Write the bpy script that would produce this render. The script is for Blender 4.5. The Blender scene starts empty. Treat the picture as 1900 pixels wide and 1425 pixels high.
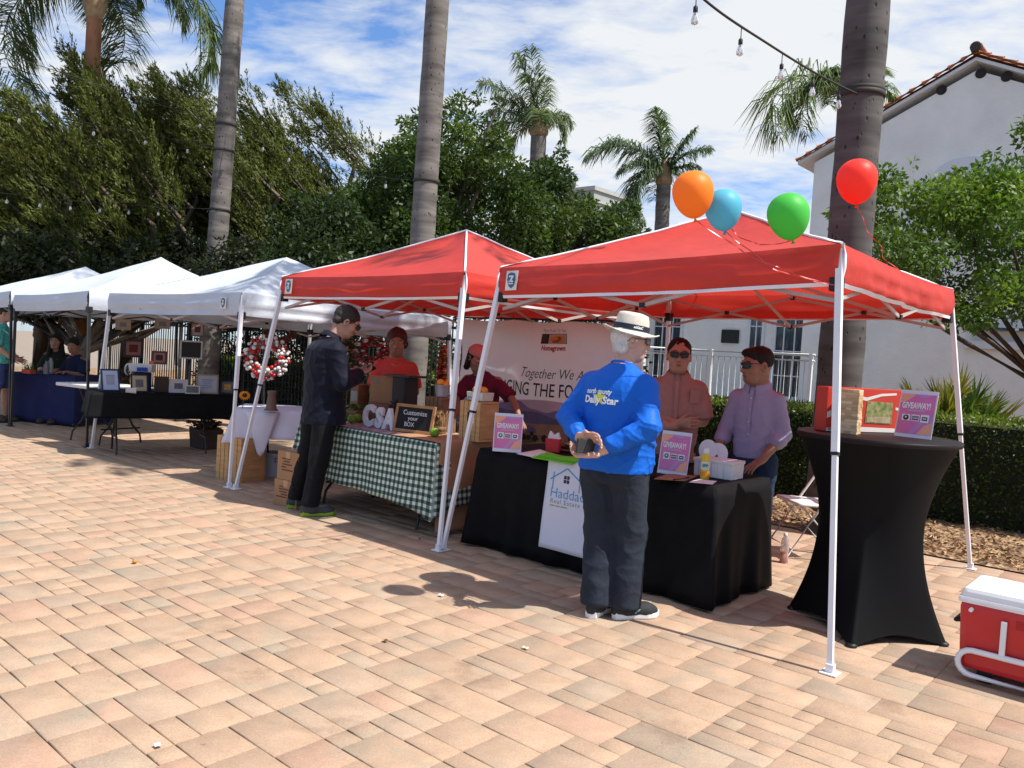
import bpy, bmesh, math, random
import numpy as np
import openvdb
from math import sin, cos, pi, radians, sqrt, atan2, exp
from mathutils import Vector, Matrix, noise as mnoise

SC = bpy.context.scene
COL = SC.collection
RND = random.Random(7)

# ---------------------------------------------------------------- camera
FPX, PITCH, ROLL, EYE = 1510.0, -0.0395, 0.0598, 1.50      # focal length in photo pixels (1900 wide), tilt, roll, eye height
CX, CY = 950.0, 712.5
FW = np.array([0, cos(PITCH), sin(PITCH)])
_R0 = np.array([1.0, 0, 0]); _U0 = np.array([0, -sin(PITCH), cos(PITCH)])
RT = cos(ROLL) * _R0 + sin(ROLL) * _U0
UP = -sin(ROLL) * _R0 + cos(ROLL) * _U0
cam_data = bpy.data.cameras.new('camera'); cam = bpy.data.objects.new('camera', cam_data); COL.objects.link(cam)
cam_data.sensor_width = 36.0; cam_data.lens = FPX / 1900.0 * 36.0; cam_data.clip_start = 0.05; cam_data.clip_end = 2000
_m = Matrix(((RT[0], UP[0], -FW[0], 0), (RT[1], UP[1], -FW[1], 0), (RT[2], UP[2], -FW[2], EYE), (0, 0, 0, 1)))
cam.matrix_world = _m
SC.camera = cam

# ---------------------------------------------------------------- light
TO_SUN = Vector((0.62, -0.247, 1.0)).normalized()
SUN_EL = math.asin(TO_SUN.z); SUN_AZ = atan2(TO_SUN.x, TO_SUN.y)
sun_d = bpy.data.lights.new('sun', 'SUN'); sun_d.energy = 5.0; sun_d.angle = radians(0.53); sun_d.color = (1.0, 0.955, 0.88)
sun = bpy.data.objects.new('sun', sun_d); COL.objects.link(sun)
sun.rotation_euler = TO_SUN.to_track_quat('Z', 'Y').to_euler(); sun.location = (0, 0, 30)

world = bpy.data.worlds.new('World'); SC.world = world; world.use_nodes = True
def build_world():
    nt = world.node_tree; N = nt.nodes; L = nt.links; N.clear()
    out = N.new('ShaderNodeOutputWorld'); bg = N.new('ShaderNodeBackground')
    sky = N.new('ShaderNodeTexSky'); sky.sky_type = 'NISHITA'; sky.sun_disc = False
    sky.sun_elevation = SUN_EL; sky.sun_rotation = SUN_AZ; sky.air_density = 1.0; sky.dust_density = 0.6; sky.ozone_density = 2.2
    tc = N.new('ShaderNodeTexCoord'); sep = N.new('ShaderNodeSeparateXYZ'); L.new(tc.outputs['Generated'], sep.inputs[0])
    def math_(op, a, b=None, c=None):
        n = N.new('ShaderNodeMath'); n.operation = op
        for i, x in enumerate((a, b, c)):
            if x is None: continue
            if hasattr(x, 'node'): L.new(x, n.inputs[i])
            else: n.inputs[i].default_value = x
        return n.outputs[0]
    z = math_('ADD', math_('MAXIMUM', sep.outputs['Z'], 0.0), 0.16)
    px = math_('DIVIDE', sep.outputs['X'], z); py = math_('DIVIDE', sep.outputs['Y'], z)
    cmb = N.new('ShaderNodeCombineXYZ'); L.new(px, cmb.inputs[0]); L.new(py, cmb.inputs[1])
    def nz(scale, detail, rough, dist, off, stretch=(1, 1, 1), rot=0):
        mp = N.new('ShaderNodeMapping'); mp.inputs['Location'].default_value = off; mp.inputs['Scale'].default_value = stretch
        mp.inputs['Rotation'].default_value = (0, 0, rot)
        L.new(cmb.outputs[0], mp.inputs['Vector'])
        n = N.new('ShaderNodeTexNoise'); n.inputs['Scale'].default_value = scale; n.inputs['Detail'].default_value = detail
        n.inputs['Roughness'].default_value = rough; n.inputs['Distortion'].default_value = dist
        L.new(mp.outputs[0], n.inputs['Vector']); return n.outputs['Fac']
    big = nz(1.25, 3, 0.5, 0.3, (3.1, 1.7, 0), (1, 1, 1), 0.5)
    fine = nz(4.2, 10, 0.60, 0.25, (0.4, 5.2, 0), (1, 1.7, 1), 0.9)
    f = math_('ADD', math_('MULTIPLY', big, 0.95), math_('MULTIPLY', fine, 0.80))
    # more cloud towards +X (over the white house), open blue towards -X
    f = math_('ADD', f, math_('MULTIPLY_ADD', px, 0.045, 0.02))
    # cloud thinned overhead and behind, out of view, put in to lower ambient light
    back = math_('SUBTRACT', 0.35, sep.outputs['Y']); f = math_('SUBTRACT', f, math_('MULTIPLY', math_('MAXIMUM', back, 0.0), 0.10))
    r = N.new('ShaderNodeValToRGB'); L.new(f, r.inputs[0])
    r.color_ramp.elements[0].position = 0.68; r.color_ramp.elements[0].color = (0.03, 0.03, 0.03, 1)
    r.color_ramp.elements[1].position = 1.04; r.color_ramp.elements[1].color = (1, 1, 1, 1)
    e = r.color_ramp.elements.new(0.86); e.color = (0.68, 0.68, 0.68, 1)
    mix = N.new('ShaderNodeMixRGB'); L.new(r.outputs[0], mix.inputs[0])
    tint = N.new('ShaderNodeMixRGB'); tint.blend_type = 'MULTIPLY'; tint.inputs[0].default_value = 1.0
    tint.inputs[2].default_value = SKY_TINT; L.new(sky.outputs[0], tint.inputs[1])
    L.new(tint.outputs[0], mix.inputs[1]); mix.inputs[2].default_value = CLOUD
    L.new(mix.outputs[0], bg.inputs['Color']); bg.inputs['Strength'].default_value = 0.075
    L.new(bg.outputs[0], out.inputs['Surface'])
SKY_TINT = (0.98, 1.36, 1.84, 1); CLOUD = (8.2, 8.5, 8.8, 1)
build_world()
vs = SC.view_settings; vs.view_transform = 'Standard'; vs.look = 'None'; vs.gamma = 1.0; vs.exposure = 0.50; vs.use_curve_mapping = False

# ---------------------------------------------------------------- measuring helpers
TH = -0.7152
UU = np.array([cos(TH), sin(TH), 0]); VV = np.array([-sin(TH), cos(TH), 0]); OO = np.array([-0.462, 5.964, 0])
def ray(x, y): return FPX * FW + (x - CX) * RT - (y - CY) * UP
def gp(x, y, z=0.0):                     # point of the horizontal plane z seen at photo pixel x, y
    d = ray(x, y); t = (z - EYE) / d[2]; return np.array([0, 0, EYE]) + t * d
def dp(x, y, Y):                         # point at distance Y ahead
    d = ray(x, y); return np.array([0, 0, EYE]) + d * (Y / d[1])
def pv(x, y, p0, n):                     # point of the vertical plane through p0 with normal n
    d = ray(x, y); n = np.array(n, float); t = (np.dot(np.array(p0, float) - np.array([0, 0, EYE]), n)) / np.dot(d, n)
    return np.array([0, 0, EYE]) + t * d
def RF(a, b, z=0.0): return OO + a * UU + b * VV + np.array([0, 0, z])   # a along the row of tents, b into its depth
def A3(*p): return np.array(p, float)
def unit(v): v = np.array(v, float); return v / (np.linalg.norm(v) + 1e-12)

# ---------------------------------------------------------------- materials
MATS = {}
def mat(name, col, rough=0.7, var=0.12, vscale=8.0, bump=0.0, bscale=60.0, metal=0.0, spec=0.35, transl=0.0, stretch=(1, 1, 1),
        alpha=1.0, trans=0.0, sheen=0.0, sss=0.0, emit=0.0, attr=None, coat=0.0, bdetail=3, bdist=0.01, coord='Object', col2=None):
    if name in MATS: return MATS[name]
    m = bpy.data.materials.new(name); m.use_nodes = True; nt = m.node_tree; N = nt.nodes; L = nt.links
    b = N['Principled BSDF']; out = N['Material Output']
    tc = N.new('ShaderNodeTexCoord'); mp = N.new('ShaderNodeMapping'); mp.inputs['Scale'].default_value = stretch
    L.new(tc.outputs[coord], mp.inputs['Vector'])
    base = None
    if attr:
        a = N.new('ShaderNodeAttribute'); a.attribute_name = attr; base = a.outputs['Color']
    if var > 0 or col2:
        n = N.new('ShaderNodeTexNoise'); n.inputs['Scale'].default_value = vscale; n.inputs['Detail'].default_value = 5; n.inputs['Roughness'].default_value = 0.6
        L.new(mp.outputs[0], n.inputs['Vector'])
        if col2:
            r = N.new('ShaderNodeValToRGB'); r.color_ramp.elements[0].position = 0.38; r.color_ramp.elements[1].position = 0.64
            r.color_ramp.elements[0].color = (*col, 1); r.color_ramp.elements[1].color = (*col2, 1)
            L.new(n.outputs['Fac'], r.inputs[0]); base = r.outputs[0]
        else:
            mr = N.new('ShaderNodeMapRange'); mr.inputs['From Min'].default_value = 0.3; mr.inputs['From Max'].default_value = 0.7
            mr.inputs['To Min'].default_value = 1 - var; mr.inputs['To Max'].default_value = 1 + var; L.new(n.outputs['Fac'], mr.inputs['Value'])
            mx = N.new('ShaderNodeMixRGB'); mx.blend_type = 'MULTIPLY'; mx.inputs[0].default_value = 1.0
            if base: L.new(base, mx.inputs[1])
            else: mx.inputs[1].default_value = (*col, 1)
            L.new(mr.outputs[0], mx.inputs[2]); base = mx.outputs[0]
    if base: L.new(base, b.inputs['Base Color'])
    else: b.inputs['Base Color'].default_value = (*col, 1)
    b.inputs['Roughness'].default_value = rough; b.inputs['Metallic'].default_value = metal
    b.inputs['Specular IOR Level'].default_value = spec
    if sheen: b.inputs['Sheen Weight'].default_value = sheen
    if coat: b.inputs['Coat Weight'].default_value = coat
    if sss: b.inputs['Subsurface Weight'].default_value = sss; b.inputs['Subsurface Radius'].default_value = (0.02, 0.008, 0.004)
    if trans: b.inputs['Transmission Weight'].default_value = trans; b.inputs['IOR'].default_value = 1.3
    if alpha < 1: b.inputs['Alpha'].default_value = alpha
    if bump > 0:
        n2 = N.new('ShaderNodeTexNoise'); n2.inputs['Scale'].default_value = bscale; n2.inputs['Detail'].default_value = bdetail
        L.new(mp.outputs[0], n2.inputs['Vector'])
        bp = N.new('ShaderNodeBump'); bp.inputs['Strength'].default_value = bump; bp.inputs['Distance'].default_value = bdist
        L.new(n2.outputs['Fac'], bp.inputs['Height']); L.new(bp.outputs[0], b.inputs['Normal'])
    if transl > 0:
        t = N.new('ShaderNodeBsdfTranslucent'); ms = N.new('ShaderNodeMixShader'); ms.inputs[0].default_value = transl
        if base: L.new(base, t.inputs['Color'])
        else: t.inputs['Color'].default_value = (*col, 1)
        L.new(b.outputs[0], ms.inputs[1]); L.new(t.outputs[0], ms.inputs[2]); L.new(ms.outputs[0], out.inputs['Surface'])
    if emit: b.inputs['Emission Color'].default_value = (*col, 1); b.inputs['Emission Strength'].default_value = emit
    MATS[name] = m; return m

# ---------------------------------------------------------------- objects
def tag(o, label=None, cat=None, group=None, kind=None):
    if label: o['label'] = label
    if cat: o['category'] = cat
    if group: o['group'] = group
    if kind: o['kind'] = kind
    return o
def thing(name, label, cat, loc=(0, 0, 0), rz=0.0, group=None):
    o = bpy.data.objects.new(name, None); o.empty_display_size = 0.1; COL.objects.link(o)
    o.location = tuple(float(x) for x in loc); o.rotation_euler = (0, 0, rz)
    return tag(o, label, cat, group)
def world_inv(p):
    m = Matrix.Identity(4); chain = []
    while p is not None: chain.append(p); p = p.parent
    for q in reversed(chain): m = m @ Matrix.LocRotScale(q.location, q.rotation_euler, q.scale)
    return m.inverted()
def copy_tree(o, parent=None):
    c = o.copy(); COL.objects.link(c)
    if parent is not None: c.parent = parent
    for ch in [x for x in KIDS.get(o.name, [])]:
        d = copy_tree(ch, c); KIDS.setdefault(c.name, []).append(d)
    return c
KIDS = {}
def link_mesh(name, verts, faces, mats, parent=None, smooth=False, mi=None, world_space=False, cols=None, origin=None, label=None, uvs=None):
    me = bpy.data.meshes.new(name)
    v = np.asarray(verts, float).reshape(-1, 3)
    if parent is not None and world_space:
        M = np.array(world_inv(parent)); v = v @ M[:3, :3].T + M[:3, 3]
    if origin is not None: v = v - np.asarray(origin, float)
    if isinstance(faces, np.ndarray):
        nf, k = faces.shape
        me.vertices.add(len(v)); me.vertices.foreach_set('co', v.astype(np.float32).ravel())
        me.loops.add(nf * k); me.loops.foreach_set('vertex_index', faces.astype(np.int32).ravel())
        me.polygons.add(nf); me.polygons.foreach_set('loop_start', np.arange(0, nf * k, k, dtype=np.int32))
        me.update(calc_edges=True)
    else:
        me.from_pydata([tuple(x) for x in v], [], [tuple(f) for f in faces]); me.update()
    for m in (mats if isinstance(mats, (list, tuple)) else [mats]): me.materials.append(m)
    if mi is not None: me.polygons.foreach_set('material_index', np.asarray(mi, dtype=np.int32))
    if smooth is True: me.polygons.foreach_set('use_smooth', np.ones(len(me.polygons), dtype=bool))
    elif smooth is not False: me.polygons.foreach_set('use_smooth', np.asarray(smooth, dtype=bool))
    if cols is not None:                       # one colour per face
        at = me.color_attributes.new('col', 'FLOAT_COLOR', 'CORNER')
        lt = np.empty(len(me.polygons), dtype=np.int32); me.polygons.foreach_get('loop_total', lt)
        c = np.repeat(np.asarray(cols, np.float32), lt, axis=0)
        at.data.foreach_set('color', c.ravel())
    me.validate()
    o = bpy.data.objects.new(name, me); COL.objects.link(o)
    if origin is not None: o.location = tuple(float(x) for x in origin)
    if parent is not None: o.parent = parent; KIDS.setdefault(parent.name, []).append(o)
    if label: o['label'] = label
    return o

def frame_of(d, hint=(0, 0, 1)):
    d = unit(d); h = np.array(hint, float)
    if abs(np.dot(d, h)) > 0.95: h = np.array([1.0, 0, 0]) if abs(d[0]) < 0.9 else np.array([0, 1.0, 0])
    s = unit(np.cross(d, h)); t = np.cross(s, d); return s, t, d

class MB:
    """collects simple shapes; build() links them as one mesh object"""
    def __init__(self): self.v = []; self.f = []; self.s = []; self.m = []; self.c = []
    def add(self, verts, faces, smooth=False, m=0, col=None):
        o = len(self.v); self.v += [tuple(float(q) for q in x) for x in verts]
        for f in faces: self.f.append(tuple(i + o for i in f)); self.s.append(smooth); self.m.append(m); self.c.append(col or (1, 1, 1, 1))
        return self
    def box(self, c, size, ax=None, m=0, taper=1.0, bev=0.0):
        c = np.array(c, float); ax = np.eye(3) if ax is None else np.array(ax, float)
        h = np.array(size, float) / 2
        if bev > 0:
            b = min(bev, 0.45 * min(size)); pts = []; fs = []
            bm = bmesh.new(); bmesh.ops.create_cube(bm, size=1.0)
            for q in bm.verts: q.co = Vector((q.co.x * size[0], q.co.y * size[1], q.co.z * size[2]))
            bmesh.ops.bevel(bm, geom=bm.edges[:], offset=b, segments=2, affect='EDGES', profile=0.6)
            bm.verts.index_update()
            for q in bm.verts:
                t = 1 + (taper - 1) * (q.co.z / size[2] + 0.5)
                pts.append(c + q.co.x * t * ax[0] + q.co.y * t * ax[1] + q.co.z * ax[2])
            for f in bm.faces: fs.append([q.index for q in f.verts])
            bm.free(); return self.add(pts, fs, False, m)
        P = []
        for sz in (-1, 1):
            t = taper if sz > 0 else 1.0
            for sx, sy in ((-1, -1), (1, -1), (1, 1), (-1, 1)):
                P.append(c + sx * h[0] * t * ax[0] + sy * h[1] * t * ax[1] + sz * h[2] * ax[2])
        return self.add(P, [(0, 3, 2, 1), (4, 5, 6, 7), (0, 1, 5, 4), (1, 2, 6, 5), (2, 3, 7, 6), (3, 0, 4, 7)], False, m)
    def bar(self, a, b, w, h=None, hint=(0, 0, 1), m=0):          # square bar from a to b
        a = np.array(a, float); b = np.array(b, float); s, t, d = frame_of(b - a, hint); h = h or w
        return self.box((a + b) / 2, (w, h, np.linalg.norm(b - a)), (s, t, d), m)
    def tube(self, pts, r, n=8, m=0, caps=True, smooth=True, closed=False):
        pts = [np.array(p, float) for p in pts]; k = len(pts); r = [r] * k if np.isscalar(r) else list(r)
        V = []; s = None
        for i, p in enumerate(pts):
            if closed: d = pts[(i + 1) % k] - pts[i - 1]
            else: d = pts[min(i + 1, k - 1)] - pts[max(i - 1, 0)]
            d = unit(d)
            if s is None: s, t, _ = frame_of(d)
            else: s = unit(s - np.dot(s, d) * d); t = np.cross(d, s); t = unit(t)
            for j in range(n):
                a = 2 * pi * j / n; V.append(p + r[i] * (cos(a) * s + sin(a) * t))
        F = []
        for i in range(k if closed else k - 1):
            i2 = (i + 1) % k
            for j in range(n): F.append((i * n + j, i * n + (j + 1) % n, i2 * n + (j + 1) % n, i2 * n + j))
        self.add(V, F, smooth, m)
        if caps and not closed:
            self.add(V[:n], [tuple(range(n - 1, -1, -1))], False, m); self.add(V[-n:], [tuple(range(n))], False, m)
        return self
    def lathe(self, c, prof, n=24, ax=None, m=0, smooth=True, sx=1, sy=1):     # prof: list of (radius, height)
        c = np.array(c, float); ax = np.eye(3) if ax is None else np.array(ax, float)
        V = []; F = []
        for r, z in prof:
            for j in range(n):
                a = 2 * pi * j / n; V.append(c + r * cos(a) * sx * ax[0] + r * sin(a) * sy * ax[1] + z * ax[2])
        for i in range(len(prof) - 1):
            for j in range(n): F.append((i * n + j, i * n + (j + 1) % n, (i + 1) * n + (j + 1) % n, (i + 1) * n + j))
        self.add(V, F, smooth, m)
        if prof[0][0] > 1e-4: self.add(V[:n], [tuple(range(n - 1, -1, -1))], False, m)
        if prof[-1][0] > 1e-4: self.add(V[-n:], [tuple(range(n))], False, m)
        return self
    def ball(self, c, r, n=12, m=0, sc=(1, 1, 1)):
        k = max(4, n // 2)
        return self.lathe(c, [(max(r * sin(pi * i / k), 1e-5), -r * cos(pi * i / k) * sc[2]) for i in range(k + 1)], n, None, m, True, sc[0], sc[1])
    def grid(self, fn, nu, nv, m=0, smooth=True, col=None):        # fn(s,t) -> point, s,t in 0..1
        V = [fn(i / nu, j / nv) for j in range(nv + 1) for i in range(nu + 1)]
        F = [(j * (nu + 1) + i, j * (nu + 1) + i + 1, (j + 1) * (nu + 1) + i + 1, (j + 1) * (nu + 1) + i) for j in range(nv) for i in range(nu)]
        return self.add(V, F, smooth, m, col)
    def poly(self, pts, m=0, col=None): return self.add(pts, [tuple(range(len(pts)))], False, m, col)
    def prism(self, pts, d, m=0):                                  # flat outline pushed along d
        pts = [np.array(p, float) for p in pts]; d = np.array(d, float); n = len(pts)
        V = pts + [p + d for p in pts]
        return self.add(V, [tuple(range(n - 1, -1, -1)), tuple(range(n, 2 * n))] + [(i, (i + 1) % n, n + (i + 1) % n, n + i) for i in range(n)], False, m)
    def build(self, name, mats, parent=None, ws=True, origin=None, label=None, usecol=False):
        return link_mesh(name, self.v, self.f, mats, parent, self.s, self.m if isinstance(mats, (list, tuple)) else None, ws, self.c if usecol else None, origin, label)

def solo(name, mb, mats, label, cat, base, group=None, **k):        # a thing that is one mesh
    o = mb.build(name, mats, None, False, base, **k); return tag(o, label, cat, group)

FONT_CACHE = {}
def text_mesh(s, size=0.1, shear=0.0, bold=0.0, extrude=0.0008, space=1.0, align='CENTER'):
    key = (s, size, shear, bold, extrude, space, align)
    if key not in FONT_CACHE:
        c = bpy.data.curves.new('lettering', 'FONT'); c.body = s; c.size = size; c.shear = shear; c.offset = bold; c.extrude = extrude
        c.space_character = space; c.align_x = align; c.align_y = 'CENTER'; c.resolution_u = 3
        o = bpy.data.objects.new('lettering_curve', c); COL.objects.link(o)
        dg = bpy.context.evaluated_depsgraph_get(); me = o.evaluated_get(dg).to_mesh()
        V = [tuple(v.co) for v in me.vertices]; F = [tuple(p.vertices) for p in me.polygons]
        o.evaluated_get(dg).to_mesh_clear(); bpy.data.objects.remove(o); bpy.data.curves.remove(c)
        FONT_CACHE[key] = (V, F)
    return FONT_CACHE[key]
def add_text(mb, s, c, ex, ey, size, fit=None, m=0, **k):             # writes s centred at c, along ex, upright along ey; fit = width wanted
    V, F = text_mesh(s, size, **k); V = np.array(V); ex = unit(ex); ey = unit(ey); ez = np.cross(ex, ey)
    if fit: V = V * np.array([fit / (V[:, 0].max() - V[:, 0].min()), 1, 1])
    P = np.array(c, float) + V[:, :1] * ex + V[:, 1:2] * ey + V[:, 2:3] * ez
    return mb.add(P, F, False, m)
def fbm(p, o=3):
    v = 0; a = 1.0; f = 1.0
    for _ in range(o): v += a * mnoise.noise(Vector((p[0] * f, p[1] * f, p[2] * f))); a *= 0.5; f *= 2
    return v
# ================================================================= ground
def build_ground():
    g = MB(); g.poly([(-90, -30, -0.012), (90, -30, -0.012), (90, 160, -0.012), (-90, 160, -0.012)])
    m = mat('ground_joint_sand', (0.235, 0.19, 0.15), 0.95, 0.2, 3.0, bump=0.4, bscale=90)
    tag(g.build('ground', m), kind='structure')
    # concrete pavers of mixed size, one by one, courses along the row of tents
    M = 0.106; rng = random.Random(3)
    i0, i1, j0, j1 = -165, 75, -80, 34
    occ = np.zeros((i1 - i0, j1 - j0), bool)
    kinds = [((3, 2), 5), ((2, 2), 3), ((2, 1), 3.2), ((3, 1), 1.4), ((1, 1), .5), ((4, 2), .8)]
    P = []; F = []; Cc = []; cl = M * 0.0
    pal = [((0.385, 0.264, 0.180), 7), ((0.402, 0.250, 0.176), 2.4), ((0.358, 0.262, 0.190), 2.6), ((0.370, 0.254, 0.174), 3), ((0.325, 0.256, 0.190), 1.0), ((0.405, 0.275, 0.188), 2)]
    def pick(l):
        t = rng.random() * sum(w for _, w in l)
        for x, w in l:
            t -= w
            if t <= 0: return x
        return l[-1][0]
    gap = 0.0026
    for j in range(j1 - j0):
        for i in range(i1 - i0):
            if occ[i, j]: continue
            for _ in range(14):
                w, h = pick(kinds)
                if i + w <= i1 - i0 and j + h <= j1 - j0 and not occ[i:i + w, j:j + h].any(): break
            else: w, h = 1, 1
            occ[i:i + w, j:j + h] = True
            a0 = (i + i0) * M; a1 = a0 + w * M; b0 = (j + j0) * M; b1 = b0 + h * M
            cx, cy = RF((a0 + a1) / 2, (b0 + b1) / 2)[:2]
            if cy < 1.2 or cy > 26 or abs(cx) > cy * 0.75 + 1.5: continue
            dz = rng.uniform(-0.0010, 0.0010); ga = gap * rng.uniform(.15, .5); gb = gap * rng.uniform(.6, 1.35)
            e = 0.0032; n = len(P)
            for (q, zz) in ((0, -0.010), (0, -0.003), (e, 0.0)):
                tl = rng.uniform(-.0006, .0006)
                for (aa, bb, sa, sb) in ((a0, b0, 1, 1), (a1, b0, -1, 1), (a1, b1, -1, -1), (a0, b1, 1, -1)):
                    P.append(RF(aa + sa * (ga + q), bb + sb * (gb + q), zz + dz + tl * sa))
            for l in (0, 4):
                for k in range(4): F.append((n + l + k, n + l + (k + 1) % 4, n + l + 4 + (k + 1) % 4, n + l + 4 + k))
            F.append((n + 8, n + 9, n + 10, n + 11))
            c = (np.array(pick(pal)) * .68 + np.array((.382, .262, .181)) * .32) * 1.05 * rng.uniform(.96, 1.04); Cc += [(*c, 1)] * 9
    m = bpy.data.materials.new('concrete_paver'); m.use_nodes = True; nt = m.node_tree; N = nt.nodes; L = nt.links; b = N['Principled BSDF']
    at = N.new('ShaderNodeAttribute'); at.attribute_name = 'col'; tc = N.new('ShaderNodeTexCoord')
    def nz(s, d, r=.6):
        n = N.new('ShaderNodeTexNoise'); n.inputs['Scale'].default_value = s; n.inputs['Detail'].default_value = d; n.inputs['Roughness'].default_value = r
        L.new(tc.outputs['Object'], n.inputs['Vector']); return n.outputs['Fac']
    def mul(col, fac, lo, hi, a=.3, z=.7):
        mr = N.new('ShaderNodeMapRange'); mr.inputs['From Min'].default_value = a; mr.inputs['From Max'].default_value = z
        mr.inputs['To Min'].default_value = lo; mr.inputs['To Max'].default_value = hi; L.new(fac, mr.inputs['Value'])
        x = N.new('ShaderNodeMixRGB'); x.blend_type = 'MULTIPLY'; x.inputs[0].default_value = 1; L.new(col, x.inputs[1]); L.new(mr.outputs[0], x.inputs[2]); return x.outputs[0]
    c = mul(at.outputs['Color'], nz(1.1, 4), .90, 1.08); c = mul(c, nz(7, 5), .88, 1.10)
    gr = N.new('ShaderNodeMixRGB'); gr.inputs[2].default_value = (.285, .250, .190, 1); gm_ = N.new('ShaderNodeMapRange'); gm_.inputs['From Min'].default_value = .52; gm_.inputs['From Max'].default_value = .70; gm_.inputs['To Max'].default_value = .6; L.new(nz(3.3, 4), gm_.inputs['Value']); L.new(gm_.outputs[0], gr.inputs[0]); L.new(c, gr.inputs[1]); c = gr.outputs[0]; c = mul(c, nz(95, 4, .75), .84, 1.14); fine = nz(240, 3, .7); c = mul(c, fine, .80, 1.18)
    c = mul(c, nz(30, 2), .72, 1.0, .25, .29)
    st = nz(2.3, 6, .7); c = mul(c, st, .80, 1.0, .33, .42)
    L.new(c, b.inputs['Base Color']); b.inputs['Roughness'].default_value = .88; b.inputs['Specular IOR Level'].default_value = .2
    bp = N.new('ShaderNodeBump'); bp.inputs['Strength'].default_value = .35; bp.inputs['Distance'].default_value = .004; L.new(fine, bp.inputs['Height']); L.new(bp.outputs[0], b.inputs['Normal'])
    tag(link_mesh('pavement', P, np.array(F), m, cols=Cc), kind='structure')
build_ground()

# ================================================================= canopies
RED = mat('red_canopy_fabric', (0.65, 0.054, 0.038), 0.5, 0.06, 3.0, bump=0.8, bscale=5.0, transl=0.34, spec=0.45, bdist=.02, bdetail=4)
WHITE_F = mat('white_canopy_fabric', (0.53, 0.565, 0.63), 0.6, 0.05, 3.0, bump=0.5, bscale=6.0, transl=0.09, spec=0.3, bdist=.02, bdetail=4)
TRIM = mat('white_trim_tape', (0.78, 0.77, 0.80), 0.55, 0.04)
STEEL_W = mat('white_coated_steel', (0.74, 0.73, 0.76), 0.35, 0.05, 10, metal=0.0, spec=0.5)
STEEL_B = mat('black_coated_steel', (0.018, 0.019, 0.022), 0.4, 0.1, spec=0.5)
PLASTIC_B = mat('black_plastic', (0.012, 0.012, 0.014), 0.5, 0.1)

def shield_mark(mb, c, ex, ey, s):
    """pale square patch with a blue shield and a white zigzag letter"""
    ez = np.cross(unit(ex), unit(ey))
    q = lambda x, y, d: np.array(c) + x * s * unit(ex) + y * s * unit(ey) + d * ez
    mb.prism([q(-.5, -.62, .002), q(.45, -.62, .002), q(.55, .6, .002), q(-.42, .6, .002)], ez * .002, 0)
    mb.prism([q(-.27, .42, .005), q(-.33, .05, .005), q(-.2, -.35, .005), q(.02, -.5, .005), q(.24, -.35, .005), q(.36, .05, .005), q(.3, .42, .005), q(.02, .5, .005)], ez * .002, 1)
    for pts in ([(-.17, .30), (.2, .30), (.2, .2), (-.17, .2)], [(.2, .2), (.05, .2), (-.19, -.12), (-.04, -.12)], [(-.19, -.02), (.19, -.02), (.19, -.12), (-.19, -.12)], [(-.2, -.18), (.2, -.18), (.18, -.24), (-.18, -.24)]):
        mb.prism([q(x, y, .008) for x, y in pts], ez * .0015, 2)
PATCH = [mat('patch_cream', (0.70, 0.68, 0.60), 0.6), mat('patch_blue', (0.05, 0.12, 0.26), 0.5), mat('patch_white', (0.75, 0.76, 0.78), 0.5)]

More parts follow.
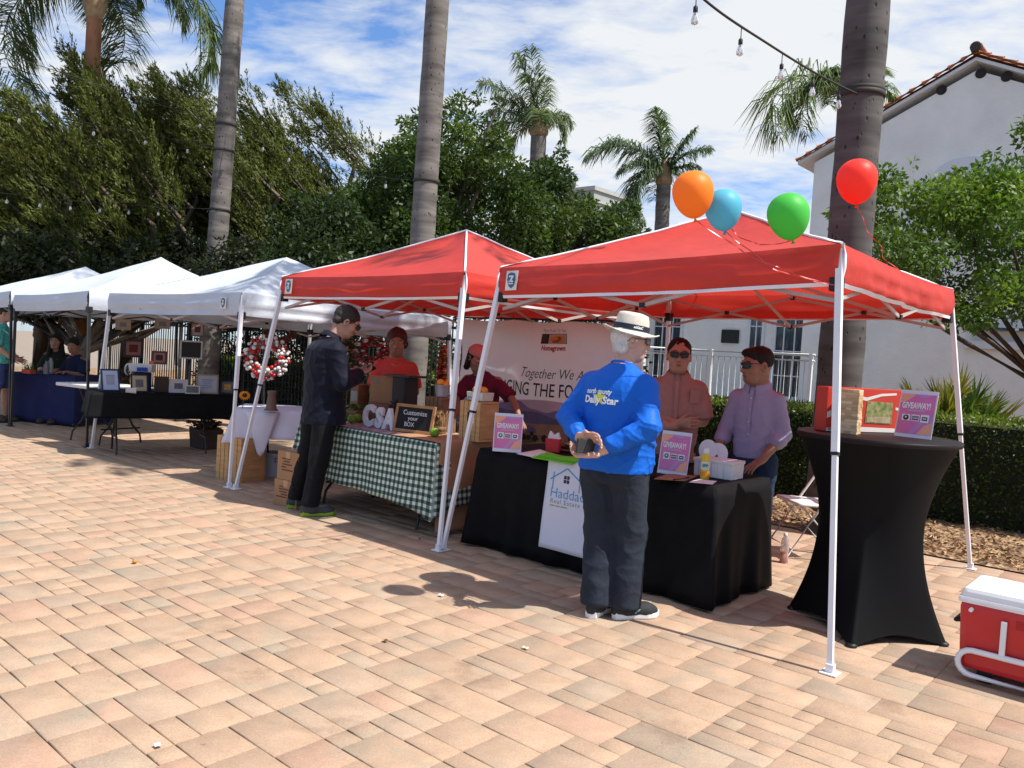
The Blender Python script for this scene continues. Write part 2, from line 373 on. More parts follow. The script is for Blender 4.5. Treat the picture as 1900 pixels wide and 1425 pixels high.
def canopy(label, feet, eave, apex, fabric, steel, val=0.21, trim=True, patch=None, group='canopies standing in a row', seed=1, joint=0.5, legw=0.034, ripple=.010, hr=.8, skip_leg=(), crumple=False, vis_truss=(0, 1, 2, 3)):
    """feet and eave: four corners (front left, near, right back, left back); eave is the lower edge of the valance"""
    c0 = sum(np.array(f) for f in feet) / 4; root = thing('canopy_tent', label, 'canopy tent', (c0[0], c0[1], 0), 0, group)
    E_ = [np.array(e, float) for e in eave]; apex = np.array(apex, float); top = [e + A3(0, 0, val) for e in E_]
    cen = sum(E_) / 4
    rs = random.Random(seed); ph = [rs.uniform(0, 6) for _ in range(12)]
    roof = MB(); sk = MB(); tr = MB()
    for i in range(4):
        a, b = top[i], top[(i + 1) % 4]; ea, eb = E_[i], E_[(i + 1) % 4]; nrm = unit((a + b) / 2 - apex * A3(1, 1, 0) - A3(0, 0, ((a + b) / 2)[2])); nrm[2] = 0; nrm = unit(nrm)
        def panel(s, t):
            p = (a + (b - a) * s) * (1 - t) + apex * t
            sag = -0.10 * (4 * s * (1 - s)) * t * (1 - t) * 2 - 0.075 * (t * (1 - t)) - 0.018 * sin(pi * s) * (1 - t) ** 3
            w = (0.013 * fbm((p[0] * 2.6 + seed, p[1] * 2.6, p[2] * 2), 3) + .005 * (1 - abs(sin(9 * s + 3.5 * t + ph[i] + 1.5 * sin(5 * t)))) ** 3) * min(1, t * 6) + 0.004 * sin(26 * s + 7 * t + ph[i]) * (1 - t) * t * 3 * s
            return p + A3(0, 0, sag + w)
        def skirt(s, t):                               # t 0 = roof edge, 1 = lower hem
            p = (a + (b - a) * s) * (1 - t) + (ea + (eb - ea) * s) * t
            k = sin(pi * s) ** .5 * (0.25 + t)
            rp = ripple * (1.2 * sin(9 * s + ph[i]) + .7 * sin(17 * s + ph[i + 4] + 2 * t) + hr * sin(13 * t + ph[i + 6] + 3 * s + .6 * sin(7 * s)) + 1.3 * fbm((p[0] * 4, p[1] * 4, t * 3 + seed), 2))
            rp += ripple * 1.6 * (exp(-s / .10) + exp(-(1 - s) / .10)) * sin(16 * t + 24 * min(s, 1 - s) + ph[i + 2]) * sin(pi * min(1, s * 8)) * .6
            if crumple and i == 1: rp += .016 * fbm((p[0] * 7, p[1] * 7, p[2] * 7 + seed), 3)
            return p + nrm * (rp * k + 0.018 * sin(pi * t) + 0.006) - A3(0, 0, 0.018 * sin(pi * s) * (1 - .35 * t))
        roof.grid(panel, 22, 14)
        sk.grid(skirt, 40, 8)
        if trim:
            tr.grid(lambda s, t: skirt(s, 1 + (t - .5) * .10) + nrm * 0.004, 40, 1)
            tr.tube([skirt(0, t) + nrm * .002 for t in (0, .3, .6, 1.0)], 0.009, 6)
            tr.tube([panel(0, t) + A3(0, 0, .004) for t in np.linspace(0, 1, 10)], 0.010, 6)
    roof.build('canopy_roof', fabric, root); sk.build('valance', fabric, root)
    if trim: tr.build('edge_trim', TRIM, root)
    if patch:
        for (k, s, sz) in patch:
            a, b = top[k], top[(k + 1) % 4]; ex = unit(b - a); e2 = E_[k] + (E_[(k + 1) % 4] - E_[k]) * s
            n = np.cross(ex, A3(0, 0, 1)); n = n if np.dot(n, e2 - cen) > 0 else -n
            pm = MB(); shield_mark(pm, e2 + A3(0, 0, val * .52) + n * 0.036, ex, A3(0, 0, 1), sz)
            pm.build('logo_patch', PATCH, root)
    # legs
    for i in range(4):
        if i in skip_leg: continue
        f = np.array(feet[i], float); e = E_[i] + (cen - E_[i]) * 0.008; e[2] = top[i][2] - .03
        d = e - f; hx = unit(cen - e)
        leg = MB(); j = f + d * joint
        leg.bar(f + A3(0, 0, .012), j + d * .02, legw * .78, hint=UU); leg.build('leg', steel, root)
        lm = KIDS[root.name][-1]
        up = MB(); up.bar(j, e, legw, hint=UU); up.bar(j - d * .004, j + d * .004, legw * 1.12, hint=UU, m=1); up.build('upper_tube', [steel, PLASTIC_B], lm)
        ft = MB(); ft.box(f + A3(0, 0, .006), (.085, .085, .008), (UU, VV, A3(0, 0, 1)), bev=.003)
        ft.box(f + A3(0, 0, .03), (legw * 1.1, legw * 1.1, .04), (UU, VV, A3(0, 0, 1))); ft.build('foot_plate', steel, lm)
        br = MB(); br.box(E_[i] + (cen - E_[i]) * .012 + A3(0, 0, .0), (legw * 1.9, legw * 1.9, .075), (UU, VV, A3(0, 0, 1)), bev=.006); br.build('corner_bracket', PLASTIC_B, root)
    # scissor frame under the roof
    for i in vis_truss:
        a, b = E_[i] + (cen - E_[i]) * .02, E_[(i + 1) % 4] + (cen - E_[(i + 1) % 4]) * .02
        a = a * A3(1, 1, 0) + A3(0, 0, top[i][2]); b = b * A3(1, 1, 0) + A3(0, 0, top[(i + 1) % 4][2])
        hi, lo = A3(0, 0, -.05), A3(0, 0, -.30); mid = (a + b) / 2; tm = MB()
        for p, q in ((a + hi, mid + lo), (a + lo, mid + hi), (mid + hi, b + lo), (mid + lo, b + hi)): tm.bar(p, q, .011, .022, hint=(0, 0, 1))
        for t in (.25, .5, .75):
            p = a + (b - a) * t; tm.box(p + (A3(0, 0, -.175) if t != .5 else lo), (.035, .035, .03), (UU, VV, A3(0, 0, 1)), 1)
            if t == .5: tm.box(p + hi, (.035, .035, .03), (UU, VV, A3(0, 0, 1)), 1)
        hub = apex - A3(0, 0, .22); tm.bar(mid + hi, hub, .012, .022); tm.bar(mid + lo, hub - A3(0, 0, .2), .012, .022)
        tm.build('truss', [steel if steel is STEEL_B else mat('truss_steel', (.42, .36, .34), .45, .05), PLASTIC_B], root)
    pm = MB(); pm.tube([apex - A3(0, 0, .46), apex - A3(0, 0, .03)], .02, 8); pm.build('centre_pole', PLASTIC_B, root)
    return root

def square(p0, p1, s=None):                            # completes two front corners to a square going back
    p0, p1 = np.array(p0, float), np.array(p1, float); d = p1 - p0; n = A3(-d[1], d[0], 0)
    return [p0, p1, p1 + n * (s or 1), p0 + n * (s or 1)]
HE = 1.925
# nearer red canopy
fB = [gp(822, 1021), gp(1540, 1250), gp(1800, 1056)]; fB.append(fB[0] + fB[2] - fB[1])
eB = [gp(926, 549, HE), None, None]
eB = [dp(926, 551, 6.03), dp(1556, 527, 4.37), dp(1763, 590, 6.25)]
bk = eB[0] + eB[2] - eB[1]; eB.append(A3(bk[0], bk[1], HE))
cB = sum(eB) / 4
canopy('red canopy with white trim nearest the cooler, balloons tied to it', fB, eB, A3(cB[0], cB[1], 2.66), RED, STEEL_W, .215, patch=[(0, .060, .115)], seed=2, crumple=True, group=None)
fA = [gp(437, 908), gp(814, 1022)]; fA = square(*fA)
eA = [dp(523, 552, 7.95), dp(860, 552, 6.32)]; n_ = eA[1] - eA[0]; eA += [eA[1] + A3(-n_[1], n_[0], 0), eA[0] + A3(-n_[1], n_[0], 0)]
cA = sum(eA) / 4
canopy('red canopy with white trim between the white canopies and the balloon canopy', fA, eA, A3(cA[0], cA[1], 2.66), RED, STEEL_W, .20, patch=[(0, .065, .115)], seed=5, group=None)
# white canopies
fC = [gp(170, 832), gp(425, 905)]; fC = square(fC[0], fC[1], .98)
eC = [dp(203, 580, 9.75), dp(447, 585, 8.3), dp(834, 626, 9.95)]; eC.append(eC[0] + eC[2] - eC[1]); fC[2] = A3(eC[2][0] + .10, eC[2][1] + .1, 0)
cC = sum(eC) / 4
canopy('white canopy on white legs over the wreath and framed pictures', fC, eC, A3(*(dp(531, 478, 9.9))), WHITE_F, STEEL_W, .235, trim=False, patch=[(0, .90, .10)], seed=8, ripple=.012, hr=1.6, group=None)
pD, pD0 = gp(161, 830), gp(20, 791)
fD = square(pD0, pD); eD = [dp(27, 577, pD0[1]), dp(164, 574, pD[1])]; nD = pD - pD0; eD += [eD[1] + A3(-nD[1], nD[0], 0), eD[0] + A3(-nD[1], nD[0], 0)]
canopy('white canopy on black legs, the one beside the white-legged canopy', fD, eD, A3(*dp(299, 478, 11.9)), WHITE_F, STEEL_B, .23, trim=False, seed=11, ripple=.005, group=None)
oE = (pD0 - pD) * 1.02
canopy('white canopy at the far end of the row, cut by the picture edge', [f + oE for f in fD], [e + oE + A3(0, 0, .0) for e in eD], A3(*dp(159, 495, 13.6)), WHITE_F, STEEL_B, .23, trim=False, seed=14, ripple=.005, group=None)
# ================================================================= people: one continuous body, clothing laid over it
class Field:
    """distance field on a grid; smooth unions of limbs; turned into one closed surface"""
    def __init__(self, lo, hi, h):
        self.lo = np.array(lo, float); self.h = h; n = np.ceil((np.array(hi, float) - self.lo) / h).astype(int) + 1
        self.n = n; self.d = np.full(n, 0.12, np.float32)
        self.ax = [(self.lo[i] + h * np.arange(n[i])).astype(np.float32) for i in range(3)]
    def sub(self, lo, hi):
        s = []
        for i in range(3):
            a = max(0, int((lo[i] - self.lo[i]) / self.h)); b = min(self.n[i], int((hi[i] - self.lo[i]) / self.h) + 2)
            s.append(slice(a, max(a, b)))
        g = np.meshgrid(self.ax[0][s[0]], self.ax[1][s[1]], self.ax[2][s[2]], indexing='ij', sparse=True)
        return tuple(s), g
    def put(self, s, d, k):
        o = self.d[s]
        if d.size == 0: return
        if k <= 0: self.d[s] = np.minimum(o, d)
        else:
            h = np.clip(k - np.abs(o - d), 0, None) / k; self.d[s] = np.minimum(o, d) - h * h * k * 0.25
    def cap(self, a, b, ra, rb, k=.02, flat=None, fs=1.0, off=0.0, ends=False, mode='add'):
        """tapered limb from a to b; flat = axis along which it is squashed by fs"""
        a = np.array(a, float); b = np.array(b, float); m = max(ra, rb) + abs(k) + .03
        s, (X, Y, Z) = self.sub(np.minimum(a, b) - m, np.maximum(a, b) + m)
        ab = b - a; L2 = max(np.dot(ab, ab), 1e-9)
        px, py, pz = X - a[0], Y - a[1], Z - a[2]
        t0 = (px * ab[0] + py * ab[1] + pz * ab[2]) / L2; t = np.clip(t0, 0, 1)
        qx, qy, qz = px - t * ab[0], py - t * ab[1], pz - t * ab[2]
        q2 = qx * qx + qy * qy + qz * qz
        if flat is not None:
            f = unit(flat); dn = qx * f[0] + qy * f[1] + qz * f[2]; q2 = q2 + dn * dn * (1 / fs ** 2 - 1)
        d = np.sqrt(np.maximum(q2, 0)) - (ra + (rb - ra) * t)
        if flat is not None: d = d * (fs * .5 + .5)
        if ends: d = np.maximum(d, (np.abs(t0 - .5) - .5) * sqrt(L2))
        if mode == 'cut': self.d[s] = np.maximum(self.d[s], -d)
        else: self.put(s, d.astype(np.float32), k)
        return self
    def ell(self, c, r, R=None, k=.02, mode='add'):
        c = np.array(c, float); r = np.array(r, float); m = r.max() + abs(k) + .03
        s, (X, Y, Z) = self.sub(c - m, c + m); R = np.eye(3) if R is None else R
        px, py, pz = X - c[0], Y - c[1], Z - c[2]
        a = [(px * R[i][0] + py * R[i][1] + pz * R[i][2]) for i in range(3)]
        k0 = np.sqrt(sum((a[i] / r[i]) ** 2 for i in range(3))); k1 = np.sqrt(sum((a[i] / r[i] ** 2) ** 2 for i in range(3))) + 1e-6
        d = k0 * (k0 - 1) / k1
        if mode == 'cut': self.d[s] = np.maximum(self.d[s], -d.astype(np.float32))
        else: self.put(s, d.astype(np.float32), k)
        return self
    def loft(self, lev, k=.02, pw=2.3):
        """lev: list of (z, cx, cy, rx, ry) from low to high, flat ends"""
        lev = np.array(sorted(lev), float); z0, z1 = lev[0, 0], lev[-1, 0]; m = lev[:, 3:5].max() + .05 + k
        cxm, cym = lev[:, 1], lev[:, 2]
        s, (X, Y, Z) = self.sub((cxm.min() - m, cym.min() - m, z0 - .06), (cxm.max() + m, cym.max() + m, z1 + .06))
        zz = Z.ravel(); I = lambda c: _smooth_interp(zz, lev[:, 0], lev[:, c]).reshape(Z.shape).astype(np.float32)
        cx, cy, rx, ry = I(1), I(2), I(3), I(4)
        e = (np.abs((X - cx) / rx) ** pw + np.abs((Y - cy) / ry) ** pw) ** (1 / pw)
        d = (e - 1) * np.minimum(rx, ry); d = np.maximum(d, np.maximum(z0 - Z, Z - z1))
        self.put(s, d.astype(np.float32), k); return self
    def cut_half(self, p, n):                                  # removes what lies on the side n points to
        X, Y, Z = np.meshgrid(*self.ax, indexing='ij', sparse=True); n = unit(n)
        self.d = np.maximum(self.d, ((X - p[0]) * n[0] + (Y - p[1]) * n[1] + (Z - p[2]) * n[2]).astype(np.float32)); return self
    def fold(self, amp, waves, lo=None, hi=None, sharp=2.0):
        """cloth folds: waves = list of (direction, wavelength, phase, weight)"""
        s, (X, Y, Z) = self.sub(lo if lo is not None else self.lo, hi if hi is not None else self.lo + self.h * self.n)
        w = 0
        for (d, wl, ph, wt) in waves:
            d = unit(d); u = (X * d[0] + Y * d[1] + Z * d[2]) * (2 * pi / wl)
            warp = 1.3 * np.sin(X * 11 + ph * 1.7 + Z * 7) + 1.1 * np.sin(Z * 13 - Y * 9 + ph * 2.9) + .7 * np.sin(Y * 17 + X * 19 + ph)
            w = w + wt * (1 - np.abs(np.sin(u * .5 + ph + warp))) ** sharp
        if lo is not None:
            f = 1
            for A, l, h in ((X, lo[0], hi[0]), (Y, lo[1], hi[1]), (Z, lo[2], hi[2])):
                f = f * np.clip(np.minimum(A - l, h - A) / .06, 0, 1)
            w = w * f
        self.d[s] = self.d[s] - amp * w; return self
    def mesh(self):
        g = openvdb.FloatGrid(); a = np.ascontiguousarray(np.pad(self.d, 1, constant_values=.1)); g.copyFromArray(a, tolerance=0.0)
        P, Q = g.convertToQuads(isovalue=0.0)
        return (P - 1.0) * self.h + self.lo, np.asarray(Q)[:, ::-1].astype(np.int32)
def _smooth_interp(x, xs, ys):                                 # monotone cubic through the levels
    i = np.clip(np.searchsorted(xs, x) - 1, 0, len(xs) - 2); h = xs[i + 1] - xs[i]; t = np.clip((x - xs[i]) / h, 0, 1)
    sl = np.diff(ys) / np.diff(xs); m = np.concatenate([[sl[0]], (sl[1:] + sl[:-1]) / 2, [sl[-1]]])
    t2, t3 = t * t, t ** 3
    return (2 * t3 - 3 * t2 + 1) * ys[i] + (t3 - 2 * t2 + t) * h * m[i] + (-2 * t3 + 3 * t2) * ys[i + 1] + (t3 - t2) * h * m[i + 1]
def laplace(P, Q, it=2, lam=.5):
    E = np.concatenate([Q[:, [0, 1]], Q[:, [1, 2]], Q[:, [2, 3]], Q[:, [3, 0]]]); n = len(P)
    for _ in range(it):
        acc = np.zeros((n, 3)); cnt = np.zeros(n)
        np.add.at(acc, E[:, 0], P[E[:, 1]]); np.add.at(acc, E[:, 1], P[E[:, 0]]); np.add.at(cnt, E[:, 0], 1); np.add.at(cnt, E[:, 1], 1)
        P = P + lam * (acc / cnt[:, None] - P)
    return P
def keep_biggest(P, Q):
    """drops stray crumbs so that the surface is one piece"""
    par = np.arange(len(P))
    for _ in range(800):
        m = par[Q].min(1); old = par.copy(); np.minimum.at(par, Q.ravel(), np.repeat(m, 4)); par = par[par]; par = par[par]
        if (par == old).all(): break
    l = par[Q[:, 0]]; v, c = np.unique(l, return_counts=True); keep = l == v[c.argmax()]
    Q = Q[keep]; used = np.unique(Q); mp = np.zeros(len(P), int); mp[used] = np.arange(len(used)); return P[used], mp[Q].astype(np.int32)
def field_obj(name, F, m, parent, smooth_it=2, one=True, label=None):
    P, Q = F.mesh()
    if one: P, Q = keep_biggest(P, Q)
    P = laplace(P, Q, smooth_it)
    return link_mesh(name, P, Q, m, parent, True, label=label)

def skin_mat(name, col, r=.5): return mat(name, col, r, .10, 14, bump=.12, bscale=90, sss=.12, spec=.4)
def cloth_mat(name, col, rough=.8, sheen=.15, var=.06, **k): return mat(name, col, rough, var, 7, bump=.55, bscale=24, sheen=sheen * .15, spec=.12, bdist=.012, bdetail=5, **k)

def rot_z(a): c, s = cos(a), sin(a); return np.array([[c, -s, 0], [s, c, 0], [0, 0, 1.0]])
def rot_x(a): c, s = cos(a), sin(a); return np.array([[1.0, 0, 0], [0, c, -s], [0, s, c]])
def rot_y(a): c, s = cos(a), sin(a); return np.array([[c, 0, s], [0, 1.0, 0], [-s, 0, c]])

def hand(F, w, d, pn, side, curl=.5, sc=.94, spread=.12):
    """palm + four fingers + thumb; w wrist, d finger direction, pn palm facing direction, side +1: thumb along cross(pn,d)"""
    d = unit(d); pn = unit(np.array(pn, float) - np.dot(pn, d) * d); s = np.cross(pn, d) * side
    w = np.array(w, float)
    F.cap(w - d * .03 * sc, w + d * .03 * sc, .024 * sc, .026 * sc, .02, pn, .72)
    for o in (-.5, 0, .5): F.cap(w + d * .02 * sc + s * o * .03 * sc, w + d * .075 * sc + s * o * .052 * sc, .019 * sc, .018 * sc, .014, pn, .62)
    for i, (o, L) in enumerate(((-.036, .062), (-.012, .078), (.012, .084), (.036, .074))):
        b = w + d * .085 * sc + s * o * sc; dir_ = unit(d + s * spread * o * 18)
        ang = curl * (1.0 + .12 * (1.5 - i)); p = b; dd = dir_
        for j, f in enumerate((.45, .32, .23)):
            a = ang * (0.75 if j == 0 else 1.0); dd = unit(dd * cos(a) + pn * sin(a)); q = p + dd * L * f * sc * 1.12
            F.cap(p, q, (.0096 - j * .0008) * sc, (.0090 - j * .0010) * sc, .004); p = q
    tb = w + d * .022 * sc + s * .030 * sc; td = unit(d * .62 + s * .62 + pn * .42)
    m = tb + td * .045 * sc; F.cap(tb, m, .0145 * sc, .0115 * sc, .012); td = unit(td * .8 + d * .45 + pn * .25); F.cap(m, m + td * .036 * sc, .0112 * sc, .0090 * sc, .005)

def head_frame(J): return np.array(J['head'], float), rot_z(J.get('hyaw', 0)) @ rot_x(J.get('hpitch', 0)) @ rot_y(J.get('hroll', 0))
def head(F, J, sc=1.0, fat=1.0):
    c, R = head_frame(J); q = lambda x, y, z: c + R @ (np.array([x, y, z]) * sc); T = R.T; r3 = lambda x, y, z: np.array([x, y, z]) * sc
    F.ell(q(0, -.018, .035), r3(.076, .096, .088), T, .02)
    F.ell(q(0, .022, -.020), r3(.064 * fat, .074, .098), T, .03)
    F.cap(q(-.025, .052, -.088), q(.025, .052, -.088), .030 * sc, .030 * sc, .035)
    F.cap(q(0, .088, .012), q(0, .108, -.026), .0085 * sc, .0145 * sc, .012)
    for s in (-1, 1):
        F.cap(q(.010 * s, .102, -.030), q(.016 * s, .092, -.030), .009 * sc, .008 * sc, .008)
        F.cap(q(.014 * s, .083, .026), q(.050 * s, .068, .024), .013 * sc, .011 * sc, .016)
        F.ell(q(.045 * s * fat, .058, -.030), r3(.024, .022, .024), T, .022)
        F.ell(q(.079 * s, -.008, -.008), r3(.010, .023, .034), T, .007)
        F.ell(q(.083 * s, -.004, -.006), r3(.008, .010, .016), T, 0, 'cut')
        F.ell(q(.030 * s, .094, .006), r3(.015, .012, .009), T, 0, 'cut')
    F.cap(q(-.018, .086, -.060), q(.018, .086, -.060), .0085 * sc, .0085 * sc, .010)
    F.cap(q(-.026, .098, -.0585), q(.026, .098, -.0585), .0028, .0028, 0, mode='cut')
    n = np.array(J['neck'], float); F.cap(n - A3(0, .005, .05), q(0, -.028, -.06), .060 * sc, .054 * sc, .03)
    return q, R
def eyes_and_lips(J, parent, skin, sc=None, lip=(.30, .10, .085), eyes=True, brow=(.03, .02, .015)):
    sc = J.get('hs', 1.0); c, R = head_frame(J); q = lambda x, y, z: c + R @ (np.array([x, y, z]) * sc)
    m = MB()
    m.tube([q(-.022, .0905, -.0605), q(-.01, .0975, -.0575), q(0, .0985, -.0595), q(.01, .0975, -.0575), q(.022, .0905, -.0605)], [.001, .0045, .004, .0045, .001], 6)
    m.tube([q(-.020, .0905, -.0635), q(0, .0985, -.0665), q(.020, .0905, -.0635)], [.001, .0055, .001], 6)
    m.build('lips', mat('lip_%d' % int(lip[0] * 100), lip, .5, 0), parent, False)
    for s in (-1, 1):
        b = MB(); b.tube([q(.012 * s, .0945, .031), q(.032 * s, .089, .036), q(.052 * s, .076, .031)], [.003, .0042, .002], 6); b.build('eyebrow', mat('brow_%d' % int(brow[0] * 1000), brow, .9, 0), parent, False)
        if eyes:
            e = MB(); e.ball(q(.030 * s, .0845, .006), .0125 * sc, 12); e.ball(q(.030 * s, .0935, .006), .0056 * sc, 8, 1); e.build('eye', [mat('eye_white', (.28, .25, .23), .3, 0), mat('eye_dark', (.02, .012, .008), .2, 0)], parent, False)
def glasses(J, parent, sc=None, lens=(.01, .01, .012), name='sunglasses', w=.058, h=.036, frame=(.012, .010, .010), y=.112):
    sc = J.get('hs', 1.0); c, R = head_frame(J); q = lambda x, yy, z: c + R @ (np.array([x, yy, z]) * sc); m = MB()
    for s in (-1, 1):
        out = [(x * w / 2 * .96, z * h / 2) for x, z in ((-1, .72), (-.8, 1), (.85, 1), (1, .7), (.92, -.45), (.5, -1), (-.45, -1), (-.9, -.5))]
        f = lambda x, z, d=0: q((.033 + x) * s, y - abs(.033 + x) ** 2 * 9 + d, .008 + z)
        pts = [f(x, z) for x, z in out]; m.prism(pts if s > 0 else pts[::-1], R @ A3(0, -.002, 0), 1)
        m.tube([f(x, z, .001) for x, z in out], .0030, 6, 0, closed=True)
        m.tube([f(w / 2 * .98, h * .3), q(.078 * s, .02, .016), q(.081 * s, -.022, .010), q(.080 * s, -.036, -.008)], .0030, 6)
    m.tube([q(-.008, y, .014), q(0, y + .003, .017), q(.008, y, .014)], .0028, 6)
    m.build(name, [mat('spectacle_frame_%d' % int(frame[0] * 1000), frame, .3, 0), mat('lens_%d' % int(lens[0] * 1000), lens, .18, 0, spec=.35)], parent, False)
def bump_noise(P, amp, f, seed=0): return np.array([amp * fbm((p[0] * f + seed, p[1] * f, p[2] * f), 3) for p in P])
def hair(J, parent, m, prims, h=.006, amp=.004, freq=40, cut=None, name='hair'):
    c, R = head_frame(J); hs = J.get('hs', 1.0); q = lambda x, y, z: c + R @ np.array([x, y, z]) * hs; F = Field(c - .25, c + .25, h)
    for p in prims:
        if p[0] == 'e': F.ell(q(*p[1]), np.array(p[2]) * hs, R.T, p[3] if len(p) > 3 else .02)
        elif p[0] == 'c': F.cap(q(*p[1]), q(*p[2]), p[3] * hs, p[4] * hs, .02)
        elif p[0] == 'x': F.ell(q(*p[1]), np.array(p[2]) * hs, R.T, 0, 'cut')
        elif p[0] == 'h': F.cut_half(q(*p[1]), R @ np.array(p[2], float))
    P, Q = F.mesh(); P, Q = keep_biggest(P, Q); P = laplace(P, Q, 1); n = unit_rows(P - c)
    P = P + n * bump_noise(P, amp, freq)[:, None]
    return link_mesh(name, P, Q, m, parent, True)
def unit_rows(a): return a / (np.linalg.norm(a, axis=1, keepdims=True) + 1e-9)
def shoe(parent, ankle, toe_dir, upper, sole, L=.285, lace=None, stripe=None, hh=.085):
    d = unit(A3(toe_dir[0], toe_dir[1], 0)); s = np.cross(d, A3(0, 0, 1)); a = A3(ankle[0], ankle[1], 0); heel = a - d * .075
    F = Field(heel - .16, heel + d * L + .16, .006); F = Field(np.minimum(heel, heel + d * L) - A3(.09, .09, .02), np.maximum(heel, heel + d * L) + A3(.09, .09, .16), .006)
    p = lambda t, z, o=0: heel + d * t * L + s * o + A3(0, 0, z)
    F.cap(p(.10, .048), p(.24, .052), .038, .040, .02); F.cap(p(.2, .075), p(.34, .062), .034, .036, .03); F.cap(p(.3, .052), p(.72, .040), .042, .044, .03); F.cap(p(.70, .040), p(.86, .034), .046, .036, .03)
    F.cap(p(.12, .09), p(.26, .085), .034, .036, .02); F.cut_half(A3(0, 0, hh + .02), (0, 0, 1)); F.cut_half(A3(0, 0, .022), (0, 0, -1))
    field_obj('shoe', F, upper, parent, 1); so = KIDS[parent.name][-1]
    m = MB(); out = [(-.01, 0), (.03, .032), (.2, .036), (.45, .034), (.7, .049), (.88, .042), (1.0, .012), (1.0, -.012), (.88, -.040), (.7, -.047), (.45, -.034), (.2, -.036), (.03, -.032)]
    V = [];
    for z, g in ((.002, .96), (.008, 1.02), (.030, 1.05), (.034, 1.0)): V += [p(t, z + (.008 if t > .9 else 0) + (.006 if t < .1 and z > .01 else 0), o * g) for t, o in out]
    k = len(out); Fc = [(r * k + i, r * k + (i + 1) % k, (r + 1) * k + (i + 1) % k, (r + 1) * k + i) for r in range(3) for i in range(k)]
    m.add(V, Fc + [tuple(range(k - 1, -1, -1)), tuple(range(3 * k, 4 * k))], False); m.build('sole', sole, so, False)
    if lace:
        m = MB()
        for i, t in enumerate((.36, .43, .50, .57)): m.tube([p(t, .088 - i * .008, -.022), p(t + .02, .100 - i * .009, 0), p(t, .088 - i * .008, .022)], .0045, 5)
        m.tube([p(.36, .1, 0), p(.33, .112, .03), p(.38, .10, .045)], .004, 5); m.tube([p(.36, .1, 0), p(.40, .112, -.03), p(.45, .095, -.04)], .004, 5)
        m.build('shoelace', lace, so, False)
    if stripe:
        for g in (1, -1):
            m = MB(); m.tube([p(.30, .05, .041 * g), p(.42, .066, .038 * g), p(.52, .060, .037 * g), p(.40, .040, .046 * g)], .006, 6); m.build('stripe', stripe, so, False)
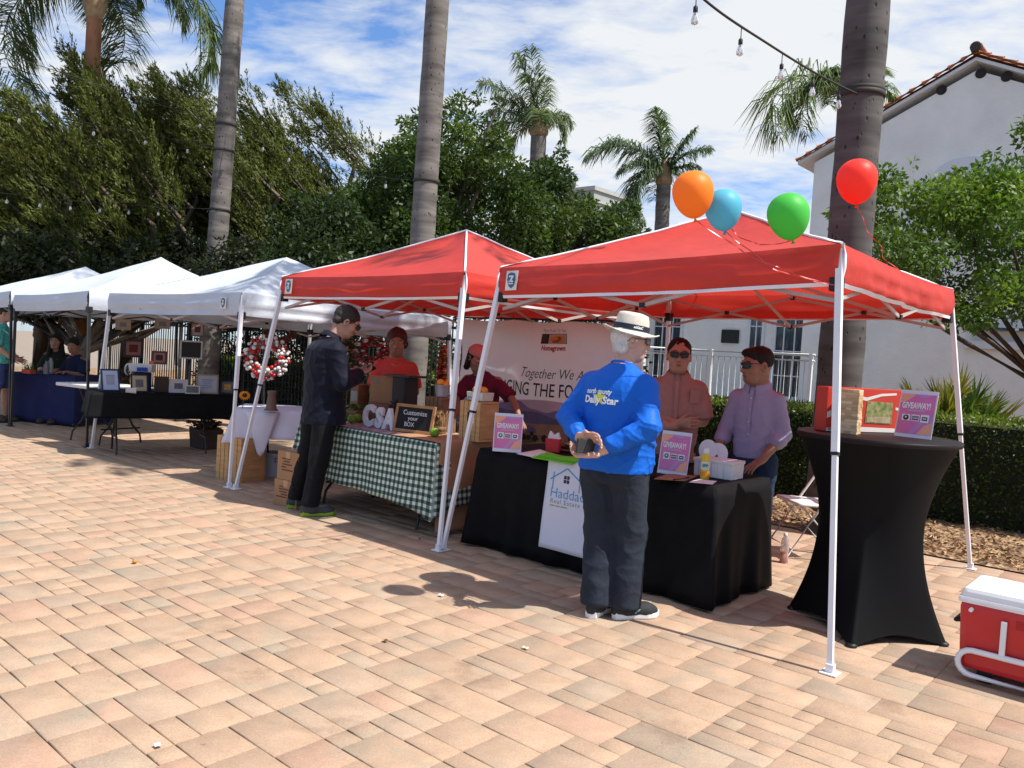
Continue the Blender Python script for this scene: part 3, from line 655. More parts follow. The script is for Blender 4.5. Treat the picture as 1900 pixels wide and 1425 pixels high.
class Person:
    def __init__(s, label, loc, az, skin, group=None):
        s.loc = A3(loc[0], loc[1], 0); s.az = az; s.R = rot_z(-az); s.root = thing('person', label, 'person', s.loc, -az, group); s.skin = skin; s.J = {}
    def wl(s, p): return s.R.T @ (np.array(p, float) - s.loc)       # world -> local
    def lw(s, p): return s.R @ np.array(p, float) + s.loc
    def wd(s, d): return s.R.T @ np.array(d, float)
    def body(s, torso, h=.0065, headsc=1.0, fat=1.0, forearm=.040, legs=True, hands=(), upper=.042, lo=(-.55, -.5, -.0), hi=(.55, .55, 1.95)):
        J = s.J; F = Field(lo, hi, h); J.setdefault('hs', headsc); s.q, s.HR = head(F, J, J['hs'], fat)
        F.loft([(z, x, y, a * .86, b * .86) for z, x, y, a, b in torso], .03)
        for k in 'LR':
            F.cap(np.array(J['sh' + k]) - A3(0, 0, .03), J['el' + k], upper, forearm + .004, .03); m = np.array(J['el' + k]) * .7 + np.array(J['wr' + k]) * .3
            F.cap(J['el' + k], m, forearm + .002, forearm + .003, .015); F.cap(m, J['wr' + k], forearm + .003, forearm * .68, .015)
            F.cap(J['sh' + k], (np.array(J['neck']) * .8 + np.array(J['sh' + k]) * .2) - A3(0, 0, .05), .04, .04, .04)
            if legs:
                F.cap(J['hip' + k], J['kn' + k], .075, .05, .03); F.cap(J['kn' + k], J['an' + k], .052, .036, .02); F.cap(J['an' + k], np.array(J['an' + k]) * A3(1, 1, 0) + A3(0, 0, .05), .036, .036, .02)
        for (w, d, pn, sd, cu) in hands: hand(F, w, d, pn, sd, cu)
        field_obj('body', F, s.skin, s.root, 1); s.bodyF = F
    def shirt(s, m, torso, sleeve=1.0, sr=(.078, .060, .050), folds=(), h=.007, name='shirt', vneck=None, hem=None, k=.035, cuffs=True, extra=None, drop=.030, lo=(-.55, -.5, .3), hi=(.55, .55, 1.75), smooth=2):
        J = s.J; F = Field(lo, hi, h); F.loft(torso, .03)
        for c in 'LR':
            sh, el, wr = (np.array(J[x + c], float) for x in ('sh', 'el', 'wr'))
            sh = sh - A3(.004 * np.sign(sh[0]), 0, drop); r0 = sr[0] * .9
            F.cap(sh + A3(-.02 * np.sign(sh[0]), 0, .012), (np.array(J['neck']) * .78 + sh * .22) - A3(0, 0, .030), r0 * .72, r0 * .62, k)
            if sleeve >= 1:
                F.cap(sh, el, r0, sr[1], k); e = el + (wr - el) * (sleeve - 1); F.cap(el, e, sr[1], sr[2], .015)
                F.cap(el + (wr - el) * (sleeve - 1) * .5, e + unit(wr - el) * .012, sr[2] * 1.05, sr[2] * 1.03, .01, ends=True)
            else:
                e = sh + (el - sh) * sleeve; F.cap(sh, e, r0, sr[1] * 1.12, k, ends=False); F.cap(sh + (el - sh) * sleeve * .3, e + unit(el - sh) * .05, r0, sr[1] * 1.18, .01, ends=True); F.cut_half(e + unit(el - sh) * .05, (el - sh)) if False else None
        if extra: extra(F)
        for f in folds: F.fold(*f)
        return field_obj(name, F, m, s.root, smooth)
    def trousers(s, m, hips, r=(.105, .082, .072), hemz=.05, folds=(), h=.007, name='trousers', smooth=2):
        J = s.J; F = Field((-.5, -.5, -.02), (.5, .5, 1.15), h); F.loft(hips, .03)
        for c in 'LR':
            hp, kn, an = (np.array(J[x + c], float) for x in ('hip', 'kn', 'an'))
            F.cap(hp, kn, r[0], r[1], .04); e = an + (kn - an) * 0; F.cap(kn, e, r[1], r[2], .03)
            F.cap(kn * .5 + an * .5, A3(an[0], an[1], hemz), r[2] * 1.02, r[2] * 1.06, .02, ends=True)
        for f in folds: F.fold(*f)
        F.cut_half(A3(0, 0, hemz), (0, 0, -1))
        return field_obj(name, F, m, s.root, smooth)
    def legs_to(s, fl, fr, hipz=.90, hx=.095, bend=.02, hipc=(0, 0)):
        """ankles from two ground points in world space"""
        J = s.J
        for c, f, sg in (('L', fl, -1), ('R', fr, 1)):
            a = s.wl(f); J['an' + c] = A3(a[0], a[1], .09); J['hip' + c] = A3(hipc[0] + sg * hx, hipc[1], hipz); m = (J['an' + c] + J['hip' + c]) / 2
            J['kn' + c] = A3(m[0], m[1] + bend, m[2] + .01)

def ring_cloth(parent, c, R, prof, m, name='collar', n=28, open_=0.0, sx=1, sy=1):
    """a folded collar: band around the neck"""
    mb = MB(); V = []; F = []
    ang = np.linspace(open_, 2 * pi - open_, n) + pi / 2
    for (r, z, dz) in prof:
        for a in ang: V.append(np.array(c) + R @ A3(r * sx * cos(a), r * sy * sin(a), z + dz * sin(a)))
    for i in range(len(prof) - 1):
        for j in range(n - 1): F.append((i * n + j, i * n + j + 1, (i + 1) * n + j + 1, (i + 1) * n + j))
    mb.add(V, F, True); return mb.build(name, m, parent, False)
def wrap_text(parent, surf, s, c, n, up, size, m, name='lettering', off=.004, fit=None, **k):
    """writing laid on a cloth surface: every point pushed onto the surface below it (surf = mesh object in the same space)"""
    from mathutils.bvhtree import BVHTree
    me = surf.data; bv = BVHTree.FromPolygons([v.co for v in me.vertices], [p.vertices for p in me.polygons])
    mb = MB(); n = unit(n); ex = unit(np.cross(up, n)); ey = np.cross(n, ex); add_text(mb, s, c, ex, ey, size, fit, extrude=0, **k)
    V = []
    for p in mb.v:
        h = bv.ray_cast(Vector(np.array(p) + n * .3), Vector(-n)); V.append(tuple(np.array(h[0]) + n * off) if h[0] is not None else p)
    mb.v = V; return mb.build(name, m, parent, False)

SKIN_PALE = skin_mat('skin_pale', (.52, .31, .235)); SKIN_TAN = skin_mat('skin_tan', (.36, .19, .13)); SKIN_WARM = skin_mat('skin_warm', (.43, .235, .165)); SKIN_BROWN = skin_mat('skin_brown', (.28, .145, .095))
HAIR_DARK = mat('hair_dark', (.014, .011, .010), .65, .3, 50, bump=.5, bscale=120, stretch=(1, 1, .4), spec=.2)
HAIR_BROWN = mat('hair_brown', (.020, .014, .011), .7, .15, 60, bump=.6, bscale=130, stretch=(1, 1, .4), spec=.5)
HAIR_WHITE = mat('hair_white', (.62, .60, .57), .6, .15, 60, bump=.6, bscale=130, stretch=(1, 1, .4))
BLACK_SOLE = mat('sole_white', (.72, .72, .72), .6, .06)

# ---------------------------------------------------------------- man in the blue shirt
def blue_man():
    P = Person('man in bright blue long-sleeved shirt and white straw hat, hands clasped behind his back', (.625, 4.76), radians(37), SKIN_PALE); J = P.J
    J.update(head=A3(-.005, .12, 1.605), neck=A3(0, .035, 1.455), hyaw=radians(-51), hpitch=radians(-4), hroll=radians(0))
    J.update(shL=A3(-.188, .0, 1.372), shR=A3(.188, .0, 1.372), elL=A3(-.268, -.105, 1.135), elR=A3(.268, -.118, 1.125), wrL=A3(-.085, -.258, 1.035), wrR=A3(.080, -.268, .985))
    hr = gp(1136, 1148); tr = gp(1230, 1143); dR = unit(tr - hr); hl = gp(1094, 1148); dL = unit(A3(.52, .85, 0))
    P.legs_to(hl + dL * .075, hr + dR * .075, .88, .10, .035, (0, .0))
    body_t = [(.80, 0, .02, .15, .11), (1.0, 0, .03, .16, .13), (1.2, 0, .0, .16, .11), (1.38, 0, .0, .15, .09), (1.46, 0, .02, .07, .06)]
    P.body(body_t, .006, 1.0, 1.05, .040, hands=[(J['wrL'] + A3(.045, -.03, .018), A3(.93, -.12, -.02), A3(0, -.8, -.6), 1, .35), (J['wrR'] + A3(-.05, -.035, -.030), A3(-.95, -.12, -.08), A3(0, -.25, 1), -1, .9)], lo=(-.5, -.42, 0), hi=(.5, .42, 1.85))
    shirt = cloth_mat('blue_shirt', (.009, .112, .53), .5, .1, .05)
    t = [(.845, 0, .02, .222, .170), (.93, 0, .025, .222, .175), (1.05, 0, .025, .215, .172), (1.18, 0, .0, .205, .158), (1.30, 0, -.012, .207, .138), (1.385, 0, -.008, .185, .110), (1.43, 0, .008, .125, .088), (1.47, 0, .03, .074, .068)]
    fl = [(.0085, [((.25, 0, .97), .13, .3, .5), ((.75, .2, .6), .16, 1.0, .7), ((-.7, .1, .7), .15, 2.1, .6)], (-.5, -.5, .80), (.5, .5, 1.2), 3.2),
          (.005, [((.95, .1, .15), .17, .8, .7), ((-.6, .1, .5), .2, 2.6, .6)], (-.3, -.4, .95), (.3, .3, 1.42), 3),
          (.011, [((.45, .1, .85), .10, .4, .8), ((-.3, .4, .85), .09, 1.9, .5)], (.14, -.45, .95), (.5, .2, 1.34), 3.0),
          (.011, [((-.45, .1, .85), .10, 1.4, .8), ((.3, .4, .85), .09, .9, .5)], (-.5, -.45, .95), (-.14, .2, 1.34), 3.0)]
    so = P.shirt(shirt, t, 1.80, (.076, .066, .047), fl, .0062, smooth=2)
    seam = cloth_mat('blue_seam', (.010, .12, .52), .5)
    ring_cloth(P.root, (0, .03, 1.462), rot_x(-.25), [(.072, -.004, 0), (.073, .006, 0), (.069, .012, 0)], shirt, 'collar', 30)
    wh = mat('shirt_print_white', (.78, .80, .80), .5, 0); yl = mat('shirt_print_yellow', (.62, .66, .05), .5, 0)
    n = (-.10, -1, .06); up = (0, 0, 1)
    import itertools
    star = MB(); st = [(cos(pi / 2 + k * pi / 5) * (.048 if k % 2 == 0 else .022), sin(pi / 2 + k * pi / 5) * (.048 if k % 2 == 0 else .022)) for k in range(10)]
    from mathutils.bvhtree import BVHTree
    bv = BVHTree.FromPolygons([v.co for v in so.data.vertices], [p.vertices for p in so.data.polygons])
    def on(x, z, off):
        h = bv.ray_cast(Vector((x, -.6, z)), Vector((0, 1, 0))); return np.array(h[0]) + A3(0, -off, 0)
    c0 = (-.035, 1.268)
    ctr = on(c0[0], c0[1], .003); ring = [on(c0[0] + x, c0[1] + z, .003) for x, z in st]
    star.add([ctr] + ring, [(0, 1 + i, 1 + (i + 1) % 10) for i in range(10)]); star.build('star_print', yl, P.root, False)
    wrap_text(P.root, so, 'north county', (-.062, -.3, 1.312), n, up, .043, wh, bold=.0012, shear=.1, fit=.175)
    wrap_text(P.root, so, 'Daily Star', (-.045, -.3, 1.262), n, up, .056, wh, bold=.0022, shear=.1, fit=.235)
    tr_m = cloth_mat('charcoal_trousers', (.020, .026, .038), .7, .25, .2)
    P.trousers(tr_m, [(.78, 0, .01, .165, .135), (.86, 0, .012, .185, .140), (.93, 0, .015, .185, .145), (.99, 0, .02, .18, .14)], (.112, .094, .082), .07,
               [(.007, [((.8, 0, .45), .16, .2, .8), ((-.8, .2, .45), .15, 1.7, .7), ((1, .3, .15), .11, .5, .6)], (-.5, -.5, .1), (.5, .5, .90), 2.4), (.006, [((.75, .2, .55), .11, .5, .7), ((-.8, 0, .5), .13, 2.5, .6)], (-.4, -.4, .0), (.4, .4, .36), 2.0)], .0065, smooth=2)
    blk = mat('shoe_black_mesh', (.02, .022, .026), .75, .2, 60, bump=.3, bscale=200); st_ = mat('shoe_stripe_teal', (.22, .33, .34), .5, 0)
    shoe(P.root, J['anR'], P.wd(dR), blk, BLACK_SOLE, .295, lace=mat('lace_black', (.03, .03, .035), .8, 0), stripe=st_); shoe(P.root, J['anL'], P.wd(dL), blk, BLACK_SOLE, .295, lace=MATS['lace_black'], stripe=st_)
    # hair, hat, glasses
    hair(J, P.root, HAIR_WHITE, [('e', (0, -.026, .018), (.083, .098, .084)), ('c', (-.06, -.06, -.05), (.06, -.06, -.05), .035, .035), ('x', (0, .09, -.03), (.088, .085, .14)), ('h', (0, 0, .062), (0, 0, 1))], amp=.005, freq=60)
    c, R = head_frame(J); T = (R @ rot_x(-.06)); hc = c + T @ A3(0, -.012, .060); hat = MB()
    prof = [(.158, -.006), (.150, -.012), (.125, -.010), (.100, .000), (.097, .02), (.094, .05), (.090, .085), (.082, .104), (.066, .108), (.045, .098), (.0001, .090)]
    n = 40; V = []; F = []
    for i, (r, z) in enumerate(prof):
        for j in range(n):
            a = 2 * pi * j / n; x, y = r * cos(a) * .93, r * sin(a) * 1.07
            zz = z + (.018 * cos(2 * a) * -1 * ((r - .097) / .06) if r > .1 else 0) - (.012 * max(0, sin(a)) ** 4 if 5 < i < 9 else 0)
            if i < 2 and sin(a) > .2: zz -= .006
            V.append(hc + T @ A3(x, y, zz))
    for i in range(len(prof) - 1):
        for j in range(n): F.append((i * n + j, i * n + (j + 1) % n, (i + 1) * n + (j + 1) % n, (i + 1) * n + j))
    hat.add(V, F, True); hm = hat.build('straw_hat', mat('hat_straw', (.66, .61, .52), .8, .08, 30, bump=.5, bscale=260), P.root, False)
    md = hm.modifiers.new('thickness', 'SOLIDIFY'); md.thickness = .004
    hb = MB(); V = []
    for z, r in ((.004, .1025), (.036, .0995)):
        for j in range(n):
            a = 2 * pi * j / n; V.append(hc + T @ A3(r * cos(a) * .93, r * sin(a) * 1.07, z))
    hb.add(V, [(j, (j + 1) % n, n + (j + 1) % n, n + j) for j in range(n)], True); hb.build('hat_band', mat('hat_band_navy', (.012, .018, .035), .6, .1), hm, False)
    tx = MB(); a = .05
    for i, ch in enumerate('CocaCola'):
        a = .42 - i * .062; rr = .1035; pos = hc + T @ A3(rr * cos(a) * .93, rr * sin(a) * 1.07, .021); nn = T @ unit(A3(cos(a), sin(a), 0)); add_text(tx, ch, pos, np.cross(T @ A3(0, 0, 1), nn), T @ A3(0, 0, 1), .021, extrude=.0004, bold=.0006, shear=.2)
    tx.build('lettering', wh, hm, False)
    glasses(J, P.root, 1.0, (.16, .16, .16), 'glasses', frame=(.10, .07, .05))
    return P
BM = blue_man()
def phone(p, d, n, size=(.075, .155, .009), name='phone', label='', cat='phone', m=None):
    mb = MB(); d = unit(d); n = unit(np.array(n) - np.dot(n, d) * d); s = np.cross(d, n); mb.box(p, size, (s, d, n), bev=.004)
    return solo(name, mb, m or mat('phone_case', (.02, .022, .026), .45, .05), label, cat, p)
wp = BM.lw((.004, -.332, 1.004)); ph = MB(); ph.box(wp, (.135, .018, .080), BM.R @ rot_y(-.08), bev=.006)
solo('wallet', ph, mat('wallet_black', (.03, .032, .036), .6, .1, bump=.2, bscale=200), 'black wallet held behind the back of the man in the blue shirt', 'wallet', wp)
def polo_folds(a=.0075): return [(a, [((.3, 0, .95), .12, .3, .6), ((.8, .2, .5), .15, 1.0, .7), ((-.8, .1, .55), .14, 2.1, .6)], (-.5, -.5, .6), (.5, .5, 1.45), 2.3)]
# ---------------------------------------------------------------- man in the long dark jacket, looking down at his phone
def dark_man():
    P = Person('man in long dark navy jacket looking down at his phone by the checked tablecloth', (-1.655, 7.13), radians(52), SKIN_WARM); J = P.J
    J.update(head=A3(.0, .20, 1.675), neck=A3(0, .075, 1.525), hyaw=radians(-22), hpitch=radians(-30))
    J.update(shL=A3(-.20, .02, 1.455), shR=A3(.20, .02, 1.455), elL=A3(-.265, .05, 1.16), elR=A3(.265, .06, 1.15), wrL=A3(-.06, .31, 1.24), wrR=A3(.10, .32, 1.23))
    hr = gp(557, 958); tr = gp(625, 955); dR = unit(tr - hr); hl = gp(531, 943); dL = unit(gp(585, 943) - hl)
    P.legs_to(hl + dL * .08, hr + dR * .08, .92, .095, .015)
    bt = [(.82, 0, .0, .14, .10), (1.0, 0, .0, .15, .11), (1.25, 0, .0, .16, .11), (1.45, 0, .01, .15, .09), (1.53, 0, .06, .07, .06)]
    P.body(bt, .007, 1.12, 1.05, .040, hands=[(J['wrL'], A3(.55, .75, .15), A3(.5, -.3, .8), -1, .7), (J['wrR'], A3(-.35, .9, .25), A3(-.2, -.3, .9), 1, .7)], lo=(-.5, -.3, 0), hi=(.5, .6, 1.95))
    jk = cloth_mat('navy_jacket', (.0055, .007, .017), .65, .3, .12)
    t = [(.775, 0, .02, .225, .175), (.90, 0, .015, .215, .165), (1.05, 0, .01, .205, .150), (1.2, 0, .0, .205, .145), (1.35, 0, -.01, .21, .135), (1.455, 0, .0, .195, .112), (1.50, 0, .03, .125, .09), (1.535, 0, .06, .085, .075)]
    P.shirt(jk, t, 1.75, (.082, .074, .060), [(.008, [((.3, .1, .95), .15, .3, .7), ((.8, .2, .5), .17, 1.0, .7), ((-.8, .1, .55), .16, 2.1, .7)], (-.5, -.5, .7), (.5, .5, 1.5), 2.2)], .0075)
    ring_cloth(P.root, (0, .055, 1.535), rot_x(-.45), [(.084, -.012, 0), (.080, .022, 0), (.083, .030, 0), (.098, .0, 0), (.104, -.022, 0)], jk, 'collar', 30, .25)
    tm = cloth_mat('black_trousers', (.006, .0065, .008), .7, .2, .2)
    P.trousers(tm, [(.80, 0, .0, .165, .13), (.9, 0, .0, .18, .14), (1.0, 0, .0, .175, .135)], (.112, .085, .066), .085, [(.007, [((.8, 0, .45), .16, .2, .8), ((-.7, .2, .5), .15, 1.7, .7)], (-.5, -.5, -.1), (.5, .5, .9), 2.3)], .0075)
    gr = mat('shoe_grey_mesh', (.045, .05, .055), .8, .3, 60); lime = mat('sole_lime', (.22, .36, .02), .5, .06); lm = mat('lace_lime', (.36, .50, .02), .6, 0)
    shoe(P.root, J['anR'], P.wd(dR), gr, lime, .30, lace=lm); shoe(P.root, J['anL'], P.wd(dL), gr, lime, .30, lace=lm)
    hair(J, P.root, HAIR_BROWN, [('e', (0, -.022, .036), (.087, .104, .094)), ('c', (-.05, -.075, -.03), (.05, -.075, -.03), .03, .03), ('x', (0, .105, -.025), (.10, .085, .088)), ('x', (0, .02, -.10), (.12, .06, .07))], amp=.006, freq=45)
    glasses(J, P.root, 1.02, (.05, .05, .055), 'glasses', frame=(.012, .012, .014)); eyes_and_lips(J, P.root, None)
    q = P.lw((.015, .425, 1.265)); m = MB(); m.box(q, (.072, .145, .010), P.R @ rot_x(.75), bev=.004); solo('phone', m, mat('phone_black', (.012, .012, .014), .25, 0), 'dark phone held by the man in the long navy jacket', 'phone', q)
dark_man()
# ---------------------------------------------------------------- man in the salmon shirt behind the black table
def salmon_man():
    P = Person('man in salmon short-sleeved shirt and dark sunglasses standing behind the black table', dp(1244, 900, 6.15) * A3(1, 1, 0), radians(192), SKIN_TAN); J = P.J
    f = 1.0
    J.update(head=A3(.0, .06, 1.545), neck=A3(0, .01, 1.40), hyaw=radians(2), hpitch=radians(-2))
    J.update(shL=A3(-.165, .0, 1.325), shR=A3(.165, .0, 1.325), elL=A3(-.205, .02, 1.07), elR=A3(.205, .02, 1.07), wrL=A3(.03, .20, 1.02), wrR=A3(-.03, .185, 1.05))
    a = P.lw((-.1, 0, 0)); b = P.lw((.1, 0, 0)); P.legs_to(a, b, .86, .09, .015)
    P.body([(.78, 0, .0, .13, .09), (1.0, 0, .0, .14, .10), (1.2, 0, .0, .15, .10), (1.33, 0, .0, .14, .08), (1.40, 0, .01, .06, .055)], .0075, 1.09, 1.04, .040, hands=[(J['wrL'], A3(.9, .2, -.1), A3(0, -1, 0), 1, .4), (J['wrR'], A3(-.9, .2, .1), A3(0, -1, 0), -1, .4)], lo=(-.45, -.3, 0), hi=(.45, .45, 1.8))
    sm = cloth_mat('salmon_shirt', (.34, .175, .15), .75, .2, .05)
    P.shirt(sm, [(.76, 0, .01, .170, .13), (.95, 0, .012, .170, .135), (1.12, 0, .005, .172, .13), (1.25, 0, 0, .172, .12), (1.33, 0, 0, .158, .10), (1.375, 0, .005, .11, .08), (1.41, 0, .012, .07, .065)], .72, (.075, .072, .07), polo_folds(), .0075)
    ring_cloth(P.root, (0, .012, 1.405), rot_x(-.25), [(.070, -.01, 0), (.068, .028, 0), (.072, .032, 0), (.092, .0, -.01), (.100, -.022, -.02)], sm, 'collar', 28, .3)
    P.trousers(cloth_mat('dark_trousers', (.02, .022, .03), .8), [(.76, 0, 0, .15, .12), (.9, 0, 0, .165, .125), (.95, 0, 0, .165, .125)], (.095, .075, .062), .05, (), .009)
    for c in 'LR': shoe(P.root, J['an' + c], (0, 1, 0), mat('shoe_brown', (.05, .03, .02), .5), mat('sole_dark', (.02, .018, .015), .6), .28)
    pk = MB(); pk.grid(lambda s_, t_: A3(.014 * (s_ - .5) * 2, .128 + .022 * sin(pi * min(1, (1 - t_) * 1.15)), .80 + .56 * t_), 2, 12); pk.build('button_band', sm, P.root, False)
    bx = MB(); bx.grid(lambda s_, t_: A3(-.10 - .075 * s_, .128 - .03 * s_, 1.20 + .10 * t_), 4, 4); bx.build('chest_pocket', sm, P.root, False)
    hair(J, P.root, HAIR_DARK, [('e', (0, -.022, .040), (.082, .099, .086)), ('x', (0, .105, -.02), (.088, .088, .098)), ('x', (0, .01, -.10), (.12, .07, .07))], h=.007, amp=.004, freq=45)
    glasses(J, P.root, 1.0, (.008, .008, .009)); eyes_and_lips(J, P.root, None, eyes=False)
salmon_man()
# ---------------------------------------------------------------- man in the lilac shirt at the end of the black table
def lilac_man():
    P = Person('young man in pale lilac shirt with rolled sleeves leaning on the black table', dp(1382, 1060, 5.95) * A3(1, 1, 0), radians(218), SKIN_BROWN); J = P.J
    J.update(head=A3(-.01, .075, 1.505), neck=A3(0, .02, 1.365), hyaw=radians(-38), hpitch=radians(-6))
    J.update(shL=A3(-.155, .0, 1.285), shR=A3(.155, .0, 1.285), elL=A3(-.205, -.015, 1.02), elR=A3(.215, .02, 1.02), wrL=A3(-.125, .165, .835), wrR=A3(.20, .23, .815))
    a = P.lw((-.10, 0, 0)); b = P.lw((.12, .03, 0)); P.legs_to(a, b, .82, .09, .015)
    P.body([(.74, 0, .0, .12, .09), (.95, 0, .0, .13, .09), (1.15, 0, .0, .14, .10), (1.28, 0, .0, .14, .08), (1.365, 0, .015, .06, .055)], .0075, 1.10, 1.04, .036, hands=[(J['wrL'], A3(.45, .75, -.45), A3(.3, .3, -.9), 1, .35), (J['wrR'], A3(.1, .8, -.5), A3(0, -.45, -.9), -1, .3)], lo=(-.45, -.3, 0), hi=(.45, .45, 1.75))
    sm = cloth_mat('lilac_shirt', (.31, .29, .43), .7, .15, .04)
    P.shirt(sm, [(.83, 0, .01, .140, .108), (.90, 0, .012, .142, .112), (1.05, 0, .005, .148, .115), (1.2, 0, 0, .158, .112), (1.285, 0, 0, .148, .096), (1.33, 0, .008, .11, .078), (1.375, 0, .018, .066, .062)], 1.30, (.064, .056, .055), polo_folds(.006), .0075)
    ring_cloth(P.root, (0, .018, 1.375), rot_x(-.3), [(.068, -.01, 0), (.066, .028, 0), (.070, .034, 0), (.092, .0, -.01), (.104, -.026, -.02)], sm, 'collar', 28, .28)
    b = MB(); b.grid(lambda s_, t_: A3(.013 * (s_ - .5) * 2, .105 + .024 * sin(pi * min(1, (1 - t_) * 1.1)) , .84 + .49 * t_), 2, 10); b.build('button_band', sm, P.root, False)
    for z_ in (.92, 1.01, 1.10, 1.19, 1.27): b = MB(); b.lathe((0, .107 + .024 * sin(pi * min(1, (1 - (z_ - .84) / .49) * 1.1)), z_), [(.006, 0), (.006, .003), (.0001, .0035)], 8, (A3(1, 0, 0), A3(0, 0, 1), A3(0, 1, 0))); b.build('button', mat('button_white', (.6, .6, .62), .4, 0), P.root, False)
    be = MB(); be.lathe((0, .008, .80), [(.145, 0), (.147, .004), (.147, .032), (.145, .036)], 28, sx=1, sy=.77); be.build('belt', mat('belt_black', (.012, .011, .01), .45), P.root, False)
    P.trousers(cloth_mat('blue_jeans', (.020, .035, .075), .85, .1, .25), [(.70, 0, 0, .15, .11), (.78, 0, .005, .155, .118), (.84, 0, .008, .152, .114)], (.090, .070, .062), .05, [(.005, [((.8, 0, .45), .16, .2, .8), ((-.5, .2, .8), .12, 1.7, .7)], (-.5, -.5, -.1), (.5, .5, .8), 2.3)], .008)
    for c in 'LR': shoe(P.root, J['an' + c], (0, 1, 0), mat('shoe_white', (.5, .52, .56), .6), BLACK_SOLE, .27)
    hair(J, P.root, HAIR_DARK, [('e', (0, -.02, .042), (.082, .100, .088)), ('e', (0, .055, .088), (.060, .045, .030)), ('x', (0, .11, -.025), (.088, .088, .098)), ('x', (0, .005, -.10), (.12, .07, .07))], h=.007, amp=.003, freq=45)
    glasses(J, P.root, .98, (.006, .006, .007)); eyes_and_lips(J, P.root, None, eyes=False)
lilac_man()
# ---------------------------------------------------------------- woman in the pink cap reaching over the table
def cap_woman():
    P = Person('woman in pink cap and maroon shirt reaching forward in front of the printed banner', dp(893, 800, 8.15) * A3(1, 1, 0), radians(200), SKIN_BROWN); J = P.J
    J.update(head=A3(.02, .17, 1.42), neck=A3(0, .09, 1.285), hyaw=radians(52), hpitch=radians(-28))
    J.update(shL=A3(-.165, .04, 1.205), shR=A3(.165, .05, 1.205), elL=A3(-.36, .12, 1.03), elR=A3(.22, .18, 1.0), wrL=A3(-.50, .26, .86), wrR=A3(.12, .36, .92))
    a = P.lw((-.1, -.05, 0)); b = P.lw((.1, -.05, 0)); P.legs_to(a, b, .82, .09, .02, (0, -.05))
    P.body([(.76, 0, -.04, .12, .09), (.95, 0, .0, .12, .09), (1.1, 0, .03, .13, .09), (1.2, 0, .05, .13, .08), (1.29, 0, .08, .055, .05)], .008, 1.04, .97, .032, hands=[(J['wrL'], A3(-.5, .5, -.55), A3(.2, .2, -.9), 1, .35), (J['wrR'], A3(-.2, .8, -.3), A3(0, -.2, -.9), -1, .35)], lo=(-.75, -.35, 0), hi=(.5, .6, 1.7))
    mr = cloth_mat('maroon_shirt', (.125, .014, .034), .8, .2, .06)
    P.shirt(mr, [(.78, 0, -.03, .17, .135), (.9, 0, -.01, .16, .125), (1.03, 0, .015, .16, .12), (1.13, 0, .04, .165, .115), (1.205, 0, .05, .15, .09), (1.25, 0, .07, .10, .075), (1.285, 0, .085, .07, .062)], .62, (.066, .060, .06), polo_folds(), .008, lo=(-.6, -.45, .3))
    P.trousers(cloth_mat('dark_denim', (.015, .018, .03), .85), [(.70, 0, -.05, .16, .13), (.80, 0, -.04, .165, .13), (.88, 0, -.02, .155, .12)], (.10, .075, .06), .05, (), .009)
    for c in 'LR': shoe(P.root, J['an' + c], (0, 1, 0), mat('shoe_white', (.5, .52, .56), .6), BLACK_SOLE, .25)
    hair(J, P.root, HAIR_DARK, [('e', (0, -.025, .03), (.086, .102, .088)), ('c', (0, -.09, -.02), (.02, -.10, -.16), .055, .03), ('c', (-.07, -.02, -.02), (-.075, .0, -.10), .025, .018), ('c', (.07, -.02, -.02), (.075, .0, -.10), .025, .018), ('x', (0, .10, -.03), (.075, .085, .10))], h=.008, amp=.005, freq=35)
    c, R = head_frame(J); q = lambda x, y, z: c + R @ A3(x, y, z); F = Field(c - .25, c + .25, .007); F.ell(q(0, -.012, .045), (.094, .110, .088), R.T, 0); F.cut_half(q(0, 0, .040), R @ A3(0, .15, -1)); F.ell(q(0, -.11, .055), (.03, .03, .022), R.T, 0, 'cut')
    pk = cloth_mat('pink_cap', (.50, .20, .19), .85); field_obj('cap', F, pk, P.root, 1)
    m = MB(); m.grid(lambda s_, t_: q((s_ - .5) * 2 * .074 * (1 - .25 * t_ ** 2), .075 * sqrt(max(0, 1 - ((s_ - .5) * 1.6) ** 2)) + .085 * t_ * sqrt(max(0.05, 1 - ((s_ - .5) * 1.9) ** 2)), .048 - .016 * t_ - .03 * ((s_ - .5) * 2) ** 2), 12, 5); pe = m.build('cap_peak', pk, P.root, False); sd = pe.modifiers.new('thickness', 'SOLIDIFY'); sd.thickness = .004
    eyes_and_lips(J, P.root, None, .96)
cap_woman()
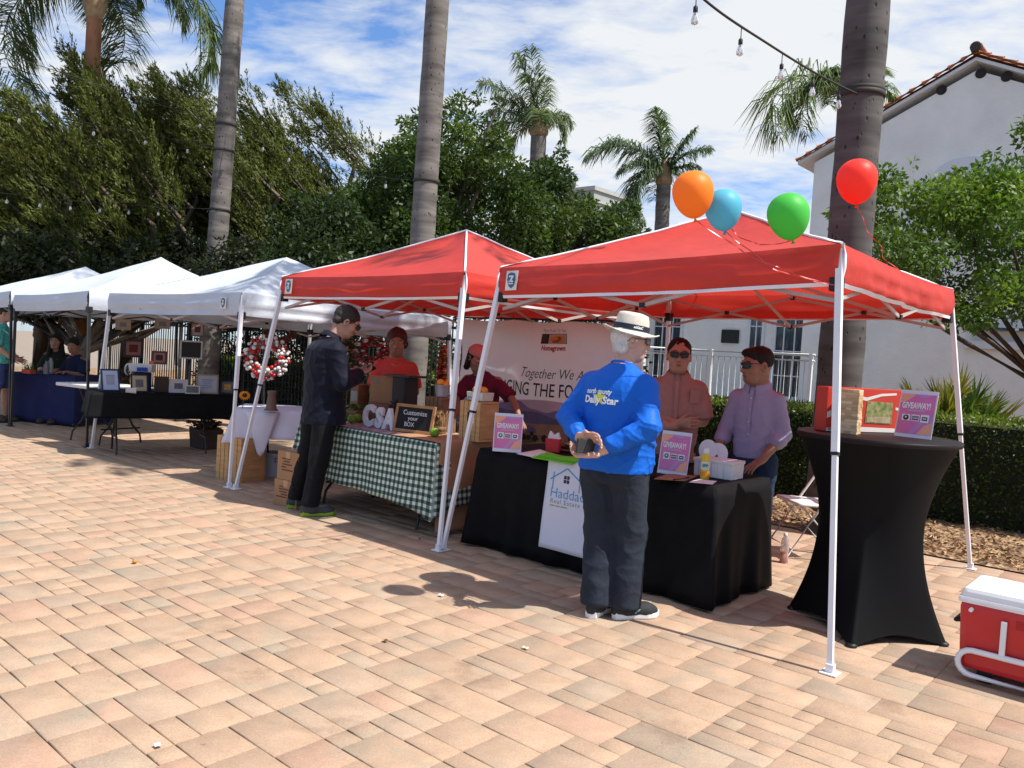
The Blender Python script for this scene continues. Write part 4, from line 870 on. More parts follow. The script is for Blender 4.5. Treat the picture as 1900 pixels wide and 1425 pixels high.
# ---------------------------------------------------------------- woman in the coral blouse behind the checked table
def coral_woman():
    P = Person('woman in coral blouse with short dark hair standing behind the brown sign board', dp(727, 800, 8.1) * A3(1, 1, 0), radians(168), SKIN_BROWN); J = P.J
    J.update(head=A3(.0, .05, 1.53), neck=A3(0, .01, 1.39), hyaw=radians(-6), hpitch=radians(-14))
    J.update(shL=A3(-.165, .0, 1.30), shR=A3(.165, .0, 1.30), elL=A3(-.21, .03, 1.04), elR=A3(.21, .05, 1.04), wrL=A3(-.08, .22, .96), wrR=A3(.09, .22, .96))
    a = P.lw((-.1, 0, 0)); b = P.lw((.1, 0, 0)); P.legs_to(a, b, .84, .09, .02)
    P.body([(.78, 0, .0, .12, .09), (1.0, 0, .0, .12, .09), (1.2, 0, .0, .13, .09), (1.30, 0, .0, .13, .08), (1.39, 0, .01, .055, .05)], .008, 1.10, 1.0, .033, hands=[(J['wrL'], A3(.5, .8, -.2), A3(.2, -.2, -.9), 1, .4), (J['wrR'], A3(-.5, .8, -.2), A3(0, -.2, -.9), -1, .4)], lo=(-.5, -.35, 0), hi=(.5, .5, 1.75))
    cm = cloth_mat('coral_blouse', (.50, .075, .060), .8, .2, .06)
    P.shirt(cm, [(.78, 0, 0, .18, .14), (.95, 0, .0, .17, .13), (1.12, 0, .01, .17, .13), (1.22, 0, .01, .165, .115), (1.30, 0, 0, .152, .092), (1.345, 0, .004, .10, .075), (1.375, 0, .01, .066, .058)], .62, (.068, .064, .06), polo_folds(.006), .008)
    ring_cloth(P.root, (0, .012, 1.365), rot_x(-.45), [(.070, -.02, 0), (.074, .012, 0), (.085, .0, -.01), (.094, -.02, -.02)], cm, 'collar', 28, .4)
    P.trousers(cloth_mat('dark_denim', (.015, .018, .03), .85), [(.74, 0, 0, .16, .13), (.84, 0, 0, .165, .13), (.92, 0, 0, .155, .12)], (.10, .075, .06), .05, (), .009)
    for c in 'LR': shoe(P.root, J['an' + c], (0, 1, 0), mat('shoe_brown', (.05, .03, .02), .5), MATS['sole_dark'], .25)
    hair(J, P.root, mat('hair_auburn', (.045, .018, .014), .6, .4, 50, bump=.5, bscale=110), [('e', (0, -.02, .035), (.092, .106, .096)), ('c', (-.075, -.02, -.02), (-.07, -.02, -.05), .028, .02), ('c', (.075, -.02, -.02), (.07, -.02, -.05), .028, .02), ('x', (0, .105, -.035), (.075, .085, .10))], h=.008, amp=.006, freq=35)
    eyes_and_lips(J, P.root, None, .97)
    nk = MB(); nk.tube([A3(.075 * cos(a_), .012 + .075 * sin(a_) * (1 if sin(a_) < 0 else 1.25), 1.36 - (.07 * max(0, sin(a_)) ** 2)) for a_ in np.linspace(0, 2 * pi, 24)], .003, 5); nk.build('necklace', mat('necklace_gold', (.6, .4, .15), .35, 0, metal=.8), P.root, False)
coral_woman()
# ---------------------------------------------------------------- two people seated behind the blue table
def seated(label, loc, az, shirt, hairm, long_hair, skin, hy=0, zoff=0.0, hp=-.1, bib=None):
    P = Person(label, loc, az, skin, None); J = P.J
    J.update(head=A3(0, .08, 1.235 + zoff), neck=A3(0, .02, 1.10 + zoff), hyaw=hy, hpitch=hp, shL=A3(-.16, .0, 1.01 + zoff), shR=A3(.16, .0, 1.01 + zoff), elL=A3(-.21, .08, .78 + zoff), elR=A3(.21, .08, .78 + zoff), wrL=A3(-.10, .28, .79), wrR=A3(.10, .28, .79))
    J.update(hipL=A3(-.09, -.02, .50), hipR=A3(.09, -.02, .50), knL=A3(-.11, .40, .50), knR=A3(.11, .40, .50), anL=A3(-.11, .40, .09), anR=A3(.11, .40, .09))
    P.body([(.46, 0, -.03, .14, .11), (.7, 0, -.02, .12, .09), (.9 + zoff, 0, .0, .13, .09), (1.0 + zoff, 0, .0, .13, .08), (1.10 + zoff, 0, .015, .055, .05)], .009, .97, 1.0, .034, hands=[(J['wrL'], A3(.4, .9, 0), A3(0, 0, -1), -1, .3), (J['wrR'], A3(-.4, .9, 0), A3(0, 0, -1), 1, .3)], lo=(-.4, -.3, 0), hi=(.4, .6, 1.5))
    P.shirt(shirt, [(.45, 0, -.02, .17, .14), (.65, 0, -.01, .165, .13), (.85 + zoff, 0, .0, .165, .125), (1.0 + zoff, 0, .0, .15, .095), (1.06 + zoff, 0, .01, .09, .07), (1.10 + zoff, 0, .015, .065, .06)], .7, (.066, .062, .06), (), .009)
    F = Field((-.3, -.3, 0), (.3, .65, .7), .01)
    for c in 'LR': F.cap(J['hip' + c], J['kn' + c], .095, .075, .03); F.cap(J['kn' + c], J['an' + c], .075, .06, .02)
    field_obj('trousers', F, cloth_mat('dark_denim', (.015, .018, .03), .85), P.root, 1)
    for c in 'LR': shoe(P.root, J['an' + c], (0, 1, 0), mat('shoe_brown', (.05, .03, .02), .5), MATS['sole_dark'], .25)
    pr = [('e', (0, -.02, .035), (.088, .104, .092)), ('x', (0, .105, -.035), (.078, .085, .10))]
    if long_hair: pr += [('c', (-.07, -.03, .0), (-.10, .0, -.26), .04, .05), ('c', (.07, -.03, .0), (.10, .0, -.26), .04, .05), ('c', (0, -.08, .0), (0, -.09, -.26), .06, .06)]
    hair(J, P.root, hairm, pr, h=.009, amp=.005, freq=30); eyes_and_lips(J, P.root, None, .97)
    if bib: b = MB(); b.grid(lambda s_, t_: A3(-.05 + .1 * s_, .135 - .03 * t_, .70 + .25 * t_ + zoff), 3, 4); b.build('bib', bib, P.root, False)
    ch = P.lw((0, -.05, 0)); return P, ch
S1, c1 = seated('seated woman with long dark hair in dark top behind the blue tablecloth', dp(104, 720, 12.95) * A3(1, 1, 0), radians(172), cloth_mat('dark_green_top', (.02, .028, .022), .8), HAIR_DARK, True, SKIN_TAN, .1, bib=mat('pale_print', (.35, .35, .36), .7))
S2, c2 = seated('seated person in dark blue top leaning over the end of the blue table', dp(141, 720, 12.6) * A3(1, 1, 0), radians(200), cloth_mat('dark_blue_top', (.012, .018, .05), .8), HAIR_DARK, False, SKIN_BROWN, .5, -.04, -.35)
# ---------------------------------------------------------------- passer-by cut by the picture edge
def teal_person():
    P = Person('passer-by in patterned teal shirt and blue shorts, cut by the picture edge', gp(-4, 783), radians(75), SKIN_WARM); J = P.J
    J.update(head=A3(0, .06, 1.62), neck=A3(0, .0, 1.47), shL=A3(-.18, 0, 1.39), shR=A3(.18, 0, 1.39), elL=A3(-.23, .0, 1.12), elR=A3(.23, .02, 1.12), wrL=A3(-.2, .18, .95), wrR=A3(.2, .2, .98))
    a = P.lw((-.1, .06, 0)); b = P.lw((.1, -.03, 0)); P.legs_to(a, b, .9, .09, .02)
    P.body([(.8, 0, .0, .13, .1), (1.0, 0, .0, .13, .1), (1.25, 0, .0, .14, .1), (1.39, 0, .0, .14, .08), (1.47, 0, .01, .055, .05)], .009, 1.0, 1.0, .038, hands=[(J['wrL'], A3(.1, .8, -.4), A3(.8, 0, 0), 1, .4), (J['wrR'], A3(-.1, .8, -.4), A3(-.8, 0, 0), -1, .4)], lo=(-.4, -.3, 0), hi=(.4, .5, 1.85))
    tl = mat('teal_pattern', (.03, .26, .24), .8, 0, 26, col2=(.13, .52, .46), stretch=(1, 1, 2.2))
    P.shirt(tl, [(.88, 0, .01, .20, .165), (1.05, 0, .02, .195, .165), (1.2, 0, .0, .19, .145), (1.38, 0, 0, .17, .105), (1.43, 0, .005, .10, .08), (1.47, 0, .01, .066, .06)], .66, (.075, .075, .07), polo_folds(), .009)
    F = Field((-.4, -.4, .3), (.4, .4, 1.1), .009); F.loft([(.80, 0, 0, .17, .14), (.98, 0, 0, .175, .145)], .03)
    for c in 'LR': F.cap(J['hip' + c], np.array(J['kn' + c]) + A3(0, 0, .08), .105, .10, .03); F.cap(np.array(J['hip' + c]) * .5 + np.array(J['kn' + c]) * .5, np.array(J['kn' + c]) + A3(0, 0, .06), .10, .105, .01, ends=True)
    field_obj('shorts', F, cloth_mat('blue_shorts', (.055, .075, .20), .8), P.root, 1)
    for c in 'LR': shoe(P.root, J['an' + c], (0, 1, 0), mat('shoe_brown', (.05, .03, .02), .5), MATS['sole_dark'], .27)
    hair(J, P.root, HAIR_BROWN, [('e', (0, -.02, .038), (.084, .102, .09)), ('x', (0, .105, -.03), (.09, .088, .10))], h=.009)
teal_person()
# ================================================================= tables and cloths
def pat_attr(o, uv):
    a = o.data.attributes.new('pat', 'FLOAT_VECTOR', 'POINT'); a.data.foreach_set('vector', np.asarray(uv, np.float32).ravel())
def cloth_over(name, c, ex, ey, L, W, zt, drop, m, flare=.03, wave=.018, freq=9, seed=0, rnd=.02, nz_=9, corner=0.0, sides=(1, 1, 1, 1), origin=None, dip=None):
    """cloth lying on a table top (centre c, half sizes from L, W) and hanging over its sides; drop(s) = hanging length"""
    ex = unit(ex); ey = unit(ey); c = np.array(c, float) * A3(1, 1, 0)
    hx, hy = L / 2, W / 2; per = []; step = .022
    def side(p, q, k):
        n = max(2, int(np.linalg.norm(np.array(q) - np.array(p)) / step)); return [((p[0] + (q[0] - p[0]) * i / n, p[1] + (q[1] - p[1]) * i / n), k) for i in range(n)]
    pts = []
    for k, (p, q) in enumerate((((-hx, -hy), (hx, -hy)), ((hx, -hy), (hx, hy)), ((hx, hy), (-hx, hy)), ((-hx, hy), (-hx, -hy)))): pts += side(p, q, k)
    n = len(pts); nrm = [(0, -1), (1, 0), (0, 1), (-1, 0)]; rs = random.Random(seed); ph = [rs.uniform(0, 6.28) for _ in range(8)]
    V = []; UV = []; s = 0.0; S = []
    for i, (p, k) in enumerate(pts):
        if i: s += sqrt((p[0] - pts[i - 1][0][0]) ** 2 + (p[1] - pts[i - 1][0][1]) ** 2)
        S.append(s)
    tot = s + step
    for j in range(nz_ + 1):
        t = j / nz_
        for i, (p, k) in enumerate(pts):
            nx, ny = nrm[k]; d_end = min(abs(abs(p[0]) - hx), 1e9) if k in (0, 2) else min(abs(abs(p[1]) - hy), 1e9)
            nc = (np.sign(p[0]), np.sign(p[1])); w = exp(-(d_end / .07) ** 2); ox = nx * (1 - w) + nc[0] * w * .8; oy = ny * (1 - w) + nc[1] * w * .8
            ln = drop(p, k) if callable(drop) else drop; ln = ln * sides[k] + corner * exp(-(d_end / .16) ** 2)
            wv = wave * (sin(freq * S[i] + ph[0]) + .6 * sin(freq * 1.9 * S[i] + ph[1] + t) + .5 * sin(freq * .53 * S[i] + ph[2])) * t ** 1.1
            out = .004 + flare * t ** 1.4 * (1 + 1.2 * w) + wv + (.012 * (1 - t)) * min(1, t * 8)
            z = zt - rnd * 0 - ln * t
            if t == 0: out = 0
            P = c + ex * (p[0] + ox * out) + ey * (p[1] + oy * out); V.append((P[0], P[1], z))
            UV.append((p[0] + nx * ln * t, p[1] + ny * ln * t, 0))
    F = [(j * n + i, j * n + (i + 1) % n, (j + 1) * n + (i + 1) % n, (j + 1) * n + i) for j in range(nz_) for i in range(n)]
    b = len(V); nx_, ny_ = max(2, int(L / .06)), max(2, int(W / .06))
    for jj in range(ny_ + 1):
        for ii in range(nx_ + 1):
            x = -hx + L * ii / nx_; y = -hy + W * jj / ny_; P = c + ex * x + ey * y; V.append((P[0], P[1], zt + (.0015 * fbm((x * 6 + seed, y * 6, 0), 2) if 0 < ii < nx_ and 0 < jj < ny_ else 0))); UV.append((x, y, 0))
    F += [(b + jj * (nx_ + 1) + ii, b + jj * (nx_ + 1) + ii + 1, b + (jj + 1) * (nx_ + 1) + ii + 1, b + (jj + 1) * (nx_ + 1) + ii) for jj in range(ny_) for ii in range(nx_)]
    o0 = c if origin is None else origin
    V = np.array(V); F = np.array(F)
    # weld the rim of the top onto the first ring so that the cloth is one sheet
    o = link_mesh(name, V, F, m, None, True, origin=A3(c[0], c[1], zt)); pat_attr(o, UV)
    bm = bmesh.new(); bm.from_mesh(o.data); bmesh.ops.remove_doubles(bm, verts=bm.verts[:], dist=.0005)
    rim = [e for e in bm.edges if e.is_boundary and all(abs(v.co.z) < .004 for v in e.verts)]
    bmesh.ops.bridge_loops if False else None
    bm.to_mesh(o.data); bm.free()
    sd = o.modifiers.new('thickness', 'SOLIDIFY'); sd.thickness = .003; sd.offset = -1
    return o
GREYP = mat('folding_table_plastic', (.60, .59, .57), .5, .06, 20, bump=.1, bscale=200); LEGM = mat('folding_table_steel', (.030, .027, .025), .45, .1)
def folding_table(label, c, ex, ey, L, W, H, top=None, legs=True, group=None):
    c = np.array(c, float) * A3(1, 1, 0); ex = unit(ex); ey = unit(ey); t = thing('folding_table', label, 'table', c, 0, group)
    m = MB(); m.box(c + A3(0, 0, H - .022), (L, W, .044), (ex, ey, A3(0, 0, 1)), bev=.012); m.build('tabletop', top or GREYP, t)
    if legs:
        for s in (-1, 1):
            a = MB(); x = c + ex * s * (L / 2 - .28)
            for q in (-1, 1):
                y = ey * q; a.tube([x + y * .06 + A3(0, 0, H - .05), x + y * .07 + A3(0, 0, .42), x + y * .16 + A3(0, 0, .24), x + y * .27 + A3(0, 0, .12), x + y * .29 + A3(0, 0, .0)], .0125, 8)
                a.tube([x + y * .20 + A3(0, 0, H - .05), x + y * .10 + A3(0, 0, .42)], .0125, 8)
            a.bar(x - ey * .27 + A3(0, 0, .20), x + ey * .27 + A3(0, 0, .20), .018); a.bar(x - ey * .10 + A3(0, 0, .42), x + ey * .10 + A3(0, 0, .42), .018)
            a.bar(x + A3(0, 0, .40), c + ex * s * .12 + A3(0, 0, H - .05), .014)
            a.build('leg', LEGM, t)
    return t
BLACKC = mat('black_cloth', (.0075, .0075, .0085), .62, .2, 9, bump=.2, bscale=300, spec=.07)
NAVYC = mat('navy_cloth', (.010, .014, .075), .8, .15, 6); WHITEC = mat('white_cloth', (.66, .65, .74), .8, .03, 5, bump=.15, bscale=30)
# black table under the nearer red canopy
tb_a, tb_b = (.03, 2.00), (.345, 1.12); cb = RF(sum(tb_a) / 2, sum(tb_b) / 2)
folding_table('folding table hidden under the long black cloth', cb, UU, VV, 1.95, .75, .742, legs=False)
for s_ in (): pass
o = cloth_over('tablecloth', cb, UU, VV, 1.97, .775, .752, .735, BLACKC, .026, .018, 17, 4); tag(o, 'floor-length black cloth over the table with the giveaway signs', 'tablecloth')
# checked table under the next red canopy
fr = A3(*gp(812, 822, .75)[:2], 0); ca = fr - UU * .915 + VV * .375
folding_table('folding table standing under the green checked cloth', ca, UU, VV, 1.83, .74, .738)
gm = bpy.data.materials.new('gingham_cloth'); gm.use_nodes = True
def gingham():
    N = gm.node_tree.nodes; L = gm.node_tree.links; b = N['Principled BSDF']; at = N.new('ShaderNodeAttribute'); at.attribute_name = 'pat'; sp = N.new('ShaderNodeSeparateXYZ'); L.new(at.outputs['Vector'], sp.inputs[0]); o = []
    for k in 'XY':
        a = N.new('ShaderNodeMath'); a.operation = 'MULTIPLY'; a.inputs[1].default_value = 1 / .0555; L.new(sp.outputs[k], a.inputs[0])
        f = N.new('ShaderNodeMath'); f.operation = 'FRACT'; L.new(a.outputs[0], f.inputs[0]); g = N.new('ShaderNodeMath'); g.operation = 'GREATER_THAN'; g.inputs[1].default_value = .5; L.new(f.outputs[0], g.inputs[0]); o.append(g.outputs[0])
    s = N.new('ShaderNodeMath'); s.operation = 'ADD'; L.new(o[0], s.inputs[0]); L.new(o[1], s.inputs[1]); h = N.new('ShaderNodeMath'); h.operation = 'MULTIPLY'; h.inputs[1].default_value = .5; L.new(s.outputs[0], h.inputs[0])
    r = N.new('ShaderNodeValToRGB'); r.color_ramp.interpolation = 'CONSTANT'; e = r.color_ramp.elements; e[0].color = (.66, .70, .62, 1); e[1].position = .75; e[1].color = (.010, .035, .022, 1); q = e.new(.3); q.color = (.13, .20, .15, 1)
    L.new(h.outputs[0], r.inputs[0]); L.new(r.outputs[0], b.inputs['Base Color']); b.inputs['Roughness'].default_value = .85
gingham()
o = cloth_over('tablecloth', ca, UU, VV, 1.845, .755, .744, lambda p, k: .50 + (.05 * p[0] if k == 0 else 0) , gm, .05, .014, 8, 9, nz_=12, corner=.06); tag(o, 'dark green and white gingham cloth hanging over the table front', 'tablecloth')
# brown paper runner over its end
KRAFT = mat('kraft_paper', (.36, .20, .105), .8, .10, 5, bump=.4, bscale=6, bdist=.03)
def runner():
    m = MB(); x0, x1 = .36, .945; y0, y1 = -.385, .24
    def f(s_, t_):
        d = t_ * 1.30; yy = y0 + (y1 - y0) * s_
        w = .012 * sin(14 * d + 3 * s_) * min(1, max(0, (d - .58) * 6)) + .01 * fbm((s_ * 3, t_ * 4, 2), 2) * (d > .6)
        P = ca + UU * (x0 + min(d, x1 - x0) + (.012 + w if d > x1 - x0 else 0)) + VV * yy; return A3(P[0], P[1], .755 - max(0, d - (x1 - x0)) * 1.0 + (.004 * sin(9 * s_ + 5 * t_) if d < .55 else 0))
    m.grid(f, 10, 40); o = m.build('paper_runner', KRAFT, None, False, ca + UU * .93 + A3(0, 0, .4)); o.modifiers.new('thickness', 'SOLIDIFY').thickness = .002
    tag(o, 'brown kraft paper sheet hanging over the end of the checked table', 'paper sheet')
runner()
pr = MB(); pr.grid(lambda s_, t_: ca + UU * (-.88 + 1.22 * s_) + VV * (-.36 + .36 * t_) + A3(0, 0, .750 + .001 * sin(20 * s_)), 14, 4)
solo('table_runner', pr, mat('runner_print', (.20, .12, .12), .7, 0, 16, col2=(.42, .36, .40)), 'mottled grey and mauve runner along the front of the checked table', 'table runner', ca + A3(0, 0, .75))
# white cloth table under the white canopy
w0 = gp(437, 757, .75); w1 = gp(545, 762, .75); wx = unit((w1 - w0) * A3(1, 1, 0)); wy = A3(-wx[1], wx[0], 0); cw = A3(w0[0], w0[1], 0) + wx * .55 + wy * .33
folding_table('folding table under the short white cloth', cw, wx, wy, 1.1, .66, .74)
o = cloth_over('tablecloth', cw, wx, wy, 1.115, .675, .748, lambda p, k: .30, WHITEC, .05, .016, 10, 3, corner=.05, dip=None); tag(o, 'short white cloth over the table beside the wooden crate', 'tablecloth')
# a loose pointed corner of the white cloth
cp = MB(); k0 = A3(w0[0], w0[1], 0) + wx * .28 - wy * .02
cp.grid(lambda s_, t_: k0 + wx * ((s_ - .5) * .34 * (1 - t_ * .8)) - wy * (.05 + .035 * sin(pi * s_) * (1 - t_) + .02 * t_) + A3(0, 0, .735 - t_ * (.47 - .08 * abs(s_ - .5))), 8, 8)
o = solo('napkin', cp, WHITEC, 'pointed white cloth corner hanging in front of the white table', 'cloth', k0 + A3(0, 0, .6)); o.modifiers.new('thickness', 'SOLIDIFY').thickness = .003
# black table, seen end on, under the white canopy
b0 = gp(172, 727, .75); b1 = gp(432, 733, .75); bx = unit((b1 - b0) * A3(1, 1, 0)); by = A3(-bx[1], bx[0], 0); LB = np.linalg.norm(b1 - b0); cbk = A3(b0[0], b0[1], 0) + bx * LB / 2 + by * .36
folding_table('folding table under the black cloth with framed pictures on it', cbk, bx, by, LB, .72, .738)
o = cloth_over('tablecloth', cbk, bx, by, LB + .02, .74, .748, .30, BLACKC, .03, .010, 9, 6); tag(o, 'short black cloth on the table of framed pictures', 'tablecloth')
# white folding table in front of the blue one
f0 = gp(103, 712, .72); f1 = gp(188, 723, .72); fx = unit((f1 - f0) * A3(1, 1, 0)); fy = A3(-fx[1], fx[0], 0)
folding_table('bare pale folding table between the black and the blue cloths', A3(f0[0], f0[1], 0) + fx * .60 + fy * .36, fx, fy, 1.2, .72, .745)
# blue table
d0 = dp(32, 697, 12.35); d1 = dp(150, 703, 12.0); dx = unit((d1 - d0) * A3(1, 1, 0)); dy = A3(-dx[1], dx[0], 0); cd = A3(d0[0], d0[1], 0) + dx * .5 + dy * .36
folding_table('folding table under the navy blue cloth', cd, dx, dy, 1.2, .7, .735, legs=False)
o = cloth_over('tablecloth', cd, dx, dy, 1.22, .72, .745, .72, NAVYC, .03, .012, 10, 12); tag(o, 'floor-length navy blue cloth in front of the two seated people', 'tablecloth')
# ---------------------------------------------------------------- cocktail table in a stretch cover
def cocktail():
    H = dp(1628, 808, 4.83)[2]; c = dp(1628, 808, 4.83) * A3(1, 1, 0); R_ = .45; t = thing('cocktail_table', 'tall round cocktail table in a black stretch cover, flared at the feet', 'cocktail table', c)
    feet = [gp(1461, 1128), gp(1578, 1203), gp(1760, 1200)]; feet.append(feet[0] + feet[2] - feet[1]); fa = [atan2(*(f - c)[[1, 0]]) for f in feet]; fr_ = [np.linalg.norm((f - c)[:2]) for f in feet]
    V = []; n = 120; lv = 40
    for j in range(lv + 1):
        tt = j / lv; z = H * (1 - tt)
        for i in range(n):
            a = 2 * pi * i / n
            # lower outline: four points with straight-ish edges drawn inward
            best = None
            k = 0
            aa = [(f - a + pi) % (2 * pi) - pi for f in fa]
            prev = max((x for x in range(4) if aa[x] <= 0), key=lambda x: aa[x], default=max(range(4), key=lambda x: aa[x]))
            nxt = min((x for x in range(4) if aa[x] > 0), key=lambda x: aa[x], default=min(range(4), key=lambda x: aa[x]))
            p, q = (feet[prev] - c)[:2], (feet[nxt] - c)[:2]; d = np.array([cos(a), sin(a)])
            e = q - p; den = d[0] * e[1] - d[1] * e[0]; rr = (p[0] * e[1] - p[1] * e[0]) / den if abs(den) > 1e-6 else fr_[prev]
            s_ = np.dot(d * rr - p, e) / np.dot(e, e); rr = min(abs(rr), max(fr_)) * (1 - .13 * sin(pi * min(max(s_, 0), 1)))
            waist = .225; u = tt
            top = R_ * (1 - u) ** 2.6 + waist * (1 - (1 - u) ** 2.6); w = u ** 2.4; r = top * (1 - w) + rr * w
            zz = z + (.05 * sin(pi * min(max(s_, 0), 1)) * u ** 6)
            V.append((c[0] + r * cos(a), c[1] + r * sin(a), max(zz, .004)))
    F = [(j * n + i, (j + 1) * n + i, (j + 1) * n + (i + 1) % n, j * n + (i + 1) % n) for j in range(lv) for i in range(n)]
    m = MB(); m.add(V, F, True); st = mat('stretch_black', (.0055, .0055, .0062), .6, .15, 4, bump=.25, bscale=7, spec=.10, stretch=(1, 1, .25)); m.build('stretch_cover', st, t)
    m = MB(); m.lathe(c + A3(0, 0, H), [(R_ * 1.0, -.028), (R_ * 1.008, -.02), (R_ * 1.008, -.004), (R_ * .99, .002), (.0001, .0025)], 64); m.build('top_cover', mat('top_cover_black', (.010, .006, .007), .5, .1, spec=.2), t)
    for f in feet:
        m = MB(); g = f + unit(c - f) * .03; m.lathe(A3(g[0], g[1], 0), [(.03, 0), (.032, .012), (.02, .02)], 14); m.build('foot', PLASTIC_B, t)
    return c, H
CK, CKH = cocktail()
# ---------------------------------------------------------------- giveaway signs
PINK = mat('poster_pink', (.62, .14, .36), .25, .10, 6, coat=.5); ORNG = mat('poster_orange', (.78, .34, .20), .25, .05, coat=.5); PURP = mat('poster_purple', (.48, .22, .46), .25, .05, coat=.5)
ACRY = mat('acrylic_edge', (.62, .63, .72), .15, 0, spec=.6); PAPERW = mat('paper_white', (.74, .74, .76), .55, .03); INK = mat('ink_black', (.02, .02, .022), .5, 0); INKG = mat('ink_grey', (.18, .18, .22), .5, 0); GRN = mat('ink_green', (.05, .22, .16), .5, 0)
def giveaway(label, base, face, tilt=.22, W=.215, H=.285, logo=0):
    """upright clear sheet leaning back, print behind it; face = direction it looks to"""
    f = unit(np.array(face, float) * A3(1, 1, 0)); ex = np.cross(A3(0, 0, 1), f); up = unit(A3(0, 0, 1) * cos(tilt) - f * sin(tilt)); n = np.cross(ex, up); b = np.array(base, float)
    t = thing('giveaway_sign', label, 'sign', b); q = lambda x, y, d=0: b + ex * x * W / .215 + up * y * H / .285 + n * d
    m = MB(); m.box(q(0, .1425, -.002), (W, H, .003), (ex, up, n)); m.box(q(0, .002, -.03) , (W, .003, .075), (ex, unit(np.cross(f, ex)), f)); m.build('acrylic_holder', ACRY, t)
    m = MB(); R4 = lambda x0, y0, x1, y1, d: [q(x0, y0, d), q(x1, y0, d), q(x1, y1, d), q(x0, y1, d)]
    m.poly(R4(-.100, .022, .100, .262, .0015))
    m.poly([q(-.100, .262, .0022), q(-.100, .20, .0022), q(-.055, .225, .0022), q(-.01, .262, .0022)], 1); m.poly([q(.100, .022, .0022), q(.100, .10, .0022), q(.055, .075, .0022), q(.02, .022, .0022)], 1)
    m.poly([q(-.03, .262, .0028), q(.02, .238, .0028), q(.100, .262, .0028)], 2); m.poly([q(.1, .14, .0022), q(.1, .10, .0022), q(.045, .078, .0022), q(.0, .022, .0022), q(-.03, .022, .0022), q(.03, .10, .0022)], 2)
    m.build('poster', [PINK, ORNG, PURP], t)
    m = MB(); add_text(m, 'GIVEAWAY!', q(-.005, .190, .0032), ex, up, .05, .165, bold=.0022, extrude=.0003); m.build('lettering', PAPERW, t)
    m = MB(); m.poly(R4(-.05, .156, .05, .168, .0030)); m.build('caption_strip', mat('poster_mauve', (.50, .30, .45), .4, 0), t)
    for i in range(3):
        lp = MB(); x0 = -.077 + i * .054; hh = .046 if i == logo else .038; lp.poly(R4(x0, .118 - hh / 2, x0 + .047, .118 + hh / 2, .0034)); lm = [PAPERW]
        if i == 0: lp.lathe(q(x0 + .0235, .118, .0045), [(.016, 0), (.016, .0004)], 20, (ex, up, n), 1); lm.append(GRN if logo == 0 else INK); lp.lathe(q(x0 + .0235, .120, .0055), [(.006, 0), (.006, .0004)], 12, (ex, up, n), 0)
        elif i == 1: lp.poly(R4(x0 + .004, .104, x0 + .043, .130, .0045), 1); lm.append(mat('logo_slate', (.14, .13, .22), .5, 0)); lp.poly(R4(x0 + .008, .115, x0 + .039, .119, .0055), 0)
        else: lp.poly(R4(x0 + .008, .106, x0 + .039, .128, .0045), 1); lm.append(INK); lp.poly(R4(x0 + .013, .114, x0 + .034, .120, .0055), 0)
        lp.build('logo', lm, t)
    return t
TZ = .7545
cam_dir = lambda p: unit(A3(-p[0], -p[1], 0))
p = gp(940, 838, TZ); giveaway('pink giveaway sign at the banner end of the black table', p, cam_dir(p) * .75 - VV * .3 + UU * .1, .10)
p = gp(1246, 880, TZ); giveaway('pink giveaway sign on the black table between the blue shirt and the yellow bottle', p, -VV + UU * .05, .16)
p = gp(1692, 812, CKH + .003); giveaway('pink giveaway sign leaning against the red box on the cocktail table', p, cam_dir(p) * .8 - UU * .35 - VV * .2, .22, logo=2)
# ================================================================= things on and around the black table
def note(name, label, cat, pts, z, m, th=.0015, group=None):
    b = MB(); P = [A3(*gp(x, y, z)[:2], z) for x, y in pts]; b.prism(P, A3(0, 0, th)); c = sum(P) / len(P); return solo(name, b, m, label, cat, c, group)
note('flyer', 'white flyer lying beside the green cloth on the black table', 'flyer', [(958, 842), (1000, 851), (1028, 843), (1002, 834)], TZ + .001, PAPERW)
def green_cloth():
    m = MB(); c = gp(1035, 853, TZ)
    for i in range(3):
        d = A3(.01 * i, -.006 * i, 0); m.grid(lambda s_, t_, i=i, d=d: c + d + UU * (-.16 + .36 * s_ - .04 * t_) + VV * (-.10 + .16 * t_ + .02 * i) + A3(0, 0, .004 + .009 * i + .006 * sin(7 * s_ + i) * t_ + .004 * sin(11 * t_ + 2 * i)), 12, 6)
    o = solo('folded_cloth', m, cloth_mat('lime_cloth', (.16, .48, .025), .8), 'lime green folded cloth on the front edge of the black table', 'cloth', c); o.modifiers.new('thickness', 'SOLIDIFY').thickness = .006
green_cloth()
